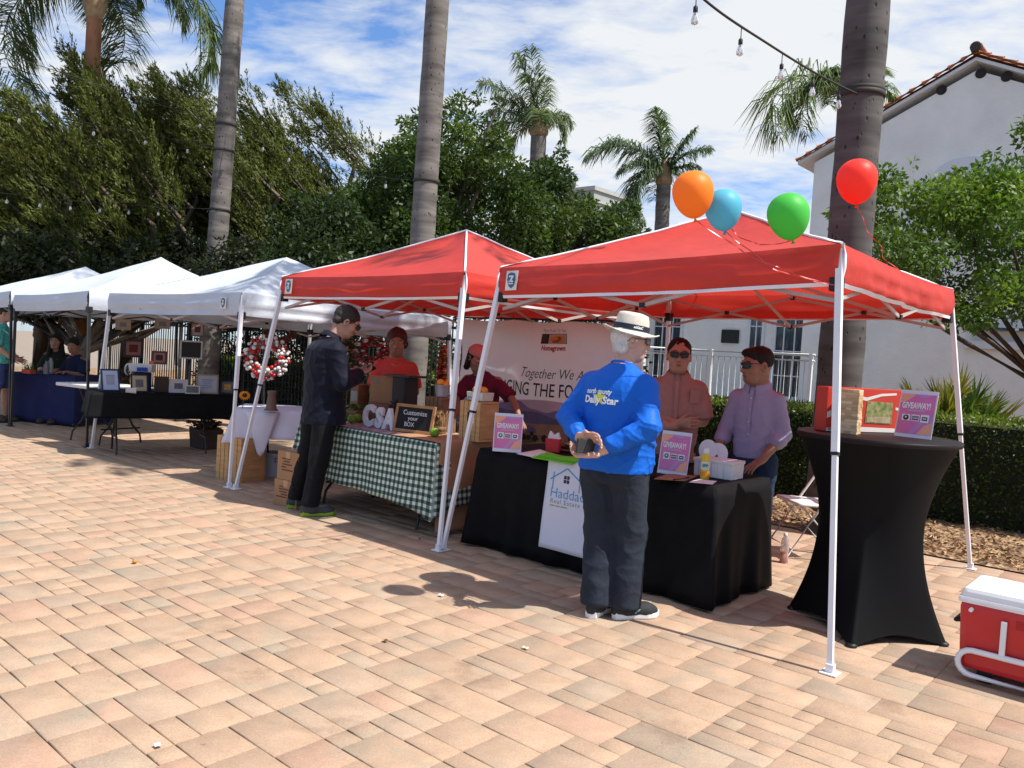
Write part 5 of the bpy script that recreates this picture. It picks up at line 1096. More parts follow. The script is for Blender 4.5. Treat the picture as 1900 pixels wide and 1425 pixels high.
def haddad():
    # white cloth with a house mark hanging over the front edge
    b0 = .340; a0 = np.dot(pv(1018, 870, RF(0, b0 - .02), VV) - OO, UU)
    c = RF(a0 + .26, b0, .45); t = thing('hanging_banner', 'white cloth with blue house mark hanging down the front of the black table', 'banner', c)
    W = .52; z1, z0 = .765, .145
    def surf(x, z, off=0.0):                     # x across, z height
        tt = (z1 - z) / (z1 - z0); return RF(a0 + x, b0 - .012 - .062 * tt ** 1.3 - .006 * sin(9 * x + 4 * tt) * tt - off - .012, z + (x - .26) * -.0 )
    m = MB(); m.grid(lambda s_, t_: surf(W * s_, z1 + (z0 - z1) * t_), 14, 18); m.grid(lambda s_, t_: RF(a0 + W * s_, b0 - .022 + .16 * t_, .765 + .003 * sin(5 * t_)), 8, 4); o = m.build('cloth', WHITEC, t); o.modifiers.new('thickness', 'SOLIDIFY').thickness = .002
    BL = mat('print_blue', (.06, .30, .52), .5, 0)
    def put(name, fn, mt):
        k = MB(); fn(k); V = []
        for v in k.v: V.append(tuple(surf(v[0], v[1], .003 + v[2])))
        k.v = V; return k.build(name, mt, t)
    def stroke(k, p, q, w):
        p = np.array(p); q = np.array(q); d = (q - p) / np.linalg.norm(q - p); n = np.array([-d[1], d[0]]) * w / 2
        k.add([(*(p + n), 0), (*(p - n), 0), (*(q - n), 0), (*(q + n), 0)], [(0, 1, 2, 3)])
    def house(k):
        stroke(k, (.035, .625), (.175, .715), .010); stroke(k, (.175, .715), (.315, .625), .010); stroke(k, (.062, .56), (.062, .68), .010); stroke(k, (.29, .56), (.29, .64), .008)
    put('house_mark', house, BL)
    def win(k):
        for i in range(2):
            for j in range(2): k.add([(.152 + i * .026, .612 + j * .028, 0), (.174 + i * .026, .612 + j * .028, 0), (.174 + i * .026, .636 + j * .028, 0), (.152 + i * .026, .636 + j * .028, 0)], [(0, 1, 2, 3)])
    put('window_mark', win, INK)
    def tx(s_, x, z, size, fit, **kw):
        def g(k):
            V, F = text_mesh(s_, size, align='LEFT', extrude=0, **kw); V = np.array(V); V = V * fit / (V[:, 0].max() - V[:, 0].min()) if fit else V
            k.add([(x + v[0], z + v[1], 0) for v in V], F)
        return g
    put('lettering', tx('Haddad', .045, .535, .1, .29, bold=.0), BL); put('lettering', tx('Real Estate', .055, .478, .05, .25, space=1.25), INKG); put('lettering', tx('=== === ====', .055, .446, .03, .15, bold=.002), mat('print_lime', (.30, .42, .10), .5, 0))
haddad()
def paper_bag():
    c = gp(1026, 838, TZ); m = MB(); ax = (unit(UU + VV * .3), unit(VV - UU * .3), A3(0, 0, 1)); m.box(c + A3(0, 0, .05), (.10, .05, .10), ax, taper=1.15); t = thing('gift_bag', 'small red bag with white tissue on the black table', 'bag', c); m.build('bag_body', mat('bag_red', (.55, .03, .035), .5, .05), t)
    m = MB(); m.prism([c + ax[0] * -.05 + A3(0, 0, .10), c + ax[0] * .05 + A3(0, 0, .10), c + ax[0] * .03 + A3(0, 0, .15), c + A3(0, 0, .125), c + ax[0] * -.035 + A3(0, 0, .155)], ax[1] * .03); m.build('tissue', PAPERW, t)
    z = 0.0
    for i, (lb, mt, h) in enumerate((('brown leather pouch lying under the black one on the black table', mat('leather_brown', (.16, .07, .035), .6, .2), .026), ('black pouch lying between two brown pouches on the black table', PLASTIC_B, .022), ('small tan pouch on top of the black pouch by the clasped hands', mat('leather_tan', (.26, .13, .06), .6, .2), .024))):
        p = gp(1052, 838, TZ) + A3(.012 * i, -.008 * i, z); a = unit(UU + VV * (.4 - .35 * i)); F = Field(p - .13, p + .13, .006); F.ell(p + A3(0, 0, h / 2), (.085 - .012 * i, .055 - .004 * i, h * .62), np.array([a, [-a[1], a[0], 0], [0, 0, 1.0]]), 0); F.cut_half(p, (0, 0, -1)); F.cut_half(p + A3(0, 0, h), (0, 0, 1)); P, Q = F.mesh(); P, Q = keep_biggest(P, Q); tag(link_mesh('pouch', P, Q, mt, None, True, origin=p), lb, 'pouch'); z += h
paper_bag()
def spray():
    c = gp(1307, 889, TZ); t = thing('spray_bottle', 'yellow sunscreen spray can with white cap on the black table', 'spray can', c); Y = mat('can_yellow', (.72, .50, .02), .3, .03, coat=.4)
    m = MB(); m.lathe(c, [(.0265, 0), (.029, .004), (.029, .145), (.026, .158), (.020, .166)], 24); m.build('can', Y, t)
    m = MB(); m.lathe(c, [(.0297, .062), (.0297, .115)], 24); m.build('label_band', mat('can_label', (.66, .70, .62), .3), t)
    m = MB(); m.lathe(c, [(.0302, .020), (.0302, .048)], 24); m.build('orange_band', mat('can_orange', (.75, .26, .03), .3), t)
    m = MB(); m.lathe(c, [(.019, .166), (.0205, .168), (.0205, .188), (.016, .200), (.0001, .202)], 20); m.build('cap', PAPERW, t)
    f = unit(A3(-c[0], -c[1], 0)); m = MB(); add_text(m, 'SPF', c + f * .031 + A3(0, 0, .09), np.cross(A3(0, 0, 1), f), A3(0, 0, 1), .024, bold=.001); m.build('lettering', GRN, t)
spray()
def white_box():
    c = gp(1322, 886, TZ) + VV * .06; t = thing('storage_box', 'white lidded box of cards behind the yellow can', 'box', c); ax = (UU, VV, A3(0, 0, 1)); k = c + VV * .02
    m = MB(); m.box(k + A3(0, 0, .05), (.27, .17, .10), ax, taper=1.02, bev=.004); m.build('box_body', PAPERW, t)
    m = MB(); m.box(k + A3(0, 0, .108), (.285, .185, .022), ax, bev=.004); m.build('lid', mat('paper_cream', (.68, .68, .70), .5, .02), t)
    for i in range(5): m = MB(); m.box(k + UU * (-.10 + .045 * i) - VV * .0865 + A3(0, 0, .05), (.004, .003, .085), ax); m.build('rib', mat('box_rib', (.55, .55, .58), .5, 0), t)
white_box()
note('clipboard', 'brown clipboard lying in front of the middle giveaway sign', 'clipboard', [(1214, 889), (1270, 893), (1296, 884), (1240, 880)], TZ + .001, mat('hardboard', (.30, .15, .08), .6, .1), .005)
note('paper_slip', 'white paper slip at the corner of the black table', 'paper', [(1278, 895), (1322, 899), (1330, 893), (1295, 889)], TZ + .001, PAPERW)
pm = MB(); a_, b_ = gp(1250, 890, TZ + .012), gp(1278, 886, TZ + .012); pm.tube([a_, b_], .005, 8); pm.tube([b_, b_ + (b_ - a_) * .12], [.004, .001], 8); solo('pen', pm, INK, 'black pen lying on the brown clipboard', 'pen', a_)
def fan():
    c = gp(1288, 878, TZ) + VV * .10
    for i, (dx, tl) in enumerate(((0, .25), (.035, .55))):
        t = thing('paper_fan', ['white paper fan on a stick standing nearer the giveaway sign', 'white paper fan on a stick leaning over the white box'][i], 'fan', c + UU * dx)
        m = MB(); u = unit(A3(0, 0, 1) + UU * tl); r = unit(UU - A3(0, 0, 1) * tl); p = c + UU * dx + VV * .004 * i; m.prism([p + u * (.16 + .075 * sin(a)) + r * .07 * cos(a) for a in np.linspace(0, 2 * pi, 20)[:-1]], VV * .003); m.build('fan_leaf', PAPERW, t)
        m = MB(); m.box(p + u * .07 - VV * .003, (.014, .003, .16), (r, VV, u)); m.build('stick', mat('stick_brown', (.25, .11, .05), .6), t)
fan()
dk = MB(); c_ = gp(1222, 862, TZ) + VV * .05; dk.box(c_ + A3(0, 0, .03), (.20, .14, .06), (UU, VV, A3(0, 0, 1)), bev=.006); solo('case', dk, PLASTIC_B, 'black case on the table beside the blue shirt', 'case', c_)
# ---------------------------------------------------------------- on the cocktail table
def game_box():
    e0 = gp(1531, 800, CKH + .003); e1 = gp(1742, 806, CKH + .003); ex = unit((e1 - e0) * A3(1, 1, 0)); ey = A3(-ex[1], ex[0], 0); L = .66; D = .10; H = .268; c = e0 + ex * L / 2 + ey * (D / 2 + .0); ez = A3(0, 0, 1)
    t = thing('game_box', 'long red and white game box standing at the back of the cocktail table', 'box', c); m = MB(); m.box(c + ez * H / 2, (L, D, H), (ex, ey, ez), bev=.003); m.build('carton', mat('box_red', (.50, .040, .022), .4, .08), t)
    q = lambda x, z, d=.0015: e0 + ex * x * L + ez * z * H - ey * d
    def pan(name, pts, mt, d): k = MB(); k.poly([q(x, z, d) for x, z in pts]); k.build(name, mt, t)
    rd = mat('box_red', (.55, .045, .025), .4, .08); sw = mat('carton_white', (.66, .60, .56), .45, .04); pan('white_swoosh', [(.005, .44), (.10, .52), (.20, .80), (.27, .84), (.27, .70), (.21, .60), (.12, .40), (.005, .30)], sw, .0015)
    pan('white_swoosh', [(.27, .86), (.45, .80), (.62, .90), (.80, .93), (.80, .88), (.62, .84), (.45, .72), (.27, .78)], sw, .0015); pan('white_strip', [(.005, .012), (.99, .012), (.99, .10), (.42, .12), (.005, .08)], sw, .0015); pan('white_swoosh', [(.80, .60), (.99, .52), (.99, .45), (.80, .54)], sw, .0015)
    pan('picture', [(.05, .36), (.14, .62), (.21, .74), (.27, .70), (.27, .22), (.2, .20)], mat('box_picture_blue', (.08, .08, .16), .4, .5, 60), .003)
    pan('picture', [(.44, .22), (.76, .20), (.76, .70), (.46, .72)], mat('box_picture_green', (.10, .14, .03), .4, 0, 30, col2=(.34, .30, .14)), .003)
    pan('picture', [(.46, .24), (.74, .22), (.74, .38), (.46, .36)], mat('box_picture_wood', (.36, .28, .17), .4, .3, 30), .0045)
    k = MB(); k.box(c + ex * (L / 2 + .001) + ez * .13, (.002, .06, .20), (ex, ey, ez)); k.build('end_label', rd, t)
    for z_ in (.06, .14, .2): k = MB(); k.box(c + ex * (L / 2 + .0035) + ez * z_, (.002, .03, .03), (ex, ey, ez)); k.build('end_mark', mat('mark_dark', (.05, .04, .1), .5, 0), t)
    k = MB(); k.poly([q(.03, .04), q(.2, .04), q(.2, .075), q(.03, .075)]); k.build('caption', INKG, t)
    return ex, ey
gx, gy = game_box()
def block_tower():
    c = gp(1592, 806, CKH + .003); ex = unit(gx * .8 + gy * .55); ey = A3(-ex[1], ex[0], 0); t = thing('block_tower', 'tower of pale wooden blocks in front of the red game box', 'block tower', c + ey * .05); cc = c + ey * .05; w = .105; lay = 15; hgt = .0175; rs = random.Random(4)
    ms = [mat('block_wood_%d' % i, col, .6, .12, 14, stretch=(1, 1, 6)) for i, col in enumerate(((.58, .40, .22), (.50, .33, .17), (.64, .46, .27), (.44, .28, .14)))]
    for k in range(lay):
        for i in range(3):
            m = MB(); a, b = (ex, ey) if k % 2 == 0 else (ey, ex); m.box(cc + b * (i - 1) * w / 3 + a * rs.uniform(-.002, .002) + A3(0, 0, hgt * (k + .5)), (w, w / 3 * .985, hgt * .97), (a, b, A3(0, 0, 1)), bev=.0012); m.build('block', ms[rs.randrange(4)], t)
block_tower()
# ---------------------------------------------------------------- folding chair, bottle, cooler
def folding_chair():
    c = gp(1500, 1032); f = unit(A3(-1, -.12, 0)); s = A3(-f[1], f[0], 0); t = thing('folding_chair', 'white folding chair half hidden behind the cocktail table', 'chair', c); Wm = mat('chair_white', (.70, .69, .68), .4, .04); Fm = mat('chair_frame', (.62, .60, .57), .4, .06); q = lambda x, y, z: c + f * x + s * y + A3(0, 0, z)
    m = MB(); m.grid(lambda u, v: q(-.17 + .38 * u, (v - .5) * (.40 - .04 * (1 - u)), .445 + .015 * u - .012 * sin(pi * v) * sin(pi * u)), 8, 8); o = m.build('seat', Wm, t); o.modifiers.new('thickness', 'SOLIDIFY').thickness = .022
    for y in (-.19, .19):
        m = MB(); m.tube([q(.30, y, .0), q(.02, y, .44), q(-.22, y, .80), q(-.25, y, .86)], .011, 8); m.build('front_leg', Fm, t)
        m = MB(); m.tube([q(-.26, y * .88, .0), q(.17, y * .88, .43)], .011, 8); m.build('rear_leg', Fm, t)
    m = MB(); m.tube([q(.24, -.19, .10), q(.24, .19, .10)], .008, 6); m.build('stretcher', Fm, t); m = MB(); m.tube([q(-.22, -.165, .07), q(-.22, .165, .07)], .008, 6); m.build('stretcher', Fm, t)
    m = MB(); m.grid(lambda u, v: q(-.215 - .035 * v - .03 * sin(pi * u) , (u - .5) * .37, .70 + .17 * v), 8, 3); o = m.build('backrest', Wm, t); o.modifiers.new('thickness', 'SOLIDIFY').thickness = .014
folding_chair()
def water_bottle():
    c = gp(1454, 1044); t = thing('water_bottle', 'clear plastic bottle with red drink standing by the folding chair', 'bottle', c); m = MB(); m.lathe(c, [(.028, 0), (.032, .006), (.032, .06), (.029, .075), (.032, .09), (.032, .15), (.026, .18), (.013, .205), (.013, .215)], 20); m.build('bottle_body', mat('bottle_plastic', (.75, .68, .66), .15, 0, trans=.7, spec=.5), t)
    m = MB(); m.lathe(c, [(.0285, .004), (.0285, .085), (.0001, .086)], 18); m.build('drink', mat('drink_red', (.50, .12, .08), .2, 0), t); m = MB(); m.lathe(c, [(.015, .212), (.015, .232), (.0001, .233)], 16); m.build('cap', mat('cap_pale', (.6, .5, .48), .5), t)
water_bottle()
def cooler():
    g0 = gp(1772, 1262); ex, ey, ez = UU, VV, A3(0, 0, 1); L, D, H = .66, .40, .335; c = g0 + ex * (L / 2 - .02) + ey * (D / 2 + .04); t = thing('cooler', 'red cooler with white lid and white tow handle', 'cooler', c); RD = mat('cooler_red', (.50, .018, .022), .35, .05, 10, bump=.05, bscale=300, coat=.2); WH = mat('cooler_white', (.74, .74, .75), .4, .03, coat=.15)
    m = MB(); m.box(c + ez * (.055 + H / 2), (L * .95, D * .94, H), (ex, ey, ez), taper=1.05, bev=.03); m.build('tub', RD, t)
    m = MB(); m.box(c + ez * (.055 + H + .012), (L * 1.015, D * 1.02, .034), (ex, ey, ez), bev=.014); m.box(c + ez * (.055 + H + .046), (L * 1.0, D, .055), (ex, ey, ez), taper=.95, bev=.022); m.box(c + ez * (.055 + H + .072), (L * .70, D * .62, .010), (ex, ey, ez), bev=.004); m.build('lid', WH, t)
    # tow handle folded against the front
    f = c - ey * (D * .5 + .012); loop = []; zc, r, w = .098, .062, .25
    for a in np.linspace(-pi / 2, pi / 2, 9): loop.append(f + ex * (w + r * cos(a)) + ez * (zc + r * sin(a)))
    for a in np.linspace(pi / 2, 3 * pi / 2, 9): loop.append(f + ex * (-w + r * cos(a)) + ez * (zc + r * sin(a)))
    m = MB(); m.tube(loop, .0145, 10, closed=True); m.build('tow_handle', WH, t)
    for x in (-.125, .125): m = MB(); m.box(f + ex * x + ez * (zc + r + .085), (.026, .018, .185), (ex, ey, ez), bev=.005); m.build('handle_strut', WH, t)
    for x in (-.27, .27): m = MB(); m.tube([f + ex * x + ez * .36 + ey * .012, f + ex * x + ez * .36 - ey * .012], .010, 8); m.build('hinge_pin', WH, t)
    m = MB(); m.box(c - ey * (D * .482) + ez * .33, (.16, .01, .045), (ex, ey, ez), bev=.004); m.build('recess_shade_panel', mat('cooler_red_shade', (.36, .012, .015), .4, .05), t)  # raised panel in darker red; recess shade put into its colour
    for x in (-.2, .2):
        m = MB(); m.lathe(c + ex * x + ey * .12 + ez * .06, [(.055, -.02), (.06, -.012), (.06, .012), (.055, .02)], 20, (ez, ey, ex)); m.build('wheel', PLASTIC_B, t)
        m = MB(); m.box(c + ex * x - ey * .14 + ez * .028, (.07, .05, .056), (ex, ey, ez), bev=.006); m.build('foot', PLASTIC_B, t)
    m = MB(); m.tube([c - ex * (L * .5 + .0) + ey * .09 + ez * .27, c - ex * (L * .5 + .03) + ey * .08 + ez * .26, c - ex * (L * .5 + .03) - ey * .08 + ez * .26, c - ex * (L * .5) - ey * .09 + ez * .27], .011, 8); m.build('side_handle', PLASTIC_B, t)
cooler()
# ---------------------------------------------------------------- balloons
def balloon(x, y, Y, r, m, label, tie, tilt=(0, 0), group=None, knot_at=None):
    c = dp(x, y, Y); t = thing('balloon', label, 'balloon', c, 0, group); ax = unit(np.array([tilt[0], 0, 1.0]) + A3(0, tilt[1], 0)); s, q, d = frame_of(ax)
    b = MB(); prof = []
    for i in range(25):
        th = pi * i / 24; z = -cos(th); rr = sin(th) * (1 + .10 * z); prof.append((max(r * rr, 1e-4), r * (z * 1.10 if z > 0 else z * 1.22)))
    b.lathe(c, prof, 40, (s, q, d)); b.build('balloon_skin', m, t); kb = MB(); k = c - d * r * 1.22; kb.lathe(k, [(.013, -.018), (.008, -.012), (.004, 0), (.006, .006)], 12, (s, q, d)); kb.build('knot', m, t)
    rb = MB(); tie = np.array(tie, float); pts = [k + (tie - k) * u + A3(.02 * sin(5 * u * pi + x) * sin(pi * u), .015 * sin(7 * u + y), -.06 * sin(pi * u)) for u in np.linspace(0, 1, 22)]
    for i in range(21):
        w = unit(np.cross(pts[i + 1] - pts[i], A3(sin(i * .9), cos(i * .9), .4))) * .0034; w2 = unit(np.cross(pts[i + 1] - pts[i], A3(sin((i + 1) * .9), cos((i + 1) * .9), .4))) * .0034
        rb.add([pts[i] - w, pts[i] + w, pts[i + 1] + w2, pts[i + 1] - w2], [(0, 1, 2, 3)])
    rb.build('ribbon', mat('ribbon_red', (.62, .05, .045), .35, 0, spec=.6), t)
    return t
bal = lambda n, c: mat(n, c, .48, .03, 3, spec=.35, transl=.40)
nc = eB[1] + A3(0, 0, -.02)
balloon(1286, 359, 4.35, .108, bal('balloon_orange', (.95, .30, .03)), 'orange balloon overlapping the blue balloon above the red canopy', nc + A3(-.02, 0, .02), (-.15, 0))
balloon(1342, 388, 4.45, .098, bal('balloon_blue', (.14, .55, .72)), 'sky blue balloon partly behind the orange balloon', nc + A3(-.01, 0, .01), (-.12, 0))
balloon(1463, 400, 4.35, .108, bal('balloon_green', (.10, .62, .09)), 'green balloon resting against the red canopy roof', dp(1345, 418, 4.6), (-.25, 0))
balloon(1590, 335, 4.9, .115, bal('balloon_red', (.95, .07, .045)), 'red balloon floating on a ribbon in front of the palm trunk', dp(1672, 503, 5.2), (-.06, 0))
# ================================================================= on and around the checked table
ez_ = A3(0, 0, 1)
WOODP = mat('pine_wood', (.50, .285, .12), .6, .22, 5, stretch=(1, 1, 7), bump=.15, bscale=40); WOODD = mat('brown_wood', (.20, .10, .05), .65, .25, 5, stretch=(1, 1, 7)); CARD = mat('cardboard', (.34, .19, .095), .85, .08, 6, bump=.1, bscale=80); WOODF = mat('frame_wood', (.38, .19, .08), .55, .2, 7)
TA = .7515
def crate(label, c, ex, ey, L, W, H, n, m, upright=False, group=None, slot=None, thin=.016):
    """slatted wooden crate: slats on the long sides, solid ends"""
    c = np.array(c, float); t = thing('wooden_crate', label, 'crate', c, 0, group)
    if upright:                                   # standing on its end: slats run upright
        for s in (-1, 1):
            for i in range(n):
                k = MB(); w = L / n; k.box(c + ex * (-L / 2 + w * (i + .5)) + ey * s * (W / 2) + ez_ * H / 2, (w * .86, thin, H), (ex, ey, ez_), bev=.003); k.build('slat', m, t)
        for z in (.009, H - .009): k = MB(); k.box(c + ez_ * z, (L, W - thin, .018), (ex, ey, ez_), bev=.003); k.build('end_board', m, t)
        for s in (-1, 1): k = MB(); k.box(c + ex * s * (L / 2 - thin / 2) + ez_ * H / 2, (thin, W - thin, H - .04), (ex, ey, ez_), bev=.003); k.build('side_board', m, t)
    else:
        for s in (-1, 1):
            for i in range(n):
                h = H / n; k = MB(); k.box(c + ey * s * (W / 2 - thin / 2) + ez_ * (h * (i + .5)), (L, thin, h * .86), (ex, ey, ez_), bev=.003); k.build('slat', m, t)
        for s in (-1, 1): k = MB(); k.box(c + ex * s * (L / 2 - thin) + ez_ * H / 2, (thin * 1.2, W - thin * 2, H), (ex, ey, ez_), bev=.003); k.build('end_board', m, t)
        k = MB(); k.box(c + ez_ * .008, (L - .02, W - .03, .012), (ex, ey, ez_)); k.build('bottom_board', m, t)
    if slot is not None:
        k = MB(); k.box(*slot); k.build('hand_hole', mat('hole_dark', (.02, .012, .008), .9, 0), t)
    return t
def letters():
    p0 = gp(673, 790, TA); p1 = gp(731, 799, TA); ex = unit(p1 - p0); n = np.cross(ex, ez_); c = (p0 + p1) / 2; t = thing('letter_sign', 'white standing letters CSA in front of the brown board', 'letters', c)
    for ch, f, w, dz in (('C', .17, .115, .115), ('S', .52, .105, .105), ('A', .83, .10, .095)):
        m = MB(); V, F = text_mesh(ch, .27, bold=.014, extrude=.016, shear=.12); V = np.array(V); z0 = V[:, 1].min(); h = V[:, 1].max() - z0; sc = .205 / h if ch == 'C' else .19 / h
        P = p0 + ex * (np.linalg.norm(p1 - p0) * f) + V[:, :1] * ex * sc * .78 + (V[:, 1:2] - z0) * sc * ez_ + V[:, 2:3] * n; m.add(P, F); m.build('letter', mat('letter_white', (.66, .66, .72), .5, .03), t)
letters()
def chalkboard():
    p0 = gp(729, 799, TA); p1 = gp(800, 808, TA); ex = unit(p1 - p0); f = -np.cross(ez_, ex); n = unit(np.cross(ex, ez_)); up = unit(ez_ - n * .22); nn = np.cross(ex, up); W = np.linalg.norm(p1 - p0) * 1.02; H = .245; t = thing('chalkboard', 'small chalkboard in a wooden frame reading customize your box', 'chalkboard', p0); q = lambda x, y, d=0: p0 + ex * x * W + up * y * H + nn * d
    m = MB(); m.box(q(.5, .5, .004), (W * .94, H * .92, .008), (ex, up, nn)); m.build('slate', mat('slate', (.012, .013, .014), .8, .35, 9), t); fw = .026; m = MB()
    for x0, x1, y0, y1 in ((0, 1, 0, fw / H), (0, 1, 1 - fw / H, 1), (0, fw / W, fw / H, 1 - fw / H), (1 - fw / W, 1, fw / H, 1 - fw / H)): m.box(q((x0 + x1) / 2, (y0 + y1) / 2, .008), ((x1 - x0) * W, (y1 - y0) * H, .018), (ex, up, nn), bev=.002)
    m.build('frame', WOODF, t); ck = mat('chalk_white', (.62, .62, .62), .9, .1, 60)
    for s, x, y, sz, ft in (('Customize', .50, .70, .06, .60), ('your', .47, .50, .05, .26), ('BOX', .40, .28, .055, .25)): m = MB(); add_text(m, s, q(x, y, .0095), ex, unit(up + ex * -.10), sz, ft * W, extrude=.0005, bold=.0003); m.build('lettering', ck, t)
chalkboard()
def stuff_table_a():
    ot = lambda px, k, z=TA: pv(px, 700, ca + VV * k, VV) * A3(1, 1, 0) + A3(0, 0, z)
    zb = pv(714, 748, ca + VV * .22, VV)[2]; zt = pv(714, 698, ca + VV * .22, VV)[2]; hb = zb - TA; c = ot(714, .22); d = unit(UU * .9 + VV * .2); e = A3(-d[1], d[0], 0)
    m = MB(); m.box(c + ez_ * (zb + zt - 2 * TA) / 2, (.32, .03, zt - zb), (d, e, ez_), bev=.003); t = thing('cardboard_sign', 'brown cardboard panel with printed lines standing behind the white letters', 'cardboard panel', c); m.build('panel', CARD, t)
    m = MB()
    for i, w in enumerate((.09, .08, .09, .06)): m.box(c + d * (-.08 - (.09 - w) / 2) - e * .0165 + ez_ * (zt - TA - .035 - i * .018), (w, .001, .007), (d, e, ez_))
    m.build('printed_line', INKG, t); m = MB(); m.box(c - d * .0 + ez_ * hb / 2, (.27, .12, hb), (d, e, ez_), bev=.004); m.build('support_box', WOODD, t)
    c = ot(753, .26); hh = pv(752, 700, ca + VV * .26, VV)[2] - TA; t = thing('tray_stand', 'black box carrying a wide flat black tray, beside the woman in coral', 'stand', c); m = MB(); m.box(c + ez_ * hh / 2, (.17, .17, hh), (UU, VV, ez_), bev=.004); m.build('box_body', mat('box_black', (.014, .009, .012), .5, .1), t); m = MB(); m.box(c + ez_ * (hh + .012), (.36, .22, .022), (UU, VV, ez_), bev=.008); m.build('tray', mat('tray_black', (.012, .012, .014), .25), t)
    for i, (x, y, dd) in enumerate(((657, 780, -.10), (642, 778, .0), (812, 803, -.12), (668, 779, .02))):
        p = ot(x, dd); ap = MB(); r = .043; ap.lathe(p, [(max(1e-4, r * sin(pi * k / 14) * (1 + .06 * cos(pi * k / 14))), r * .92 * (1 - cos(pi * k / 14)) - (.010 if k == 14 else 0)) for k in range(15)], 20); t = thing('apple', ['green apple beside the white letter C', 'green apple half behind the navy jacket', 'green apple under the dried stems by the pale crate', 'green apple behind the white letter C'][i], 'apple', p, 0, 'green apples on the checked table'); ap.build('apple_skin', mat('apple_green', (.15, .30, .03), .35, .2, 12), t); ap = MB(); ap.tube([p + ez_ * .074, p + A3(.006, 0, .092)], .0018, 5); ap.build('stem', WOODD, t)
    c = gp(866, 818, TA) + VV * .13; crate('pale wooden crate on the end of the checked table, hand hole facing out', c, UU, VV, .235, .21, .325, 5, WOODP, True, slot=(c - UU * .01 - VV * .1135 + ez_ * .20, (.026, .003, .075), (UU, VV, ez_)))
    k = MB(); k.box(c + UU * .04 - VV * .1145 + ez_ * .17, (.026, .002, .045), (UU, VV, ez_)); solo('price_tag', k, PAPERW, 'small white tag on the pale crate', 'tag', c + UU * .04 - VV * .1145 + ez_ * .15)
    c2 = ot(822, .20); crate('dark brown crate between the chalkboard and the pale crate', c2, UU, VV, .20, .18, .31, 4, WOODD, True)
    top = c2 + ez_ * .315; b = MB(); b.lathe(top, [(.055, 0), (.068, .10), (.071, .105), (.064, .10), (.05, .012)], 24); t = thing('tin_pail', 'small grey tin pail of oranges on the dark brown crate', 'pail', top); b.build('pail', mat('tin_grey', (.36, .36, .42), .4, .1, metal=.4), t)
    og = mat('orange_peel', (.72, .26, .03), .45, .08, 20, bump=.2, bscale=150)
    for i, (x, y, z) in enumerate(((-.022, 0, .10), (.028, .01, .105), (.0, -.025, .125), (.01, .03, .11))): p = top + UU * x + VV * y + ez_ * z; o = MB(); o.ball(p, .034, 14); solo('orange', o, og, 'orange heaped in the tin pail on the dark crate', 'orange', p, 'oranges in the tin pail')
    top = c + ez_ * .33; t = thing('paper_tray', 'white paper tray of oranges on the pale wooden crate', 'tray', top); b = MB(); b.box(top + ez_ * .035, (.17, .13, .07), (UU, VV, ez_), taper=1.08, bev=.003); b.build('tray_box', mat('tray_white', (.56, .57, .50), .6), t); b = MB(); b.tube([top + UU * -.05 + ez_ * -.01 - VV * .075, top + UU * -.04 - VV * .10 + ez_ * .03, top + UU * .03 - VV * .10 + ez_ * .025, top + UU * .05 - VV * .075 + ez_ * -.012], .003, 6); b.build('wire', mat('wire_dark', (.06, .05, .04), .4), t)
    for i, (x, y) in enumerate(((-.05, 0), (.0, .02), (.05, -.01), (.02, -.04))): p = top + UU * x + VV * y + ez_ * .085; o = MB(); o.ball(p, .032, 14); solo('orange', o, og, 'orange in the white tray on the pale crate', 'orange', p, 'oranges in the white tray')
    # dried stems in a bundle
    p = ot(822, .04); t = thing('dried_bundle', 'bundle of dried wheat stems behind the green apple', 'dried stems', p); rs = random.Random(2); m = MB()
    for i in range(70):
        a, r = rs.uniform(0, 6.28), rs.uniform(0, .05); q0 = p + A3(r * cos(a), r * sin(a), 0); q1 = q0 + A3(.6 * r * cos(a) + rs.uniform(-.03, .03), .6 * r * sin(a) + rs.uniform(-.03, .03), rs.uniform(.09, .19)); m.tube([q0, q1], [.0015, .001], 3, caps=False); m.tube([q1, q1 + (q1 - q0) * .18], [.004, .001], 4)
    m.build('stems', mat('straw', (.30, .19, .09), .8, .3, 20), t); m = MB(); m.lathe(p, [(.05, .05), (.052, .06), (.05, .07)], 14); m.build('string', CARD, t)
    # dark flowers hanging over the board, pots, boxes behind
    def flowers(label, p, n, r, cols, leafy=True, seed=0, h=(.02, .14), fr=.018):
        rs = random.Random(seed); t = thing('flower_bunch', label, 'flowers', p); m = MB(); s = MB()
        for i in range(n):
            a, rr = rs.uniform(0, 6.28), r * sqrt(rs.random()); q = p + A3(rr * cos(a), rr * sin(a), rs.uniform(*h)); k = rs.randrange(len(cols)); d = unit(q - p + A3(0, 0, .02)); s_, t_, _ = frame_of(d)
            for j in range(7): b = 2 * pi * j / 7; u = s_ * cos(b) + t_ * sin(b); w = np.cross(d, u); m.add([q, q + u * fr * .6 + w * fr * .35 + d * .003, q + u * fr * 1.2 + d * .008, q + u * fr * .6 - w * fr * .35 + d * .003], [(0, 1, 2, 3)], False, k)
            s.tube([p + A3(rr * cos(a) * .2, rr * sin(a) * .2, 0), q], .0016, 4, caps=False)
        m.build('petals', cols, t); s.build('stems', mat('stem_green', (.04, .07, .025), .7, .2), t); return t
    flowers('small dark purple flowers behind the chalkboard', ot(738, .08), 40, .07, [mat('petal_purple', (.07, .015, .06), .7), mat('petal_violet', (.035, .012, .05), .7)], seed=3, h=(.10, .24))
    c3 = ot(662, .12); t = thing('produce_box', 'low brown box of greens behind the white letters', 'box', c3); m = MB(); m.box(c3 + ez_ * .05, (.30, .22, .10), (UU, VV, ez_), bev=.004); m.build('box_body', WOODD, t); m = MB(); rs = random.Random(8)
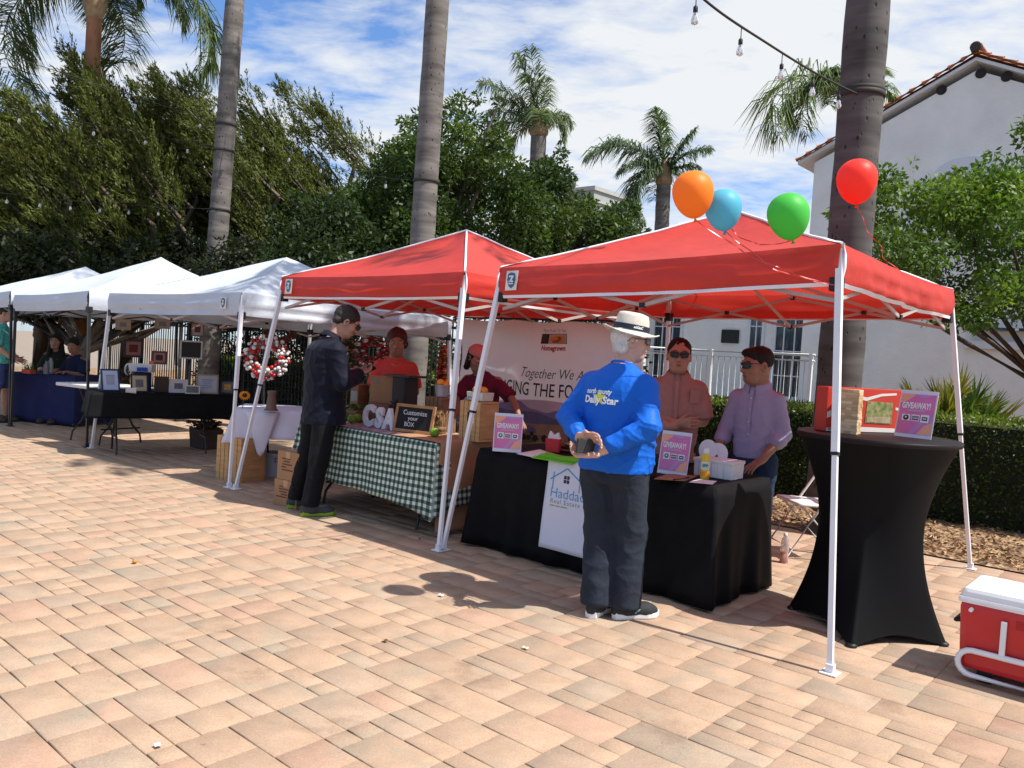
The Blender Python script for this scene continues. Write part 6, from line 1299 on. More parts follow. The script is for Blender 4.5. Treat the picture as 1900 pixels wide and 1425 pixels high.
    for i in range(120): q = c3 + UU * rs.uniform(-.13, .13) + VV * rs.uniform(-.09, .09) + ez_ * rs.uniform(.10, .14); s_, t_, _ = frame_of(A3(rs.uniform(-1, 1), rs.uniform(-1, 1), rs.uniform(.2, 1))); w = rs.uniform(.015, .03); m.add([q - s_ * w, q - t_ * w * .5, q + s_ * w, q + t_ * w * .5], [(0, 1, 2, 3)])
    m.build('greens', mat('greens', (.07, .15, .03), .6, .4, 20), t)
    c4 = ot(668, .27); t = thing('upright_box', 'tall brown wooden box behind the phone hand', 'box', c4); m = MB(); m.box(c4 + ez_ * .17, (.12, .12, .34), (UU, VV, ez_), bev=.004); m.build('box_body', WOODD, t); m = MB(); m.box(c4 + UU * .0 + VV * -.061 + ez_ * .22, (.10, .002, .10), (UU, VV, ez_)); m.build('label', mat('label_grey', (.22, .23, .23), .6), t)
    # under the table
    for i, (px, py, sz, m_, lb, nm) in enumerate(((700, 945, (.30, .24, .26), CARD, 'brown paper sack under the checked table', 'paper_sack'), (745, 940, (.26, .22, .18), mat('bag_red_dark', (.30, .02, .02), .7), 'dark red bag on the ground under the checked table', 'cloth_bag'))):
        p = gp(px, py) + VV * .35; F = Field(p - .3, p + A3(.3, .3, .45), .014); F.ell(p + ez_ * sz[2] * .5, (sz[0] / 2, sz[1] / 2, sz[2] * .62), None, 0); F.ell(p + ez_ * sz[2] * .95 + UU * .04, (.07, .06, .08), None, .05); F.fold(.008, [((.3, .5, .8), .11, .4, .8), ((-.7, .2, .5), .09, 1.4, .7)]); F.cut_half(p, (0, 0, -1)); P, Q = F.mesh(); P, Q = keep_biggest(P, Q); tag(link_mesh(nm, P, Q, m_, None, True, origin=p), lb, 'bag')
stuff_table_a()
# ---------------------------------------------------------------- printed banner at the back
def back_banner():
    b0 = 2.62; P0 = RF(0, b0); n = VV; tl, bl = pv(859, 590, P0, n), pv(838, 905, P0, n); tr_ = pv(1196, 601, P0, n); a0 = np.dot(tl - OO, UU); a1 = np.dot(tr_ - OO, UU); z1 = (tl[2] + tr_[2]) / 2; z0 = .06; W = a1 - a0; H = z1 - z0
    t = thing('printed_banner', 'wide white printed banner with farm landscape hung behind the two red canopies', 'banner', RF((a0 + a1) / 2, b0))
    def S(x, y, off=0.0): return RF(a0 + x * W, b0 + .022 * sin(5.3 * x * 2 + 1.2 * y) * (.3 + y) + .012 * sin(17 * (x + .45 * y)) + .010 * sin(23 * (x * .7 - y) + 1) - off, z1 - y * H - .02 * sin(pi * min(1, x * 3 % 1)) * (1 - y))
    m = MB(); m.grid(lambda s_, t_: S(s_, t_), 60, 40); BW = mat('banner_white', (.80, .79, .82), .6, .03, 3, transl=.42); m.build('cloth', BW, t)
    def lay(name, mats, fn):
        k = MB(); fn(k); V = [tuple(S(v[0], v[1], .004 + v[2])) for v in k.v]; k.v = V; k.build(name, mats, t)
    def strip(k, top, bot, m_, d=0, n_=60, x0=0.0, x1=1.0, smooth=True): k.grid(lambda s_, t_: (x0 + (x1 - x0) * s_, top(x0 + (x1 - x0) * s_) * (1 - t_) + bot(x0 + (x1 - x0) * s_) * t_, d), n_, 3, m_, smooth)
    yy = lambda px, py: (z1 - pv(px, py, P0, n)[2]) / H; xx = lambda px: (np.dot(pv(px, 700, P0, n) - OO, UU) - a0) / W
    ym = yy(1000, 760); yh = yy(1000, 785); yb = 1.0
    hazec = mat('print_mist', (.50, .49, .56), .7, .05); lav = mat('print_lavender', (.20, .21, .36), .7, .12, 4); slate_ = mat('print_slate_hill', (.11, .13, .24), .7, .2, 6); tan_ = mat('print_tan_field', (.28, .22, .13), .7, .25, 6); olive = mat('print_olive_field', (.12, .12, .05), .7, .3, 8); tree_ = mat('print_trees', (.018, .022, .018), .8, .3, 9); rowm = mat('print_rows', (.20, .15, .08), .7, .3, 10)
    def land(k):
        strip(k, lambda x: ym - .045 + .02 * sin(9 * x), lambda x: ym + .06, 0, 0)
        strip(k, lambda x: ym - .01 + .022 * sin(11 * x + 1) + .012 * sin(29 * x) + .006 * sin(61 * x), lambda x: yh + .06, 1, .0015)
        strip(k, lambda x: ym + .030 + .018 * sin(8 * x + 2) + .010 * sin(23 * x), lambda x: yh + .06, 2, .003)
        strip(k, lambda x: yh + .012 * sin(6 * x), lambda x: yb, 3, .0045)
        strip(k, lambda x: yh + .07 + .02 * sin(4 * x + 1), lambda x: yb, 4, .006)
        for i in range(9): strip(k, lambda x, i=i: yh + .12 + i * .05 - .10 * x, lambda x, i=i: yh + .14 + i * .05 - .10 * x, 6, .0075, 30)
        rs = random.Random(5)
        for i in range(46):
            x = rs.uniform(.36, .98); y = yh + .068 + .02 * sin(4 * x + 1) + rs.uniform(-.012, .02); r = rs.uniform(.010, .022); k.add([(x + r * cos(a) * .8, y + r * sin(a) * 1.2, .009) for a in np.linspace(0, 2 * pi, 9)[:-1]], [tuple(range(8))], False, 5)
    lay('landscape_print', [hazec, lav, slate_, tan_, olive, tree_, rowm], land)
    def wr(s, pxl, pxr, py, size, **kw):
        def g(k):
            V, F = text_mesh(s, size, align='LEFT', extrude=0, **kw); V = np.array(V); w = V[:, 0].max() - V[:, 0].min(); xl, xr = xx(pxl), xx(pxr); sx = (xr - xl) * W / w; sy = 1.0
            y0 = yy((pxl + pxr) / 2, py); k.add([(xl + (v[0] - V[:, 0].min()) * sx / W, y0 - v[1] * sy / H, .002) for v in V], F)
        return g
    lay('lettering', INK, wr('Together We Are', 969, 1098, 694, .155, shear=.35, bold=-.001)); lay('lettering', INK, wr('CHANGING THE FOOD', 889, 1096, 722, .205, bold=.001)); lay('lettering', INK, wr('SYSTEM', 1108, 1190, 732, .2, bold=.001))
    lay('lettering', INKG, wr('Farm Fresh To You', 1003, 1047, 611, .052, shear=.2)); rdm = mat('print_red', (.35, .03, .03), .6, .15, 20)
    lay('lettering', rdm, wr('Homegrown', 1004, 1046, 644, .075, bold=.003))
    X0, X1, Y0, Y1 = xx(1001), xx(1048), yy(1025, 617), yy(1025, 636)
    def logo(k):
        R4 = lambda a, b, c, d, z, m_: k.add([(X0 + (X1 - X0) * a, Y0 + (Y1 - Y0) * b, z), (X0 + (X1 - X0) * c, Y0 + (Y1 - Y0) * b, z), (X0 + (X1 - X0) * c, Y0 + (Y1 - Y0) * d, z), (X0 + (X1 - X0) * a, Y0 + (Y1 - Y0) * d, z)], [(0, 1, 2, 3)], False, m_)
        R4(0, 0, 1, 1, .001, 0); R4(.0, .03, .26, .97, .002, 1); R4(.30, .03, .98, .97, .002, 2)
        for (x, y, r) in ((.12, .4, .10),): k.add([(X0 + (X1 - X0) * (x + r * cos(a)), Y0 + (Y1 - Y0) * (y + r * 2.4 * sin(a)), .003) for a in np.linspace(0, 2 * pi, 13)[:-1]], [tuple(range(12))], False, 1)
        for (x, y, r, m_) in ((.46, .5, .09, 3), (.58, .42, .10, 3), (.70, .46, .11, 4), (.82, .52, .10, 3), (.64, .66, .10, 4), (.52, .7, .08, 4), (.76, .7, .09, 3)): k.add([(X0 + (X1 - X0) * (x + r * cos(a)), Y0 + (Y1 - Y0) * (y + r * 2.2 * sin(a)), .003 + x * .001) for a in np.linspace(0, 2 * pi, 13)[:-1]], [tuple(range(12))], False, m_)
    lay('logo', [INK, mat('logo_dark', (.04, .03, .03), .6, .2), mat('logo_cream', (.45, .38, .28), .6), mat('logo_orange', (.55, .25, .04), .6), mat('logo_brown', (.22, .09, .03), .6)], logo)
    for x in (0, .33, .66, 1.0): k = MB(); k.tube([S(x, 0) + A3(0, 0, -.01), S(x, 0) + A3(0, 0, .09)], .004, 5); k.build('tie', mat('tie_white', (.5, .5, .5), .7), t)
    k = MB(); k.bar(S(0, 0) + A3(0, 0, .012), S(1, 0) + A3(0, 0, .012), .02); k.build('pole', PLASTIC_B, t)
back_banner()
# ================================================================= under the white canopy
def ball_wreath():
    c = dp(495, 664, 8.75); t = thing('ball_wreath', 'round wreath of red and white balls on the white cloth table', 'wreath', c); f = unit(A3(-c[0], -c[1], 0) + UU * .25); s, u, d = np.cross(ez_, f), ez_, f; rs = random.Random(6); R0 = .172
    rr = mat('ball_red', (.42, .012, .015), .28, .1, spec=.5); wm = mat('ball_white', (.66, .63, .60), .45, .05); bl = []
    k = 0
    while len(bl) < 98 and k < 9000:
        k += 1; a = rs.uniform(0, 2 * pi); b = rs.uniform(-pi * .5, pi * .5); q = c + (s * cos(a) + u * sin(a)) * (R0 + .062 * sin(b)) + d * .055 * cos(b); r = rs.uniform(.016, .026)
        if all(np.linalg.norm(q - p) > (r + r2) * .78 for p, r2 in bl): bl.append((q, r))
    for i, (q, r) in enumerate(bl): m = MB(); m.ball(q, r, 12); m.build('ball', rr if (i * 7 + int(50 * (q[2] + q[0]))) % 5 < 2 else wm, t)
    m = MB(); m.tube([c + (s * cos(a) + u * sin(a)) * R0 for a in np.linspace(0, 2 * pi, 30)[:-1]], .035, 8, closed=True); m.build('ring', mat('wreath_ring', (.25, .22, .20), .8), t)
    g = thing('wire_rack', 'dark wire grid rack behind the red and white wreath', 'rack', c - ez_ * .5); o = c - d * .08
    for x in np.linspace(-.25, .25, 8): m = MB(); m.tube([o + s * x - ez_ * .46, o + s * x + ez_ * .30], .004, 5); m.build('wire', LEGM, g)
    for z in np.linspace(-.44, .28, 9): m = MB(); m.tube([o - s * .25 + ez_ * z, o + s * .25 + ez_ * z], .004, 5); m.build('wire', LEGM, g)
    b = gp(487, 762, .75) + VV * .10; m = MB(); m.lathe(b, [(.05, 0), (.055, .02), (.04, .16), (.05, .20), (.03, .205)], 16); tt = thing('wooden_stand', 'small brown wooden stand under the red and white wreath', 'stand', b); m.build('block', mat('wood_grey', (.17, .12, .09), .7, .2), tt); m = MB(); m.lathe(b, [(.07, 0), (.07, .015), (.0001, .016)], 16); m.build('base', WOODD, tt)
ball_wreath()
def leaf_wreath(label, c, R0, th, cols, n, seed, f=None, leaf=.035, arch=(0, 2 * pi), name='flower_wreath', sq=1.0):
    rs = random.Random(seed); t = thing(name, label, 'wreath', c); f = unit(A3(-c[0], -c[1], 0)) if f is None else f; s = np.cross(ez_, f); m = MB()
    for i in range(n):
        a = rs.uniform(*arch); b = rs.uniform(0, 2 * pi); rr = th * sqrt(rs.random()); q = c + (s * cos(a) * sq + ez_ * sin(a)) * (R0 + rr * cos(b)) + f * rr * sin(b); d = unit(A3(rs.gauss(0, 1), rs.gauss(0, 1), rs.gauss(0, 1)) + f * .8); s_, t_, _ = frame_of(d); L = leaf * rs.uniform(.5, 1.3); k = rs.choices(range(len(cols)), [w for _, w in cols])[0]
        m.add([q - s_ * L, q + t_ * L * .45 + d * L * .2, q + s_ * L, q - t_ * L * .45 + d * L * .2], [(0, 1, 2), (0, 2, 3)], False, k)
    m.build('petals', [x for x, _ in cols], t); m = MB(); m.tube([c + (s * cos(a) * sq + ez_ * sin(a)) * R0 for a in np.linspace(*arch, 26)], th * .4, 7); m.build('ring', mat('twig_brown', (.06, .035, .02), .9), t); return t
lf = lambda n, c: mat(n, c, .6, .25, 30)
leaf_wreath('red and white flower wreath hanging beside the woman in coral', dp(690, 653, 9.6), .135, .065, [(lf('petal_red', (.45, .015, .03)), 5), (lf('petal_white', (.62, .58, .56)), 3), (lf('leaf_olive', (.05, .06, .025)), 3), (lf('petal_pink', (.42, .10, .12)), 1.5)], 520, 1)
leaf_wreath('brown and gold leaf wreath hanging behind the phone of the man in navy', dp(645, 662, 9.9), .14, .08, [(lf('leaf_brown', (.12, .05, .025)), 4), (lf('leaf_gold', (.48, .30, .10)), 2.5), (lf('leaf_olive', (.05, .06, .025)), 3), (lf('petal_cream', (.60, .50, .38)), 1.5)], 520, 2)
leaf_wreath('long orange and red leaf garland hanging at the corner of the white canopy', dp(820, 690, 9.7), .25, .075, [(lf('leaf_orange', (.55, .13, .02)), 5), (lf('petal_red', (.45, .015, .03)), 3), (lf('petal_white', (.62, .58, .56)), .8), (lf('leaf_brown', (.12, .05, .025)), 2)], 620, 3, sq=.12, name='leaf_garland')
leaf_wreath('dark red leaf swag hung high under the white canopy', dp(520, 606, 9.2), .16, .045, [(lf('leaf_brown', (.12, .05, .025)), 4), (lf('leaf_rust', (.22, .05, .03)), 4)], 260, 4, arch=(pi * 1.1, pi * 1.9), name='leaf_swag')
def sunflower(p, label, h, lean):
    t = thing('sunflower', label, 'flower', p); top = np.array(p) + A3(lean, 0, h); m = MB(); m.tube([p, np.array(p) + A3(lean * .3, 0, h * .5), top], .004, 6); m.build('stem', mat('stem_green', (.04, .07, .025), .7, .2), t); d = unit(A3(.25, -.7, .55)); s_, t_, _ = frame_of(d); m = MB()
    for r, n, o in ((.062, 18, 0), (.052, 16, .2)):
        for j in range(n): b = 2 * pi * j / n + o; u = s_ * cos(b) + t_ * sin(b); w = np.cross(d, u); m.add([top + u * .018, top + u * .04 + w * .009 + d * .004, top + u * r - d * .006, top + u * .04 - w * .009 + d * .004], [(0, 1, 2, 3)])
    m.build('petals', mat('petal_amber', (.72, .27, .015), .6, .15, 20), t); m = MB(); m.lathe(top, [(.024, -.003), (.022, .008), (.0001, .012)], 16, (s_, t_, d)); m.build('centre', mat('seed_brown', (.05, .02, .01), .9), t)
g0 = gp(391, 886); g1 = gp(437, 896); cx_ = unit(g1 - g0); cy_ = A3(-cx_[1], cx_[0], 0); cc = (g0 + g1) / 2 + cy_ * .17 + cx_ * .055
crate('tall pine crate standing on end in front of the white cloth table', cc, cx_, cy_, .40, .30, .455, 6, WOODP, True)
vp = cc + ez_ * .455 - cy_ * .05 + cx_ * .02
def vase():
    t = thing('glass_vase', 'clear glass jar with orange band standing on the tall pine crate', 'vase', vp); m = MB(); m.lathe(vp, [(.034, 0), (.042, .006), (.042, .16), (.036, .18), (.038, .19)], 20); m.build('glass', mat('jar_glass', (.70, .74, .70), .08, 0, trans=.8), t); m = MB(); m.lathe(vp, [(.0435, .12), (.0435, .18)], 20); m.build('band', mat('band_orange', (.55, .20, .05), .6, .5, 60), t); m = MB(); m.lathe(vp, [(.037, .005), (.037, .09), (.0001, .091)], 16); m.build('water', mat('jar_water', (.45, .50, .46), .1, 0, trans=.6), t)
vase(); sunflower(vp + ez_ * .03, 'orange sunflower standing in the glass jar on the pine crate', .40, .035)
def pail():
    p = gp(484, 884) + VV * .16; t = thing('white_bucket', 'white round bucket with vent holes under the white cloth table', 'bucket', p); m = MB(); m.lathe(p, [(.115, 0), (.12, .01), (.14, .235), (.146, .24), (.146, .255), (.136, .255), (.118, .02)], 28); m.build('bucket', mat('bucket_white', (.55, .54, .60), .5, .04), t); f = unit(A3(-p[0], -p[1], 0)); s = np.cross(ez_, f)
    for i in range(6): a = (i % 3 - 1) * .2 + .25; b = f * cos(a) + s * sin(a); m = MB(); m.box(p + b * .137 + ez_ * (.20 - .03 * (i // 3)), (.014, .006, .016), (np.cross(ez_, b), b, ez_)); m.build('hole', mat('hole_dark', (.02, .012, .008), .9, 0), t)
pail()
def carton(label, c, ex, ey, L, W, H, seed, marks=True):
    t = thing('cardboard_box', label, 'cardboard box', c, 0, None); m = MB(); m.box(c + ez_ * H / 2, (L, W, H), (ex, ey, ez_), bev=.003); m.build('carton', CARD, t); m = MB(); m.box(c + ez_ * (H + .0008), (L * .98, .055, .0015), (ex, ey, ez_)); m.box(c - ex * 0 - ey * (W / 2 + .0008) + ez_ * (H - .03), (.055, .0015, .06), (ex, ey, ez_)); m.build('tape', mat('tape_tan', (.42, .27, .15), .3), t)
    rs = random.Random(seed); m = MB()
    for i in range(5): m.box(c + ex * (-.03 + rs.uniform(-.03, .03)) - ey * (W / 2 + .001) + ez_ * (H * (.35 + .1 * i)), (rs.uniform(.06, .16), .001, .012), (ex, ey, ez_))
    m.build('printing', mat('print_brown', (.12, .05, .025), .8), t)
k0 = gp(505, 935); k1 = gp(537, 943); kx = unit(k1 - k0); ky = A3(-kx[1], kx[0], 0); kc = k0 + kx * .16 + ky * .13
carton('lower cardboard box of the stack behind the man in navy', kc, kx, ky, .31, .24, .235, 1); carton('upper cardboard box of the stack behind the man in navy', kc + ez_ * .237 + kx * .012, kx, ky, .29, .23, .255, 2)
# ---------------------------------------------------------------- framed pictures on the black cloth table
def picture(label, px, py, d, W, H, frame, mount, image, tilt=.2, yaw=0.0, fw=.018, hang=False, cat='picture', marks=0, zb=.75):
    p = dp(px, py, d) if hang else gp(px, py, zb); f = rot_z(yaw) @ unit(A3(-p[0], -p[1], 0)); ex = np.cross(ez_, f); up = unit(ez_ * cos(tilt) - f * sin(tilt)); n = np.cross(ex, up); t = thing('framed_picture', label, cat, p); q = lambda x, y, dd=0: p + ex * x * W + up * y * H + n * dd; m = MB()
    for x0, x1, y0, y1 in ((-.5, .5, 0, fw / H), (-.5, .5, 1 - fw / H, 1), (-.5, -.5 + fw / W, fw / H, 1 - fw / H), (.5 - fw / W, .5, fw / H, 1 - fw / H)): m.box(q((x0 + x1) / 2, (y0 + y1) / 2, .0), ((x1 - x0) * W, (y1 - y0) * H, .016), (ex, up, n), bev=.002)
    m.build('frame', frame, t); m = MB(); m.box(q(0, .5, -.001), (W - 2 * fw + .004, H - 2 * fw + .004, .006), (ex, up, n)); m.build('mount', mount, t)
    if image is not None: m = MB(); m.box(q(0, .5, .0032), (W * .45, H * .42, .002), (ex, up, n)); m.build('image', image, t)
    if hang: m = MB(); m.tube([q(-.3, 1, 0), q(0, 1.25, 0), q(.3, 1, 0)], .0025, 4); m.build('cord', PLASTIC_B, t)
    for i in range(marks): m = MB(); m.box(q(0, .72 - .10 * i, .003), (W * (.5 - .07 * (i % 3)), .008, .002), (ex, up, n)); m.build('printed_line', INKG, t)
    return t
Fk = mat('frame_black', (.012, .014, .02), .4, .1); Fw = mat('frame_white', (.52, .50, .50), .5, .05); Fo = mat('frame_oak', (.30, .22, .12), .6, .15); Fr = mat('frame_red_brown', (.14, .05, .04), .6, .1); Iw = mat('print_pale', (.45, .52, .68), .5, .04); Ic = mat('print_cream', (.45, .36, .24), .6, .05); Ipk = mat('print_rose', (.26, .10, .10), .6, .1); Igr = mat('print_grey', (.13, .12, .13), .6, .3, 30); Ipl = mat('print_lilac', (.34, .34, .44), .6, .05)
picture('navy framed pale blue print leaning at the near corner of the black cloth table', 206, 726, 0, .21, .27, mat('frame_navy', (.012, .03, .075), .4), Iw, Ipl, .28, .35, marks=3)
picture('dark framed print with cream mount beside the white cup', 259, 728, 0, .20, .22, Fk, Ic, Igr, .2, .3)
picture('white framed print with small dark image in the middle of the black cloth table', 331, 729, 0, .22, .17, Fw, mat('mount_white', (.50, .48, .50), .6), Igr, .25, .1)
picture('small white framed print in front of the cream framed list', 357, 731, 0, .17, .105, Fw, Igr, None, .2, .05, fw=.014)
picture('cream framed printed list at the far part of the black cloth table', 384, 731, 0, .26, .25, Fo, mat('mount_lilac', (.36, .37, .44), .6), None, .3, .0, marks=5)
picture('dark framed picture of a yellow flower near the sunflower', 421, 731, 0, .17, .17, Fk, mat('mount_slate', (.14, .13, .17), .6), mat('flower_yellow', (.55, .28, .03), .6, .4, 30), .2, -.1)
picture('square dark frame with dusky red picture hanging at the back of the white canopy', 247, 663, 12.3, .27, .27, Fk, Ipk, mat('print_dark_red', (.09, .012, .012), .6), 0, .1, .032, True)
picture('small red brown frame with pale rose picture hanging lower', 295, 676, 12.2, .22, .20, Fr, mat('print_rose_pale', (.30, .20, .22), .6), mat('print_dark_red', (.09, .012, .012), .6), 0, .1, .03, True)
picture('square white frame with black picture hanging in front of the palm trunk', 354, 666, 12.0, .31, .27, Fw, mat('print_black', (.022, .020, .022), .6, .2), None, -.04, .05, .022, True)
for i, (x, y, w, hh, rd_) in enumerate(((228, 612, .20, .15, 0), (301, 610, .20, .14, 1), (366, 624, .17, .19, 2))):
    picture(['small pale picture hanging from the canopy edge, nearest the white leg', 'small pale picture with dark spot hanging from the canopy edge, the middle one', 'small rosy picture hanging above the white square frame'][i], x, y, 11.4, w, hh, Fo if i < 2 else Fr, mat('print_buff', (.30, .22, .19), .6, .1), Igr if i < 2 else mat('print_dark_red', (.09, .012, .012), .6), 0, .1, .014, True)
def back_boxes():
    c = gp(268, 727, .75) + by * .30; t = thing('navy_box', 'navy box carrying a white tub among the framed pictures', 'box', c); m = MB(); m.box(c + ez_ * .11, (.20, .2, .22), (bx, by, ez_), bev=.004); m.build('box_body', NAVYC, t)
    p = c + ez_ * .222; t = thing('white_tub', 'white tub with orange tag and blue patch on the navy box', 'tub', p); m = MB(); m.box(p + ez_ * .055, (.26, .18, .10), (unit(bx - by * .4), unit(by + bx * .4), ez_), taper=1.1, bev=.012); m.build('tub_body', mat('tub_white', (.58, .58, .58), .5), t); f = unit(A3(-p[0], -p[1], 0)); sx = np.cross(ez_, f); m = MB(); m.box(p + f * .135 + ez_ * .04, (.12, .003, .05), (sx, f, ez_)); m.build('patch', mat('patch_royal', (.02, .05, .30), .5), t); m = MB(); m.box(p + sx * .10 + ez_ * .125, (.06, .01, .04), (sx, f, ez_)); m.build('tag', mat('tag_orange', (.62, .14, .02), .5), t); m = MB(); m.tube([p - sx * .12 + f * .05 + ez_ * (.03 + .07 * sin(a)) - sx * .06 * (1 + cos(a)) * .6 for a in np.linspace(-1.5, 4.2, 14)], .010, 8); m.build('loop_handle', mat('tub_white2', (.52, .52, .52), .5), t)
    p = gp(242, 730, .75); t = thing('coffee_cup', 'pale paper cup lying between the navy frame and the cream print', 'cup', p); m = MB(); m.lathe(p + ez_ * .035, [(.025, -.05), (.034, .05), (.036, .052), (.03, .05)], 16, (A3(0, 0, 1), unit(by), unit(bx))); m.build('cup', mat('cup_pale', (.50, .48, .46), .6), t); m = MB(); m.lathe(p + ez_ * .035 + unit(bx) * .05, [(.037, 0), (.037, .008), (.0001, .009)], 16, (A3(0, 0, 1), unit(by), unit(bx))); m.build('lid', mat('cup_lid', (.6, .6, .58), .4), t)
    p = gp(300, 728, .75) + by * .05; t = thing('brown_box', 'dark brown box between the navy box and the white framed print', 'box', p); m = MB(); m.box(p + ez_ * .09, (.15, .12, .18), (bx, by, ez_), bev=.004); m.build('box_body', mat('box_umber', (.045, .022, .014), .6, .1), t); m = MB(); m.box(p + ez_ * .184, (.16, .13, .012), (bx, by, ez_)); m.build('lid', mat('box_umber_lid', (.05, .026, .016), .6), t)
    p = gp(368, 832) + VV * .1; t = thing('leaf_basket', 'dark brown planter of dry leaves on the ground by the pine crate', 'planter', p); m = MB(); m.box(p + ez_ * .13, (.34, .26, .26), (UU, VV, ez_), taper=1.12, bev=.01); m.build('planter', mat('planter_brown', (.06, .035, .025), .8, .2), t); m = MB(); rs = random.Random(3)
    for i in range(150): q = p + UU * rs.uniform(-.26, .20) + VV * rs.uniform(-.15, .15) + ez_ * rs.uniform(.25, .36); s_, t_, _ = frame_of(A3(rs.gauss(0, 1), rs.gauss(0, 1), rs.gauss(0, 1))); m.add([q - s_ * .05, q + t_ * .016, q + s_ * .05, q - t_ * .016], [(0, 1, 2, 3)])
    m.build('leaves', mat('dry_leaf', (.05, .03, .02), .8, .3, 20), t)
    # on the blue table
    p = gp(42, 693, .75) + dy * .1; t = thing('plant_tray', 'small red tray with green sprouts on the blue table', 'tray', p); m = MB(); m.box(p + ez_ * .03, (.16, .10, .06), (dx, dy, ez_), bev=.006); m.build('tray', mat('tray_red', (.42, .06, .03), .5), t); m = MB(); rs = random.Random(1)
    for i in range(40): q = p + dx * rs.uniform(-.07, .07) + dy * rs.uniform(-.04, .04) + ez_ * .06; m.tube([q, q + A3(rs.uniform(-.03, .03), rs.uniform(-.03, .03), rs.uniform(.06, .13))], [.004, .001], 4)
    m.build('sprouts', mat('sprout_green', (.06, .16, .04), .6), t)
    for i, (px, lb) in enumerate(((70, 'grey thermos cup on the blue table in front of the woman with long hair'), (78, 'pale bottle beside the grey thermos cup on the blue table'))): p = gp(px, 694, .75) + dy * .15; t = thing('drink_bottle', lb, 'bottle', p); m = MB(); m.lathe(p, [(.035, 0), (.037, .01), (.037, .13 + .05 * i), (.018, .17 + .05 * i), (.018, .19 + .05 * i)], 14); m.build('bottle_body', mat('bottle_grey_%d' % i, (.16 + .1 * i, .16 + .1 * i, .19 + .1 * i), .4), t); m = MB(); m.lathe(p, [(.02, .19 + .05 * i), (.02, .21 + .05 * i), (.0001, .212 + .05 * i)], 12); m.build('cap', PLASTIC_B, t)
    for i, (px, sp) in enumerate(((104, c1), (141, c2))):
        c = A3(sp[0], sp[1], 0); t = thing('stool', ['plain dark stool under the seated woman with long hair', 'plain dark stool under the seated person in blue'][i], 'stool', c); m = MB(); m.lathe(c, [(.17, .39), (.175, .40), (.175, .42), (.16, .425)], 20); m.build('seat', WOODD, t)
        for k in range(4): a = pi / 4 + k * pi / 2; m = MB(); m.tube([c + A3(.13 * cos(a), .13 * sin(a), .39), c + A3(.17 * cos(a), .17 * sin(a), 0)], .016, 6); m.build('leg', WOODD, t)
back_boxes()
# ================================================================= bed, building, railing, fence
def bed():
    m = bpy.data.materials.new('bark_mulch'); m.use_nodes = True; N = m.node_tree.nodes; L = m.node_tree.links; b = N['Principled BSDF']; tc = N.new('ShaderNodeTexCoord'); v = N.new('ShaderNodeTexVoronoi'); v.inputs['Scale'].default_value = 26; L.new(tc.outputs['Object'], v.inputs['Vector']); r = N.new('ShaderNodeValToRGB'); e = r.color_ramp.elements; e[0].color = (.10, .05, .025, 1); e[1].color = (.42, .27, .14, 1); e[0].position = .15; e[1].position = .95
    n = N.new('ShaderNodeTexNoise'); n.inputs['Scale'].default_value = 60; L.new(tc.outputs['Object'], n.inputs['Vector']); sp = N.new('ShaderNodeSeparateColor'); L.new(v.outputs['Color'], sp.inputs[0]); L.new(sp.outputs[0], r.inputs[0]); L.new(r.outputs[0], b.inputs['Base Color']); b.inputs['Roughness'].default_value = .95; bp = N.new('ShaderNodeBump'); bp.inputs['Strength'].default_value = .9; bp.inputs['Distance'].default_value = .03; L.new(v.outputs['Distance'], bp.inputs['Height']); L.new(bp.outputs[0], b.inputs['Normal'])
    g = MB(); g.grid(lambda s, t: RF(-26 + 46 * s, 3.30 + 8.4 * t + .05 * sin(37 * s) * (1 - t), .012 + .02 * min(1, t * 12) + .02 * fbm((s * 60, t * 12, 0), 2)), 120, 30); tag(g.build('planting_bed', m), kind='structure')
    rs = np.random.default_rng(5); n = 9000; a = rs.uniform(-1.5, 9, n); bb = 3.32 + np.abs(rs.normal(0, 1.0, n)); P = OO + a[:, None] * UU + bb[:, None] * VV + np.c_[np.zeros((n, 2)), rs.uniform(.03, .06, n)]
    D = rs.normal(0, 1, (n, 3)); D[:, 2] *= .35; c = np.array([.30, .18, .09]) * rs.uniform(.4, 1.6, (n, 1)); o = leaves('mulch', P, D, rs.uniform(.03, .07, n), rs.uniform(.012, .03, n), c, LEAFM('chip', 0), None, rs); tag(o, kind='stuff')
def LEAFM(name, tr=.35, rough=.5):
    k = 'leaf_' + name
    if k in MATS: return MATS[k]
    m = bpy.data.materials.new(k); m.use_nodes = True; N = m.node_tree.nodes; L = m.node_tree.links; b = N['Principled BSDF']; at = N.new('ShaderNodeAttribute'); at.attribute_name = 'col'; L.new(at.outputs['Color'], b.inputs['Base Color']); b.inputs['Roughness'].default_value = rough; b.inputs['Specular IOR Level'].default_value = .3
    if tr: t = N.new('ShaderNodeBsdfTranslucent'); x = N.new('ShaderNodeMixShader'); x.inputs[0].default_value = tr; hs = N.new('ShaderNodeMixRGB'); hs.blend_type = 'MULTIPLY'; hs.inputs[0].default_value = 1; hs.inputs[2].default_value = (1.25, 1.35, .55, 1); L.new(at.outputs['Color'], hs.inputs[1]); L.new(hs.outputs[0], t.inputs['Color']); L.new(b.outputs[0], x.inputs[1]); L.new(t.outputs[0], x.inputs[2]); L.new(x.outputs[0], N['Material Output'].inputs['Surface'])
    MATS[k] = m; return m
def nrm(a): return a / (np.linalg.norm(a, axis=1, keepdims=True) + 1e-9)
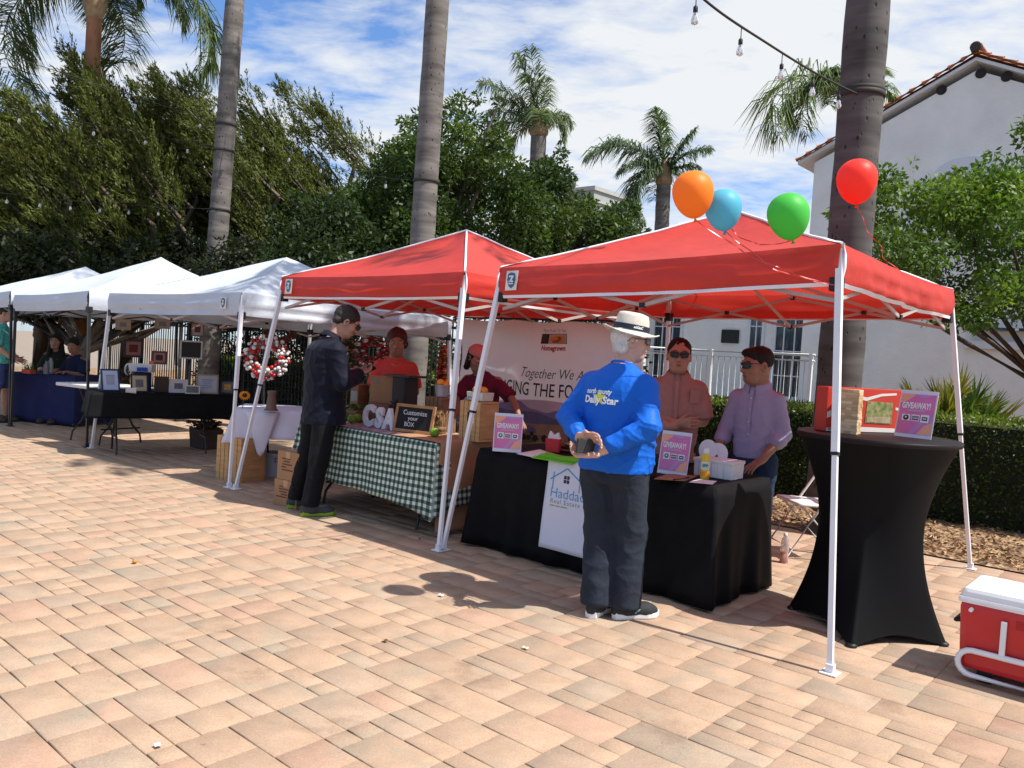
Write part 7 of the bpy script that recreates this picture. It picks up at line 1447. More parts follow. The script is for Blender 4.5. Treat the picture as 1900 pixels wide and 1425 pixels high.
def leaves(name, P, D, L, W, C, m, parent, rs, fold=.15, kind=None):
    """one small pointed leaf at every point, lying along D"""
    n = len(P); D = nrm(D); S = nrm(np.cross(D, rs.normal(0, 1, (n, 3)))); N = np.cross(D, S); L = np.broadcast_to(L, n)[:, None]; W = np.broadcast_to(W, n)[:, None]
    a = P; b = P + D * L * .45 + S * W * .5 + N * W * fold; c = P + D * L - N * L * .08; d = P + D * L * .45 - S * W * .5 + N * W * fold
    V = np.stack([a, b, c, d], 1).reshape(-1, 3); F = np.arange(4 * n).reshape(n, 4); cols = np.c_[C, np.ones(n)]
    return link_mesh(name, V, F, m, parent, False, world_space=parent is not None, cols=cols)
bed()
# ---------------------------------------------------------------- the white house
STUC = mat('white_stucco', (.82, .79, .745), .9, .09, 1.1, bump=.6, bscale=30); TRIMW = mat('white_paint', (.68, .69, .70), .5, .03); TILE = mat('clay_tile', (.36, .14, .075), .8, .3, 3, bump=.2, bscale=30); GLASSD = mat('window_glass', (.05, .06, .07), .06, 0, spec=.7); CURT = mat('curtain', (.42, .44, .44), .9, .2, 3, stretch=(6, 6, .3))
BW_ = 11.7
def on_wall(x, y, b=BW_): p = pv(x, y, RF(0, b), VV); return np.dot(p - OO, UU), p[2]
def house():
    aL = on_wall(1503, 420)[0]; za = on_wall(1488, 283)[1]; ap, zp = on_wall(1815, 98); half = ap - aL; aR = ap + half; t = thing('white_house', 'white stucco house with clay tile gable roof behind the leaning palm trunk', 'house', RF(ap, BW_)); D = 9.0
    q = lambda a, z, d=0.0: RF(a, BW_ + d, z); ax = (UU, VV, ez_)
    ze = zp - .30 - half * .478; m = MB()
    wa, wz0, wz1, ww = on_wall(1792, 330)[0], on_wall(1790, 430)[1], on_wall(1790, 292)[1], .50
    m.prism([q(aL, 0), q(aR, 0), q(aR, ze), q(ap, zp - .30), q(aL, ze)], VV * .3); m.prism([q(aL, 0, D), q(aR, 0, D), q(aR, ze, D), q(ap, zp - .3, D), q(aL, ze, D)], VV * .2); m.box(q(aL + .1, ze / 2, D / 2), (.2, D - .7, ze), ax); m.box(q(aR - .1, ze / 2, D / 2), (.2, D - .7, ze), ax); m.build('wall', STUC, t)
    for s in (-1, 1):                         # roof slopes of barrel tiles, running down from the ridge
        m = MB(); e = ap + s * (half + .30); zz = zp - .08 - (half + .30) * .478
        def slope(u, v, s=s, e=e, zz=zz): return q(ap + (e - ap) * u, (zp - .06) + (zz - zp + .02) * u + .045 * abs(sin(v * 3.14159 * 42)) + .012 * ((u * 14) % 1), -.12 + (D + .3) * v)
        m.grid(slope, 28, 252); o = m.build('roof', TILE, t)
        rm = KIDS[t.name][-1]; m = MB(); m.prism([q(ap, zp - .10, -.10), q(e, zz - .04, -.10), q(e, zz - .10, -.10), q(ap, zp - .16, -.10)], VV * (D + .1)); m.build('eave_board', TRIMW, rm)
        m = MB()
        for i in range(15): u0 = i / 15; a0 = ap + (e - ap) * u0; a1 = ap + (e - ap) * (u0 + .074); z0_ = zp - .03 + (zz - zp) * u0; z1_ = zp - .03 + (zz - zp) * (u0 + .074); m.tube([q(a0, z0_ + .01, -.13), q(a1, z1_ + .025, -.13)], [.034, .044], 8)
        m.build('verge_tile', TILE, rm)
    m = MB(); m.tube([q(ap, zp + .04, -.14), q(ap, zp + .04, D)], .10, 10); m.build('ridge_tile', TILE, t); m = MB(); m.lathe(q(ap, zp + .04, -.16), [(.08, 0), (.09, .03), (.09, .06), (.06, .06)], 16, (UU, ez_, -VV)); m.build('ridge_end', mat('dark_clay', (.06, .04, .035), .8), t)
    for x, y in ((1747, 167), (1820, 136), (1868, 142)):
        a, z = on_wall(x, y); m = MB(); m.lathe(q(a, z, -.0), [(.088, -.02), (.088, .012), (.070, .014), (.066, .004), (.0001, .005)], 20, (-UU, ez_, -VV)); m.build('round_vent', mat('vent_dark', (.03, .025, .025), .8), t)
    # arched upper window and dark lower window
    m = MB(); arch = [q(wa - ww, wz0, -.01), q(wa + ww, wz0, -.01)] + [q(wa + ww * cos(k), wz1 - .30 + .30 * sin(k), -.01) for k in np.linspace(0, pi, 13)]; m.prism(arch, -VV * .04); m.build('window', TRIMW, t); wn = KIDS[t.name][-1]
    for s in (-1, 0, 1): m = MB(); m.box(q(wa + s * ww * .64, (wz0 + wz1 - .5) / 2, -.065), (ww * .52, (wz1 - wz0 - .62), .02), ax); m.build('pane', GLASSD, wn)
    a0, z1 = on_wall(1805, 588); a1, z0 = on_wall(1985, 640); m = MB(); m.box(q((a0 + a1) / 2, (z0 + z1) / 2, -.012), (a1 - a0, z1 - z0, .05), ax); m.build('window', GLASSD, t); wn = KIDS[t.name][-1]; m = MB(); m.box(q((a0 + a1) / 2, z0 - .05, -.07), (a1 - a0 + .2, .09, .14), ax, bev=.01); m.build('sill', TRIMW, wn)
    m = MB(); m.box(q(a0 + .02, (z0 + z1) / 2, -.05), (.08, z1 - z0, .04), ax); m.box(q((a0 + a1) / 2, (z0 + z1) / 2, -.05), (.05, z1 - z0, .04), ax); m.build('frame', TRIMW, wn)
    # low wing with French doors
    aw = on_wall(1196, 640)[0]; zt = 3.25; a_end = aL; t2 = thing('house_wing', 'low white wing of the house with French doors behind the white railing', 'house wing', RF((aw + a_end) / 2, BW_ + .05)); m = MB(); m.box(q((aw + a_end) / 2, zt / 2, .25), (a_end - aw, .3, zt), ax); m.box(q(aw + .15, zt / 2, 2.5), (.3, 4.2, zt), ax); m.build('wall', STUC, t2); m = MB(); m.box(q((aw + a_end) / 2, zt + .06, 2.3), (a_end - aw + .2, 4.8, .12), ax); m.box(q((aw + a_end) / 2, zt + .15, .2), (a_end - aw + .25, .5, .1), ax, bev=.02); m.build('roof', TILE, t2)
    def glazed(x0, x1, y0, y1, cols, rows, name, d=.05):
        A0, Z1 = on_wall(x0, y0, BW_ + .1); A1 = on_wall(x1, y0, BW_ + .1)[0]; Z0 = on_wall(x0, y1, BW_ + .1)[1]; w = A1 - A0; h = Z1 - Z0; fm = MB(); fw = .055
        C = lambda x, z, dd: RF(A0 + x * w, BW_ + .1 - dd, Z0 + z * h)
        for xa, xb, zc, zd in ((0, fw / w, 0, 1), (1 - fw / w, 1, 0, 1), (fw / w, 1 - fw / w, 0, fw * 1.6 / h), (fw / w, 1 - fw / w, 1 - fw / h, 1)): fm.box(C((xa + xb) / 2, (zc + zd) / 2, .03), ((xb - xa) * w, .06, (zd - zc) * h), ax)
        for i in range(1, cols): fm.box(C(i / cols, .5, .028), (.022, .03, h - fw * 2), ax)
        for j in range(1, rows): fm.box(C(.5, j / rows, .030), (w - fw * 2, .03, .022), ax)
        fm.build(name, TRIMW, t2); o = KIDS[t2.name][-1]; g = MB(); g.box(C(.5, .5, .012), (w - fw, .012, h - fw), ax); g.build('pane', GLASSD, o); g = MB()
        for k in range(7): g.tube([C((k + .5) / 7 * (.5 if k < 3 else 1), .03, .0215), C((k + .5) / 7 * (.5 if k < 3 else 1), .97, .0215)], .012, 5)
        g.build('curtain', CURT, o)
    glazed(1216, 1272, 560, 742, 3, 4, 'window'); glazed(1393, 1424, 560, 742, 2, 4, 'window'); glazed(1441, 1501, 560, 742, 3, 4, 'door'); 
    a0, z1 = on_wall(1337, 611); a1, z0 = on_wall(1367, 637); m = MB(); m.box(q((a0 + a1) / 2, (z0 + z1) / 2, .07), (a1 - a0, .05, z1 - z0), ax, bev=.008); tp = solo('wall_plaque', m, mat('plaque_black', (.020, .022, .018), .45, .15), 'black plaque on the white wall left of the French doors', 'plaque', q((a0 + a1) / 2, (z0 + z1) / 2, .07))
    for i in range(5): pass
house()
def railing():
    b = 9.9; a0 = on_wall(1180, 670, b)[0]; a1 = on_wall(1512, 670, b)[0]; z = lambda y: on_wall(1430, y, b)[1]; t = thing('ramp_railing', 'white metal ramp railing in front of the French doors', 'railing', RF((a0 + a1) / 2, b)); zt, zm, zb = z(655), z(666), z(752)
    for zz, r in ((zt, .022), (zm, .016), (zb, .016)): m = MB(); m.tube([RF(a0, b, zz), RF(a1, b, zz)], r, 8); m.build('rail', TRIMW, t)
    m = MB(); m.tube([RF(a0, b + 1.1, zt), RF(a1, b + 1.1, zt)], .022, 8); m.build('rail', TRIMW, t)
    n = int((a1 - a0) / .115)
    for i in range(n): m = MB(); p = RF(a0 + (a1 - a0) * (i + .5) / n, b, zb); m.tube([p, p + ez_ * (zm - zb)], .009, 6); m.build('baluster', TRIMW, t)
    for x in (1318, 1505): a = on_wall(x, 670, b)[0]; m = MB(); m.box(RF(a, b, (zt + .02) / 2), (.06, .06, zt + .02), (UU, VV, ez_)); m.build('post', TRIMW, t)
    m = MB(); m.box(RF((a0 + a1) / 2, b + 1.0, (zb - .06) / 2), (a1 - a0, 2.2, zb - .06), (UU, VV, ez_)); m.build('ramp_slab', mat('ramp_concrete', (.34, .34, .33), .9, .1), t)
railing()
def far_building():
    c = dp(1104, 470, 42); t = thing('distant_building', 'pale flat-topped building just showing above the distant trees', 'building', c * A3(1, 1, 0)); zt = dp(1104, 366, 42)[2]; m = MB(); ax = (UU, VV, ez_); c0 = c * A3(1, 1, 0); m.box(c0 + ez_ * zt / 2, (1.75, 3.2, zt), ax); m.build('wall', mat('pale_render', (.30, .32, .31), .9, .1), t); m = MB(); m.box(c0 + ez_ * (zt + .1), (1.95, 3.4, .2), ax); m.box(c0 + ez_ * (zt - .5), (1.9, 3.35, .12), ax); m.build('cornice', mat('pale_render2', (.36, .36, .34), .9, .1), t)
    for i in range(2): m = MB(); m.box(c0 + UU * (-.45 + .9 * i) - VV * 1.605 + ez_ * (zt - 1.3), (.4, .03, .8), ax); m.build('window', GLASSD, t)
far_building()
def fence():
    b = 4.55; L = 2.3; ax = (UU, VV, ez_); H = 1.95; S = mat('fence_black', (.012, .012, .013), .5, .1); first = None
    def make(loc):
        t = thing('fence_panel', 'black iron fence panel of upright bars behind the canopies', 'fence', loc, 0, 'iron fence panels behind the canopies'); q = lambda x, z: np.array(loc) + UU * x + ez_ * z
        for z in (.12, H - .32, H - .14): m = MB(); m.box(q(L / 2, z), (L - .06, .03, .038), ax); m.build('rail', S, t)
        m = MB(); m.box(q(0, H / 2 + .02), (.062, .062, H + .04), ax); m.build('post', S, t); n = 20
        for i in range(n): m = MB(); m.box(q(.06 + (L - .12) * (i + .5) / n, (H + .04) / 2), (.017, .017, H - .04), ax); m.build('picket', S, t)
        return t
    n = 7; a0 = -1.2
    for i in range(n):
        loc = RF(a0 - L * (i + 1), b)
        if first is None: first = make(loc)
        else: c = copy_tree(first); c.location = tuple(loc)
fence()
def car(label, loc, az, paint):
    t = thing('parked_car', label, 'car', loc, az); L, W = 4.3, 1.76; pr = [(-2.15, .35), (-2.12, .72), (-1.95, .86), (-1.2, .93), (-.55, 1.40), (.75, 1.44), (1.5, 1.0), (2.02, .92), (2.14, .7), (2.15, .35)]
    m = MB(); m.prism([(x, -W / 2, z) for x, z in pr], A3(0, W, 0)); m.build('body', paint, t, False)
    for s in (-1, 1):
        m = MB(); m.prism([(x, s * (W / 2 + .004), z) for x, z in ((-1.0, .95), (-.5, 1.34), (.05, 1.37), (.05, .96))], A3(0, s * .006, 0)); m.build('window', GLASSD, t, False); m = MB(); m.prism([(x, s * (W / 2 + .004), z) for x, z in ((.12, .96), (.12, 1.37), (.72, 1.38), (1.3, 1.0))], A3(0, s * .006, 0)); m.build('window', GLASSD, t, False)
        for x in (-1.35, 1.35): m = MB(); m.lathe((x, s * (W / 2 - .08), .32), [(.20, -.09), (.32, -.09), (.32, .09), (.20, .1), (.0001, .08)], 22, (A3(1, 0, 0), ez_, A3(0, s, 0))); m.build('wheel', PLASTIC_B, t, False)
        m = MB(); m.box((-2.14, s * .62, .70), (.05, .3, .14), bev=.02); m.build('headlight', mat('lamp_clear', (.6, .62, .65), .2), t, False); m = MB(); m.box((2.13, s * .62, .75), (.05, .3, .14), bev=.02); m.build('tail_light', mat('lamp_red', (.3, .02, .02), .3), t, False)
car('white car parked beyond the iron fence', RF(-6.6, 9.5), TH, mat('car_white', (.62, .63, .65), .25, .02, coat=.5)); car('silver blue car parked beyond the far end of the iron fence', RF(-12.5, 10.2), TH, mat('car_silver', (.30, .36, .44), .25, .02, coat=.5))
# ================================================================= trees, hedges, palms
def tubes(name, paths, m, parent):
    k = MB()
    for pts, r in paths: k.tube(pts, r, 8, caps=True)
    return k.build(name, m, parent)
BARK = mat('bark_brown', (.10, .075, .055), .95, .3, 6, bump=.8, bscale=18, stretch=(1, 1, .3)); BARKG = mat('bark_grey', (.20, .17, .145), .95, .25, 6, bump=.8, bscale=18, stretch=(1, 1, .3))
def cloud(rs, clumps, n_per, spread=1.0):
    """points scattered through leaf clumps: list of (centre, radius, weight)"""
    P = []; Cn = []; K = []
    w = np.array([c[1] ** 2 * c[2] for c in clumps]); w = w / w.sum(); cnt = rs.multinomial(n_per, w)
    for i, (c, r, _) in enumerate(clumps):
        k = cnt[i]; d = nrm(rs.normal(0, 1, (k, 3))); rr = r * rs.random(k) ** .42; P.append(np.array(c) + d * rr[:, None] * np.array([1, 1, .82]) * spread); Cn.append(d); K.append(np.full(k, i))
    return np.concatenate(P), np.concatenate(Cn), np.concatenate(K)
def broadleaf(label, base, outline, Y, n, leaf, col, seed, trunk_r=.16, depth=2.0, name='leafy_tree', dens=1.0, col2=None, limbs=None, clump=(.35, .75), nclump=60, bark=BARKG, dark=.5):
    """crown filled inside an outline given as photo pixels at distance Y, with real depth; leaves in clumps on limbs"""
    rs = np.random.default_rng(seed); t = thing(name, label, 'tree', base); poly = np.array(outline, float); lo, hi = poly.min(0), poly.max(0); cl = []
    def inside(p):
        x, y = p; c = False; j = len(poly) - 1
        for i in range(len(poly)):
            if (poly[i, 1] > y) != (poly[j, 1] > y) and x < (poly[j, 0] - poly[i, 0]) * (y - poly[i, 1]) / (poly[j, 1] - poly[i, 1]) + poly[i, 0]: c = not c
            j = i
        return c
    def edge_d(p): 
        d = 1e9
        for i in range(len(poly)):
            a, b = poly[i - 1], poly[i]; ab = b - a; tt = np.clip(np.dot(p - a, ab) / np.dot(ab, ab), 0, 1); d = min(d, np.linalg.norm(p - a - ab * tt))
        return d
    k = 0
    while len(cl) < nclump and k < 20000:
        k += 1; p = lo + (hi - lo) * rs.random(2)
        if not inside(p): continue
        r = rs.uniform(*clump); dm = edge_d(p) / FPX * Y; r = min(r, max(dm * 1.15, clump[0] * .55)); dz = min(depth, dm * 1.6 + .3); c = dp(p[0], p[1], Y + rs.uniform(-dz, dz)); cl.append((c, r, 1.0))
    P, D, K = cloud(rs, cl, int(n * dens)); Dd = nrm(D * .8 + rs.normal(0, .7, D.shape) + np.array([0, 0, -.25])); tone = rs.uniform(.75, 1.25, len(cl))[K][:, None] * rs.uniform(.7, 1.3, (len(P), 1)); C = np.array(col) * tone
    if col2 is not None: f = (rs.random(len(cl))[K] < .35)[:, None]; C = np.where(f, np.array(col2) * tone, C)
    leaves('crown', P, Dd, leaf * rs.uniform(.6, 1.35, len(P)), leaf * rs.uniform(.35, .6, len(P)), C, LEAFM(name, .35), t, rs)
    base = np.array(base, float); cen = sum(c for c, _, _ in cl) / len(cl); fork = base + (cen - base) * A3(.4, .4, .42); paths = [([base, base + (fork - base) * .5 + A3(.05, 0, 0), fork], [trunk_r, trunk_r * .85, trunk_r * .75])]
    for i in rs.choice(len(cl), min(len(cl), limbs or 22), replace=False):
        c = cl[i][0]; md = fork * .5 + c * .5 + rs.normal(0, .15, 3) + A3(0, 0, .1); paths.append(([fork, md, c], [trunk_r * .5, trunk_r * .28, trunk_r * .08]))
    tubes('trunk', paths, bark, t); return t
def juniper(label, base, plumes, Y, n, seed, trunk_r=.18, body=()):
    """wind-swept conifer: feathery plumes all leaning the same way, given as (tip px, root px, width px, distance offset)"""
    rs = np.random.default_rng(seed); t = thing('conifer_tree', label, 'tree', base, 0, None); P = []; D = []; C = []; tot = sum(np.hypot(a[0] - b[0], a[1] - b[1]) * w for a, b, w, o in plumes); paths = []; base = np.array(base, float)
    for (a, b, w, o) in plumes:
        A = dp(a[0], a[1], Y + o - .3); B = dp(b[0], b[1], Y + o + .2); L = np.linalg.norm(A - B); ax = (A - B) / L; k = int(n * np.hypot(a[0] - b[0], a[1] - b[1]) * w / tot); R = w / FPX * Y * .5
        # branchlets: small clumps along the plume
        nb = max(24, int(L * 34)); tb = rs.random(nb) ** .8; s_, t_, _ = frame_of(ax); ang = rs.uniform(0, 2 * pi, nb); env = np.clip((1 - tb) * 2.4, 0, 1) ** .8 * (.45 + .55 * np.clip(tb * 4, 0, 1)); rr = R * env * rs.random(nb) ** .4
        cb = B + ax * (tb * L)[:, None] + (np.cos(ang) * rr)[:, None] * s_ + (np.sin(ang) * rr)[:, None] * t_; out = np.cos(ang)[:, None] * s_ + np.sin(ang)[:, None] * t_; db = nrm(ax * 1.0 + out * .38 * (rr / (R + 1e-6))[:, None] + rs.normal(0, .25, (nb, 3)))
        i = rs.integers(0, nb, k); tt = rs.random(k); ln = .42 * (.6 + .6 * rs.random(nb))[i]; off = rs.normal(0, 1, (k, 3)) * (.042 * (1.15 - tt))[:, None]
        p = cb[i] + db[i] * (tt * ln)[:, None] + off; P.append(p); D.append(nrm(db[i] + rs.normal(0, .30, (k, 3)))); C.append(np.array([.080, .098, .018]) * rs.uniform(.55, 1.5, (nb, 1))[i] * rs.uniform(.75, 1.25, (k, 1)) + np.array([.012, .004, 0]) * (tt ** 2)[:, None]); paths.append(([B - ax * .5 * L * 0, B + ax * L * .5, A - ax * L * .12], [.05, .03, .008])); paths.append(([base + A3(0, 0, base[2] + 1.2 + rs.uniform(0, 1)), (base + B) * .5 + A3(0, 0, rs.uniform(.2, .8)), B], [trunk_r * .5, .06, .045]))
    P = np.concatenate(P); leaves('crown', P, np.concatenate(D), rs.uniform(.05, .12, len(P)), rs.uniform(.015, .030, len(P)), np.concatenate(C), LEAFM('conifer', .25, .6), t, rs)
    paths.append(([base, base + A3(.1, 0, 1.2), base + A3(.0, 0, 2.6)], [trunk_r, trunk_r * .85, trunk_r * .6])); tubes('trunk', paths, BARK, t); return t
g0_ = lambda x, Y: dp(x, 600, Y) * A3(1, 1, 0)
def conifers():
    r = random.Random(4)
    def fill(x0, x1, y0, y1, n, w=(54, 92), ln=(130, 215), sl=.75):
        o = []
        for i in range(n): x, y = r.uniform(x0, x1), r.uniform(y0, y1); l = r.uniform(*ln); o.append(((x - l * sl * r.uniform(.5, 1.1), y - l * .7), (x + l * .3, y + l * .3), r.uniform(*w), r.uniform(-1.2, 1.2)))
        return o
    juniper('dark wind-swept conifer at the near-left end of the conifer row', g0_(70, 16.5), [((18, 182), (150, 300), 60, 0), ((4, 268), (120, 380), 80, -.8)] + fill(10, 170, 290, 540, 28), 16.5, 100000, 1)
    juniper('conifer with the tallest dark spire in front of the orange palm trunk', g0_(230, 17.5), [((123, 96), (235, 250), 54, 0), ((131, 158), (230, 290), 60, -.4), ((200, 180), (300, 330), 70, -.8), ((148, 128), (240, 285), 62, -.6), ((170, 160), (255, 300), 74, -1.0), ((160, 205), (240, 340), 80, -1.2)] + fill(140, 330, 280, 540, 30), 17.5, 125000, 2)
    juniper('conifer whose twin feathery tips lean left beside the grey palm trunk', g0_(385, 18.5), [((298, 150), (430, 290), 62, 0), ((268, 165), (350, 260), 40, .5), ((300, 190), (420, 340), 84, -.6), ((442, 152), (540, 300), 70, .3)] + fill(300, 520, 270, 540, 32), 18.5, 115000, 3)
    juniper('conifer with one long separate plume pointing up and left over open sky', g0_(570, 19.5), [((528, 172), (660, 300), 56, 0), ((560, 178), (690, 330), 52, .4), ((470, 215), (600, 350), 84, -.5), ((600, 210), (712, 345), 52, .2)] + fill(470, 690, 330, 540, 32), 19.5, 115000, 4)
conifers()
def crowns():
    broadleaf('glossy round tree behind the middle palm trunk', g0_(800, 17), [(700, 300), (712, 245), (760, 215), (800, 205), (850, 168), (905, 170), (935, 200), (950, 280), (1010, 330), (1030, 400), (1010, 500), (690, 510), (600, 480), (590, 400), (640, 350)], 17, 42000, .115, (.050, .085, .018), 11, nclump=150, clump=(.25, .62), depth=1.8, col2=(.075, .115, .022))
    broadleaf('lower dark tree beneath the distant palm with the bent fronds', g0_(1040, 19), [(930, 330), (985, 310), (1040, 275), (1058, 300), (1070, 350), (1120, 375), (1185, 370), (1195, 420), (1190, 480), (930, 500)], 19, 26000, .12, (.040, .070, .018), 12, nclump=90, clump=(.3, .65), depth=1.6, col2=(.065, .10, .022))
    broadleaf('dark leafy tree between the conifers and the round tree', g0_(650, 15.5), [(480, 400), (560, 360), (650, 370), (720, 400), (740, 520), (700, 590), (480, 590)], 15.5, 20000, .11, (.032, .055, .016), 13, nclump=70, clump=(.3, .6), depth=1.3)
    broadleaf('very dark tree filling behind the far white canopies', g0_(120, 15), [(-60, 430), (60, 420), (200, 440), (360, 430), (480, 440), (480, 585), (-60, 590)], 15.6, 24000, .12, (.018, .026, .009), 14, nclump=90, clump=(.3, .65), depth=1.2)  # filler tree with the darkest leaf colour
    t = broadleaf('small tree with twisting branches in front of the white house', A3(*gp(1985, 900)[:2], 0) + VV * 2.2, [(1520, 420), (1560, 360), (1640, 300), (1700, 305), (1760, 312), (1830, 300), (1850, 270), (1900, 215), (1990, 200), (2000, 620), (1900, 610), (1780, 620), (1690, 585), (1640, 600), (1560, 520)], 10.3, 19000, .082, (.070, .128, .018), 15, nclump=84, clump=(.14, .40), depth=1.6, col2=(.105, .170, .022), trunk_r=.13, limbs=9, bark=mat('bark_dark', (.055, .042, .036), .95, .3, 6, bump=.8, bscale=18))
    rs = np.random.default_rng(3)
    for i, (x, y, ln) in enumerate(((1545, 345, 130), (1700, 560, 150), (1640, 600, 100), (1720, 640, 90), (1850, 205, 80))): pass
crowns()
def hedge(label, a0, a1, b0, b1, H, n, seed, leaf=.038, col=(.045, .075, .016), top=(.135, .175, .025)):  # top-face leaves lighter: sunlight on the top painted into the leaf colour
    rs = np.random.default_rng(seed); t = thing('box_hedge', label, 'hedge', RF((a0 + a1) / 2, (b0 + b1) / 2)); m = MB(); d = .07; m.box(RF((a0 + a1) / 2, (b0 + b1) / 2, (H - d) / 2 + .02), (a1 - a0 - 2 * d, b1 - b0 - 2 * d, H - d), (UU, VV, ez_)); m.build('dark_core', mat('hedge_inside', (.018, .022, .010), .95, .4, 14, bump=.6, bscale=40), t)  # solid dark box added inside the leaves as a core
    A = [(a1 - a0) * (b1 - b0), (a1 - a0) * H, (b1 - b0) * H, (b1 - b0) * H, (a1 - a0) * H * .4]; c = rs.multinomial(n, np.array(A) / sum(A)); P = []; D = []; K = []
    for f, k in enumerate(c):
        u, v = rs.random(k), rs.random(k); w = rs.normal(0, .028, k) + .03 * np.sin(9 * u + f) * np.sin(7 * v) - .02
        if f == 0: q = RF(0, 0) + np.outer(a0 + (a1 - a0) * u, UU) + np.outer(b0 + (b1 - b0) * v, VV) + np.outer(H + w, ez_); d = np.tile(ez_, (k, 1))
        elif f in (1, 4): s = -1 if f == 1 else 1; q = RF(0, 0) + np.outer(a0 + (a1 - a0) * u, UU) + np.outer((b0 if f == 1 else b1) + s * w, VV) + np.outer(H * v, ez_); d = np.tile(s * VV, (k, 1))
        else: s = -1 if f == 2 else 1; q = RF(0, 0) + np.outer((a0 if f == 2 else a1) + s * w, UU) + np.outer(b0 + (b1 - b0) * u, VV) + np.outer(H * v, ez_); d = np.tile(s * UU, (k, 1))
        P.append(q); D.append(nrm(d + rs.normal(0, .75, (k, 3)))); K.append(np.full(k, f == 0))
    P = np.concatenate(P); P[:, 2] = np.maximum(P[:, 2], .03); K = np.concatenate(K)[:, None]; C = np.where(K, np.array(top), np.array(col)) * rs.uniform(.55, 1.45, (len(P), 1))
    leaves('foliage', P, np.concatenate(D), leaf * rs.uniform(.7, 1.4, len(P)), leaf * rs.uniform(.5, .8, len(P)), C, LEAFM('hedge', .25, .4), t, rs)
    return t
aw = lambda x, y, b: on_wall(x, y, b)[0]
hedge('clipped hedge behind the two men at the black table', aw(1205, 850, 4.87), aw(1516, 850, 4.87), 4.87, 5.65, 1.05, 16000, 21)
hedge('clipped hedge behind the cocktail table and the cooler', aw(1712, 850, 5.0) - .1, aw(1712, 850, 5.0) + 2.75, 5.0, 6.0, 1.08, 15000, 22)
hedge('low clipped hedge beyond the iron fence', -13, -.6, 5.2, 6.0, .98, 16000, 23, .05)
def shrub(label, c, R, H, n, seed, col, leaf=.07):
    rs = np.random.default_rng(seed); t = thing('shrub', label, 'shrub', c, 0, None); cl = [(np.array(c) + A3(rs.uniform(-R, R) * .7, rs.uniform(-R, R) * .7, rs.uniform(.15, H * .8)), rs.uniform(.25, .5) * R, 1) for _ in range(16)]; P, D, K = cloud(rs, cl, n); P[:, 2] = np.maximum(P[:, 2], .02)
    leaves('foliage', P, nrm(D + rs.normal(0, .6, D.shape)), leaf * rs.uniform(.6, 1.4, n), leaf * .5 * rs.uniform(.6, 1.2, n), np.array(col) * rs.uniform(.5, 1.5, (n, 1)), LEAFM('shrub', .3), t, rs); tubes('stems', [([np.array(c), np.array(c) * .4 + k * .6, k], [.03, .02, .008]) for k, _, _ in cl[:7]], BARK, t)

for i in range(6): shrub(['tall dark shrub beyond the fence behind the blue table', 'dark shrub beyond the fence behind the hanging dusky red picture', 'dark shrub beyond the fence behind the white square frame', 'lighter olive shrub beyond the fence by the palm trunk', 'dark shrub beyond the fence behind the ball wreath', 'dark shrub beyond the fence behind the woman in coral'][i], RF(-15.0 + 2.2 * i, 7.0 + .4 * (i % 2)), 1.35, 3.2, 5200, 40 + i, (.022, .032, .010) if i != 3 else (.06, .085, .018), .10)  # one shrub has a lighter leaf colour than the rest
# ---------------------------------------------------------------- palms
def palm_bark(nm, c0, c1):
    m = bpy.data.materials.new(nm); m.use_nodes = True; N = m.node_tree.nodes; L = m.node_tree.links; b = N['Principled BSDF']; tc = N.new('ShaderNodeTexCoord')
    def nz(sc, st, d=5): mp = N.new('ShaderNodeMapping'); mp.inputs['Scale'].default_value = st; L.new(tc.outputs['Object'], mp.inputs[0]); n = N.new('ShaderNodeTexNoise'); n.inputs['Scale'].default_value = sc; n.inputs['Detail'].default_value = d; L.new(mp.outputs[0], n.inputs[0]); return n.outputs['Fac']
    r = N.new('ShaderNodeValToRGB'); e = r.color_ramp.elements; e[0].position = .3; e[1].position = .7; e[0].color = (*c0, 1); e[1].color = (*c1, 1); L.new(nz(3.2, (.6, .6, 2.4)), r.inputs[0])
    v = N.new('ShaderNodeTexVoronoi'); mp = N.new('ShaderNodeMapping'); mp.inputs['Scale'].default_value = (1, 1, .55); L.new(tc.outputs['Object'], mp.inputs[0]); L.new(mp.outputs[0], v.inputs['Vector']); v.inputs['Scale'].default_value = 15; lt = N.new('ShaderNodeMapRange'); lt.inputs['From Min'].default_value = .12; lt.inputs['From Max'].default_value = .20; lt.inputs['To Min'].default_value = .22; lt.inputs['To Max'].default_value = 1; L.new(v.outputs['Distance'], lt.inputs[0])
    x = N.new('ShaderNodeMixRGB'); x.blend_type = 'MULTIPLY'; x.inputs[0].default_value = 1; L.new(r.outputs[0], x.inputs[1]); L.new(lt.outputs[0], x.inputs[2])
    ring = nz(9, (.15, .15, 2.2), 2); r2 = N.new('ShaderNodeMapRange'); r2.inputs['From Min'].default_value = .35; r2.inputs['From Max'].default_value = .6; r2.inputs['To Min'].default_value = .84; r2.inputs['To Max'].default_value = 1.06; L.new(ring, r2.inputs[0]); y = N.new('ShaderNodeMixRGB'); y.blend_type = 'MULTIPLY'; y.inputs[0].default_value = 1; L.new(x.outputs[0], y.inputs[1]); L.new(r2.outputs[0], y.inputs[2]); L.new(y.outputs[0], b.inputs['Base Color']); b.inputs['Roughness'].default_value = .9
    bp = N.new('ShaderNodeBump'); bp.inputs['Strength'].default_value = .5; bp.inputs['Distance'].default_value = .02; L.new(lt.outputs[0], bp.inputs['Height']); L.new(bp.outputs[0], b.inputs['Normal']); return m
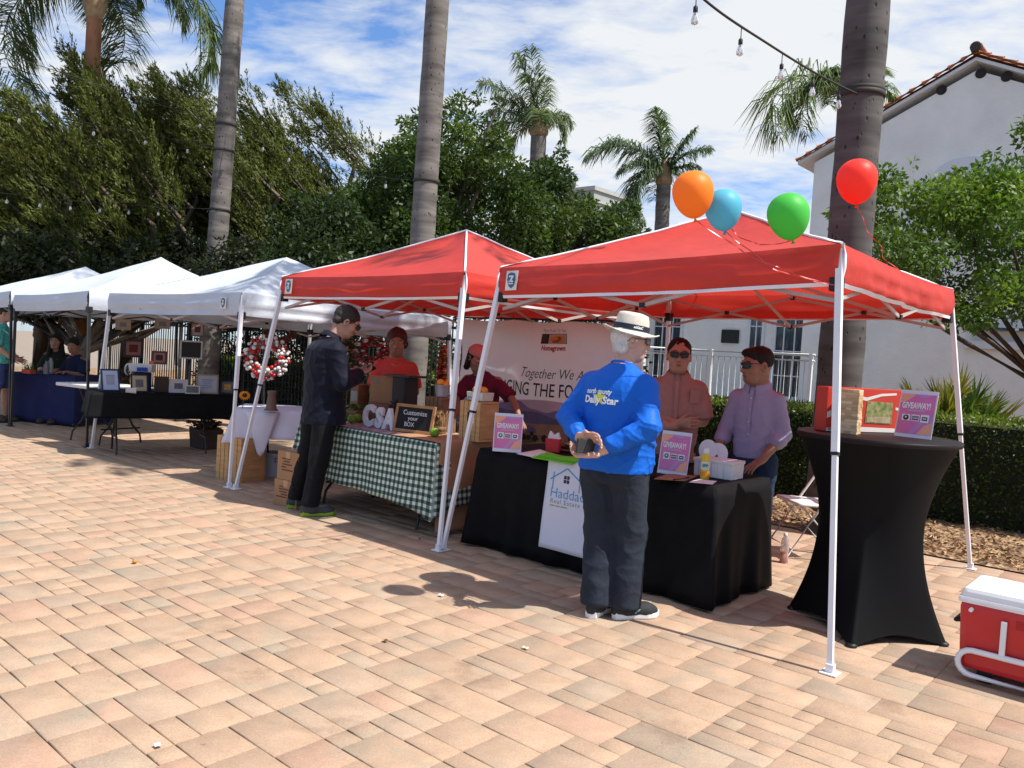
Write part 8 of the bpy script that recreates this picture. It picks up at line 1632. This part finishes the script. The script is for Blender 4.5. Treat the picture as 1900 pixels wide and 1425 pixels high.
PBARK = palm_bark('palm_bark', (.085, .072, .064), (.20, .178, .160)); PBARKD = palm_bark('palm_bark_dark', (.044, .038, .036), (.100, .091, .086)); PBARKR = mat('palm_bark_rust', (.26, .12, .06), .9, .35, 5, bump=.6, bscale=20, stretch=(1, 1, .4)); BOOT = mat('leaf_base_husk', (.30, .20, .11), .85, .35, 8, bump=.5, bscale=25)
def fronds(t, c, specs, rs, ll=.42, lw=.028, col=(.075, .12, .045), nl=95, m='palm'):
    """specs: (azimuth, rise, length, droop) of every frond"""
    for (az, el, L, dr) in specs:
        d = A3(cos(az) * cos(el), sin(az) * cos(el), sin(el)); pts = []; p = np.array(c, float); n = 22; e = el
        for i in range(n + 1): pts.append(p.copy()); s = i / n; e = el - dr * s ** 1.3; p = p + A3(cos(az) * cos(e), sin(az) * cos(e), sin(e)) * L / n
        pts = np.array(pts); k = MB(); k.tube(pts[::2], list(np.linspace(.022, .004, len(pts[::2]))), 5); f = k.build('frond', mat('rachis', (.12, .14, .05), .6, .1), t)
        u = np.sort(rs.uniform(.10, 1.0, nl * 2)); idx = np.clip((u * n).astype(int), 0, n - 1); fr = (u * n - idx)[:, None]; P = pts[idx] * (1 - fr) + pts[idx + 1] * fr; T = nrm(pts[idx + 1] - pts[idx]); sd = nrm(np.cross(T, np.tile(ez_, (len(P), 1)))) * np.where(rs.random(len(P)) < .5, -1, 1)[:, None]; ln = ll * L / 2.4 * (np.sin(np.clip(u, .05, .97) * pi) ** .5 * .9 + .15) * rs.uniform(.8, 1.2, len(P))
        D0 = nrm(sd * 1.0 + T * .55 + rs.normal(0, .22, P.shape) + np.array([0, 0, .12])); mid = P + D0 * (ln * .5)[:, None]; D1 = nrm(D0 * .75 + np.array([0, 0, -.75])); tip = mid + D1 * (ln * .55)[:, None]; W = nrm(np.cross(D0, sd * .3 + ez_ + rs.normal(0, .4, P.shape))) * (lw * .5 * rs.uniform(.8, 1.2, len(P)))[:, None]
        V = np.stack([P - W * .5, P + W * .5, mid + W, mid - W, tip + W * .15, tip - W * .15], 1).reshape(-1, 3); b6 = np.arange(len(P))[:, None] * 6; F = np.concatenate([b6 + np.array([[0, 1, 2, 3]]), b6 + np.array([[3, 2, 4, 5]])]); C = np.array(col) * rs.uniform(.6, 1.4, (len(P), 1)); C = np.concatenate([C, C]); link_mesh('leaflets', V, F, LEAFM(m, .3, .45), f, False, world_space=True, cols=np.c_[C, np.ones(len(C))])
def palm(label, base, top, r0, r1, specs, seed, bark=PBARK, husk=1.0, bands=(), ll=.42, lw=.028, col=(.075, .12, .045), nl=95, bend=.0):
    rs = np.random.default_rng(seed); base = np.array(base, float); top = np.array(top, float); t = thing('palm_tree', label, 'palm tree', base); H = top[2] - base[2]; pts = []; rr = []
    for i in range(40): s = i / 39; p = base + (top - base) * s + A3(bend * sin(pi * s), 0, 0); pts.append(p); rr.append((r0 + (r1 - r0) * s) * (1 + .018 * sin(i * 2.1) + .012 * rs.normal()) * (1 + .25 * exp(-s * 30)))
    k = MB(); k.tube(pts, rr, 26); k.build('trunk', bark, t)
    for z in bands:
        s = (z - base[2]) / H; p = base + (top - base) * s; r = (r0 + (r1 - r0) * s) * 1.06; k = MB(); k.lathe(p, [(r, -.022), (r * 1.02, -.02), (r * 1.02, .02), (r, .022)], 26); k.build('band', mat('band_dark', (.03, .025, .02), .7), t)
    if husk:
        k = MB(); k.lathe(top, [(r1 * .9, -.75 * husk), (r1 * (1 + .5 * husk), -.5 * husk), (r1 * (1 + .75 * husk), -.25 * husk), (r1 * (1 + .3 * husk), .05), (r1 * .7, .4), (.001, .7)], 16); k.build('crown_shaft', BOOT, t)
    fronds(t, top + A3(0, 0, .15), specs, rs, ll, lw, col, nl); return t
def ring_specs(n, L, seed, el=(.1, 1.0), dr=(1.2, 2.2)): r = random.Random(seed); return [(2 * pi * i / n + r.uniform(-.25, .25), r.uniform(*el), L * r.uniform(.85, 1.1), r.uniform(*dr)) for i in range(n)]
def up_to(x0, y0, x1, y1, Y, z0, z1):                                # axis of a trunk through two photo pixels at distance Y
    a, b = dp(x0, y0, Y), dp(x1, y1, Y); d = (b - a) / (b[2] - a[2]); return a + d * (z0 - a[2]), a + d * (z1 - a[2])
b_, t_p = up_to(390, 640, 436, 0, 15.5, 0, 13.0); palm('grey palm trunk rising between the white canopies, wire bands round it', b_, t_p, .195, .155, ring_specs(11, 2.6, 1), 1, bands=(dp(400, 390, 15.5)[2], dp(412, 232, 15.5)[2], dp(408, 280, 15.5)[2]))
b_, t_p = up_to(771, 640, 812, 0, 12.2, 0, 13.0); palm('grey palm trunk rising behind the red canopy without balloons', b_, t_p, .192, .150, ring_specs(11, 2.6, 2), 2, bands=(dp(790, 337, 12.2)[2],))
b_, t_p = up_to(1562, 640, 1611, 0, 7.5, 0, 9.6); palm('thick palm trunk by the balloon canopy, string lights tied to it', b_, t_p, .205, .172, ring_specs(12, 2.4, 3), 3, PBARKD, bands=(dp(1600, 172, 7.5)[2], dp(1600, 179, 7.5)[2]))
BANDP = dp(1600, 172, 7.5)
def toward(px, py, Yc, c, L, dr):                                    # frond whose far end is seen near photo pixel px, py
    q = dp(px, py, Yc); d = q - c; az = atan2(d[1], d[0] + 1e-9); return az
def palm_at(label, cx, cy, Y, tr, tipspx, seed, base_x, bark=PBARK, ll=.42, lw=.03, col=(.075, .12, .045), extra=5, nl=90, trunk_top=None, husk=.35):
    c = dp(cx, cy, Y); base = dp(base_x, 620, Y) * A3(1, 1, 0); specs = []; r = random.Random(seed)
    for (x, y, rise, dr) in tipspx:
        q = dp(x, y, Y + r.uniform(-.5, .5)); h = q - c; hd = sqrt(h[0] ** 2 + h[1] ** 2); best = None; L = max(hd, abs(h[2])) * 1.05; az = atan2(h[1], h[0])
        for L in np.linspace(.6, 6, 40):                             # length and droop that bring the end to that pixel
            for dd in np.linspace(.2, 3.2, 26):
                X = Z = 0.0
                for i in range(22): e = rise - dd * (i / 22) ** 1.3; X += cos(e) * L / 22; Z += sin(e) * L / 22
                er = (X - hd) ** 2 + (Z - h[2]) ** 2
                if best is None or er < best[0]: best = (er, L, dd)
        specs.append((az, rise, best[1], best[2]))
    for i in range(extra): specs.append((r.choice((1, -1)) * pi / 2 + r.uniform(-.6, .6), r.uniform(.3, 1.2), np.mean([s[2] for s in specs]) * r.uniform(.7, 1), r.uniform(1.2, 2.0)))
    return palm(label, base, c, tr, tr * .85, specs, seed, bark, husk, (), ll, lw, col, nl)
palm_at('palm with rust coloured trunk and long drooping fronds over the conifers', 178, -30, 17, .17, [(62, 185, .12, 0), (45, 120, .3, 0), (372, 152, .32, 0), (340, 60, .45, 0), (262, 30, .3, 0), (-60, -60, .4, 0), (130, -180, 1.2, 0), (260, -150, 1.0, 0), (195, 130, .0, 0)], 5, 150, PBARKR, ll=.72, lw=.026, col=(.10, .14, .065), extra=4, nl=170, husk=1.0)
palm_at('distant palm whose fronds are blown to the left, above the round tree', 1000, 240, 27, .30, [(888, 165, .9, 0), (905, 215, .5, 0), (900, 260, .2, 0), (955, 110, 1.3, 0), (985, 98, 1.35, 0), (1060, 245, 1.0, 0), (1030, 280, .6, 0), (948, 300, .0, 0), (930, 190, .7, 0), (1010, 150, 1.4, 0)], 6, 985, ll=.82, lw=.034, col=(.125, .17, .09), extra=2, nl=95)
palm_at('distant palm with feathery fronds behind the orange balloon', 1232, 330, 26, .26, [(1092, 300, .8, 0), (1120, 275, .8, 0), (1228, 205, 1.45, 0), (1215, 215, 1.5, 0), (1318, 285, .9, 0), (1300, 320, .5, 0), (1180, 390, .1, 0), (1290, 250, 1.1, 0), (1150, 330, .5, 0), (1190, 420, -.2, 0), (1280, 400, .0, 0)], 7, 1222, ll=.85, lw=.034, col=(.09, .135, .07), extra=2, nl=100)
palm_at('distant palm half hidden behind the thick palm trunk', 1575, 190, 24, .26, [(1452, 272, .7, 0), (1466, 232, .8, 0), (1515, 165, 1.2, 0), (1490, 195, 1.0, 0), (1530, 140, 1.3, 0), (1660, 200, .8, 0), (1640, 150, 1.1, 0), (1500, 260, .4, 0)], 8, 1590, ll=.9, lw=.034, col=(.12, .17, .06), extra=2, nl=110)
# ---------------------------------------------------------------- low spiky plants
def fan_plant():
    c = A3(*dp(1775, 760, 9.3)[:2], 0); t = thing('fan_palm', 'low bushy fan palm with yellow green spiky leaves behind the red game box', 'fan palm', c); rs = np.random.default_rng(9); r = random.Random(9)
    for i in range(26):
        az = r.uniform(0, 2 * pi); el = r.uniform(.35, 1.35); h = c + A3(0, 0, .75) + A3(cos(az) * cos(el), sin(az) * cos(el), sin(el)) * r.uniform(.25, .55); d = unit(h - c - A3(0, 0, .5)); s_, t_, _ = frame_of(d); n = 26; a = np.linspace(-1.5, 1.5, n); D = np.outer(np.cos(a), d) + np.outer(np.sin(a), s_) + rs.normal(0, .06, (n, 3)); L = .42 * (.65 + .35 * np.cos(a)) * r.uniform(.8, 1.2); yel = r.random() < .4; C = np.tile((.22, .19, .03) if yel else (.075, .13, .025), (n, 1)) * rs.uniform(.6, 1.4, (n, 1)); leaves('fan_leaf', np.tile(h, (n, 1)), D, L, .030, C, LEAFM('fan', .35), t, rs, .3)
        k = MB(); k.tube([c + A3(0, 0, .45), h], .009, 5); k.build('leaf_stalk', mat('rachis', (.12, .14, .05), .6, .1), t)
    k = MB(); k.tube([c, c + A3(0, 0, .62)], [.16, .11], 12); k.build('trunk', BOOT, t)
fan_plant()
def agave(label, px, py, Y, s, seed):
    top = dp(px, py, Y); c = A3(top[0], top[1], 0); t = thing('agave', label, 'agave', c); rs = np.random.default_rng(seed); h0 = max(top[2] - s, 0)
    n = 26; az = rs.uniform(0, 2 * pi, n); el = rs.uniform(.6, 1.5, n); D = np.c_[np.cos(az) * np.cos(el), np.sin(az) * np.cos(el), np.sin(el)]; P = np.tile(c + A3(0, 0, h0), (n, 1)); leaves('blades', P, D, s * rs.uniform(.75, 1.1, n), s * .12, np.array([.06, .11, .05]) * rs.uniform(.6, 1.4, (n, 1)), LEAFM('agave', .1, .4), t, rs, .5)
    k = MB(); k.lathe(c, [(.20, 0), (.24, .3), (.26, max(h0, .31))], 14); k.build('planter', mat('planter_clay', (.25, .13, .08), .85, .1), t)
agave('spiky agave in a pot behind the hedge, nearest the railing post', 1436, 738, 10.9, .42, 1); agave('spiky agave in a pot behind the hedge, the middle taller one', 1462, 728, 10.6, .5, 2); agave('spiky agave in a pot behind the hedge, close to the palm trunk', 1486, 738, 10.3, .42, 3)
# ---------------------------------------------------------------- string lights
def string_light(label, pts, bulbs, r=.008, drop=.05, bs=1.0):
    P = [np.array(p, float) for p in pts]; t = thing('string_light', label, 'string lights', P[0]); n = 60
    def at(u): 
        x = u * (len(P) - 1); i = min(int(x), len(P) - 2); f = x - i; p = [P[max(i - 1, 0)], P[i], P[i + 1], P[min(i + 2, len(P) - 1)]]; return .5 * (2 * p[1] + (p[2] - p[0]) * f + (2 * p[0] - 5 * p[1] + 4 * p[2] - p[3]) * f * f + (3 * p[1] - p[0] - 3 * p[2] + p[3]) * f ** 3)
    k = MB(); k.tube([at(i / n) for i in range(n + 1)], r, 6); k.build('wire', mat('wire_black', (.02, .02, .022), .6), t)
    for u in bulbs:
        p = at(u); q = p - A3(0, 0, drop); k = MB(); k.tube([p, q], .005 * bs, 5); k.lathe(q, [(.012 * bs, 0), (.018 * bs, -.01 * bs), (.018 * bs, -.045 * bs), (.014 * bs, -.05 * bs)], 10); k.build('socket', mat('wire_black', (.02, .02, .022), .6), t); s_ = KIDS[t.name][-1]; k = MB(); k.lathe(q - A3(0, 0, .048 * bs), [(.013 * bs, 0), (.022 * bs, -.03 * bs), (.030 * bs, -.058 * bs), (.026 * bs, -.08 * bs), (.0001, -.095 * bs)], 12); k.build('bulb', mat('bulb_glass', (.80, .80, .78), .05, 0, trans=.75, spec=.6), s_)
string_light('string of clear bulbs sagging from the sky to the thick palm trunk', [dp(1240, -60, 5.0), dp(1330, 18, 5.4), dp(1420, 78, 6.0), dp(1500, 128, 6.6), dp(1556, 158, 7.1), dp(1590, 174, 7.33)], [.125, .30, .475, .63, .81], .0085, .08, .85)
string_light('upper string of bulbs stretching to the grey palm trunk over the conifers', [dp(-60, 78, 12), dp(130, 140, 13.2), dp(290, 192, 14.4), dp(418, 232, 15.4)], [.32, .58, .85], .006, .08, .8)
string_light('second string of bulbs stretching to the grey palm trunk below the upper one', [dp(-60, 188, 12), dp(130, 222, 13.2), dp(290, 252, 14.4), dp(414, 279, 15.4)], [.18, .42, .62, .80], .006, .08, .8)
string_light('string of bulbs running from the grey palm to the middle palm trunk', [dp(428, 232, 15.3), dp(520, 276, 14.6), dp(660, 320, 13.4), dp(785, 337, 12.3)], [.1, .24, .38, .52, .66, .8], .005, .06, .8)
string_light('lowest string of small bulbs in front of the dark conifers', [dp(-40, 352, 13), dp(110, 370, 13.8), dp(260, 382, 14.6), dp(398, 388, 15.4)], [.14, .26, .38, .5, .62, .74], .004, .06, .75)
# ---------------------------------------------------------------- litter on the pavement
for i, (x, y, c_, lb) in enumerate(((250, 1045, (.42, .22, .05), 'small dried yellow fruit on the pavement'), (293, 1386, (.6, .6, .58), 'small white scrap on the pavement near the picture bottom'), (818, 1106, (.6, .58, .54), 'white paper scrap on the pavement beside the shadows'), (715, 1190, (.10, .05, .03), 'tiny dark leaf on the pavement'), (779, 1001, (.05, .03, .02), 'dark curled leaf on the pavement by the canopy feet'), (975, 1204, (.5, .42, .3), 'pale leaf on the pavement below the blue shirt'))):
    p = gp(x, y, .004); k = MB()
    if i == 0: k.ball(p + ez_ * .012, .016, 10, sc=(1, 1, .8))
    else: k.grid(lambda s, t: p + UU * (.030 * (s - .5)) + VV * (.022 * (t - .5)) + ez_ * (.004 + .008 * sin(4 * s + i) ** 2), 4, 3)
    solo('dried_fruit' if i == 0 else ('paper_scrap' if i in (1, 2) else 'fallen_leaf'), k, mat('litter_%d' % i, c_, .8, .1), lb, 'litter', p)
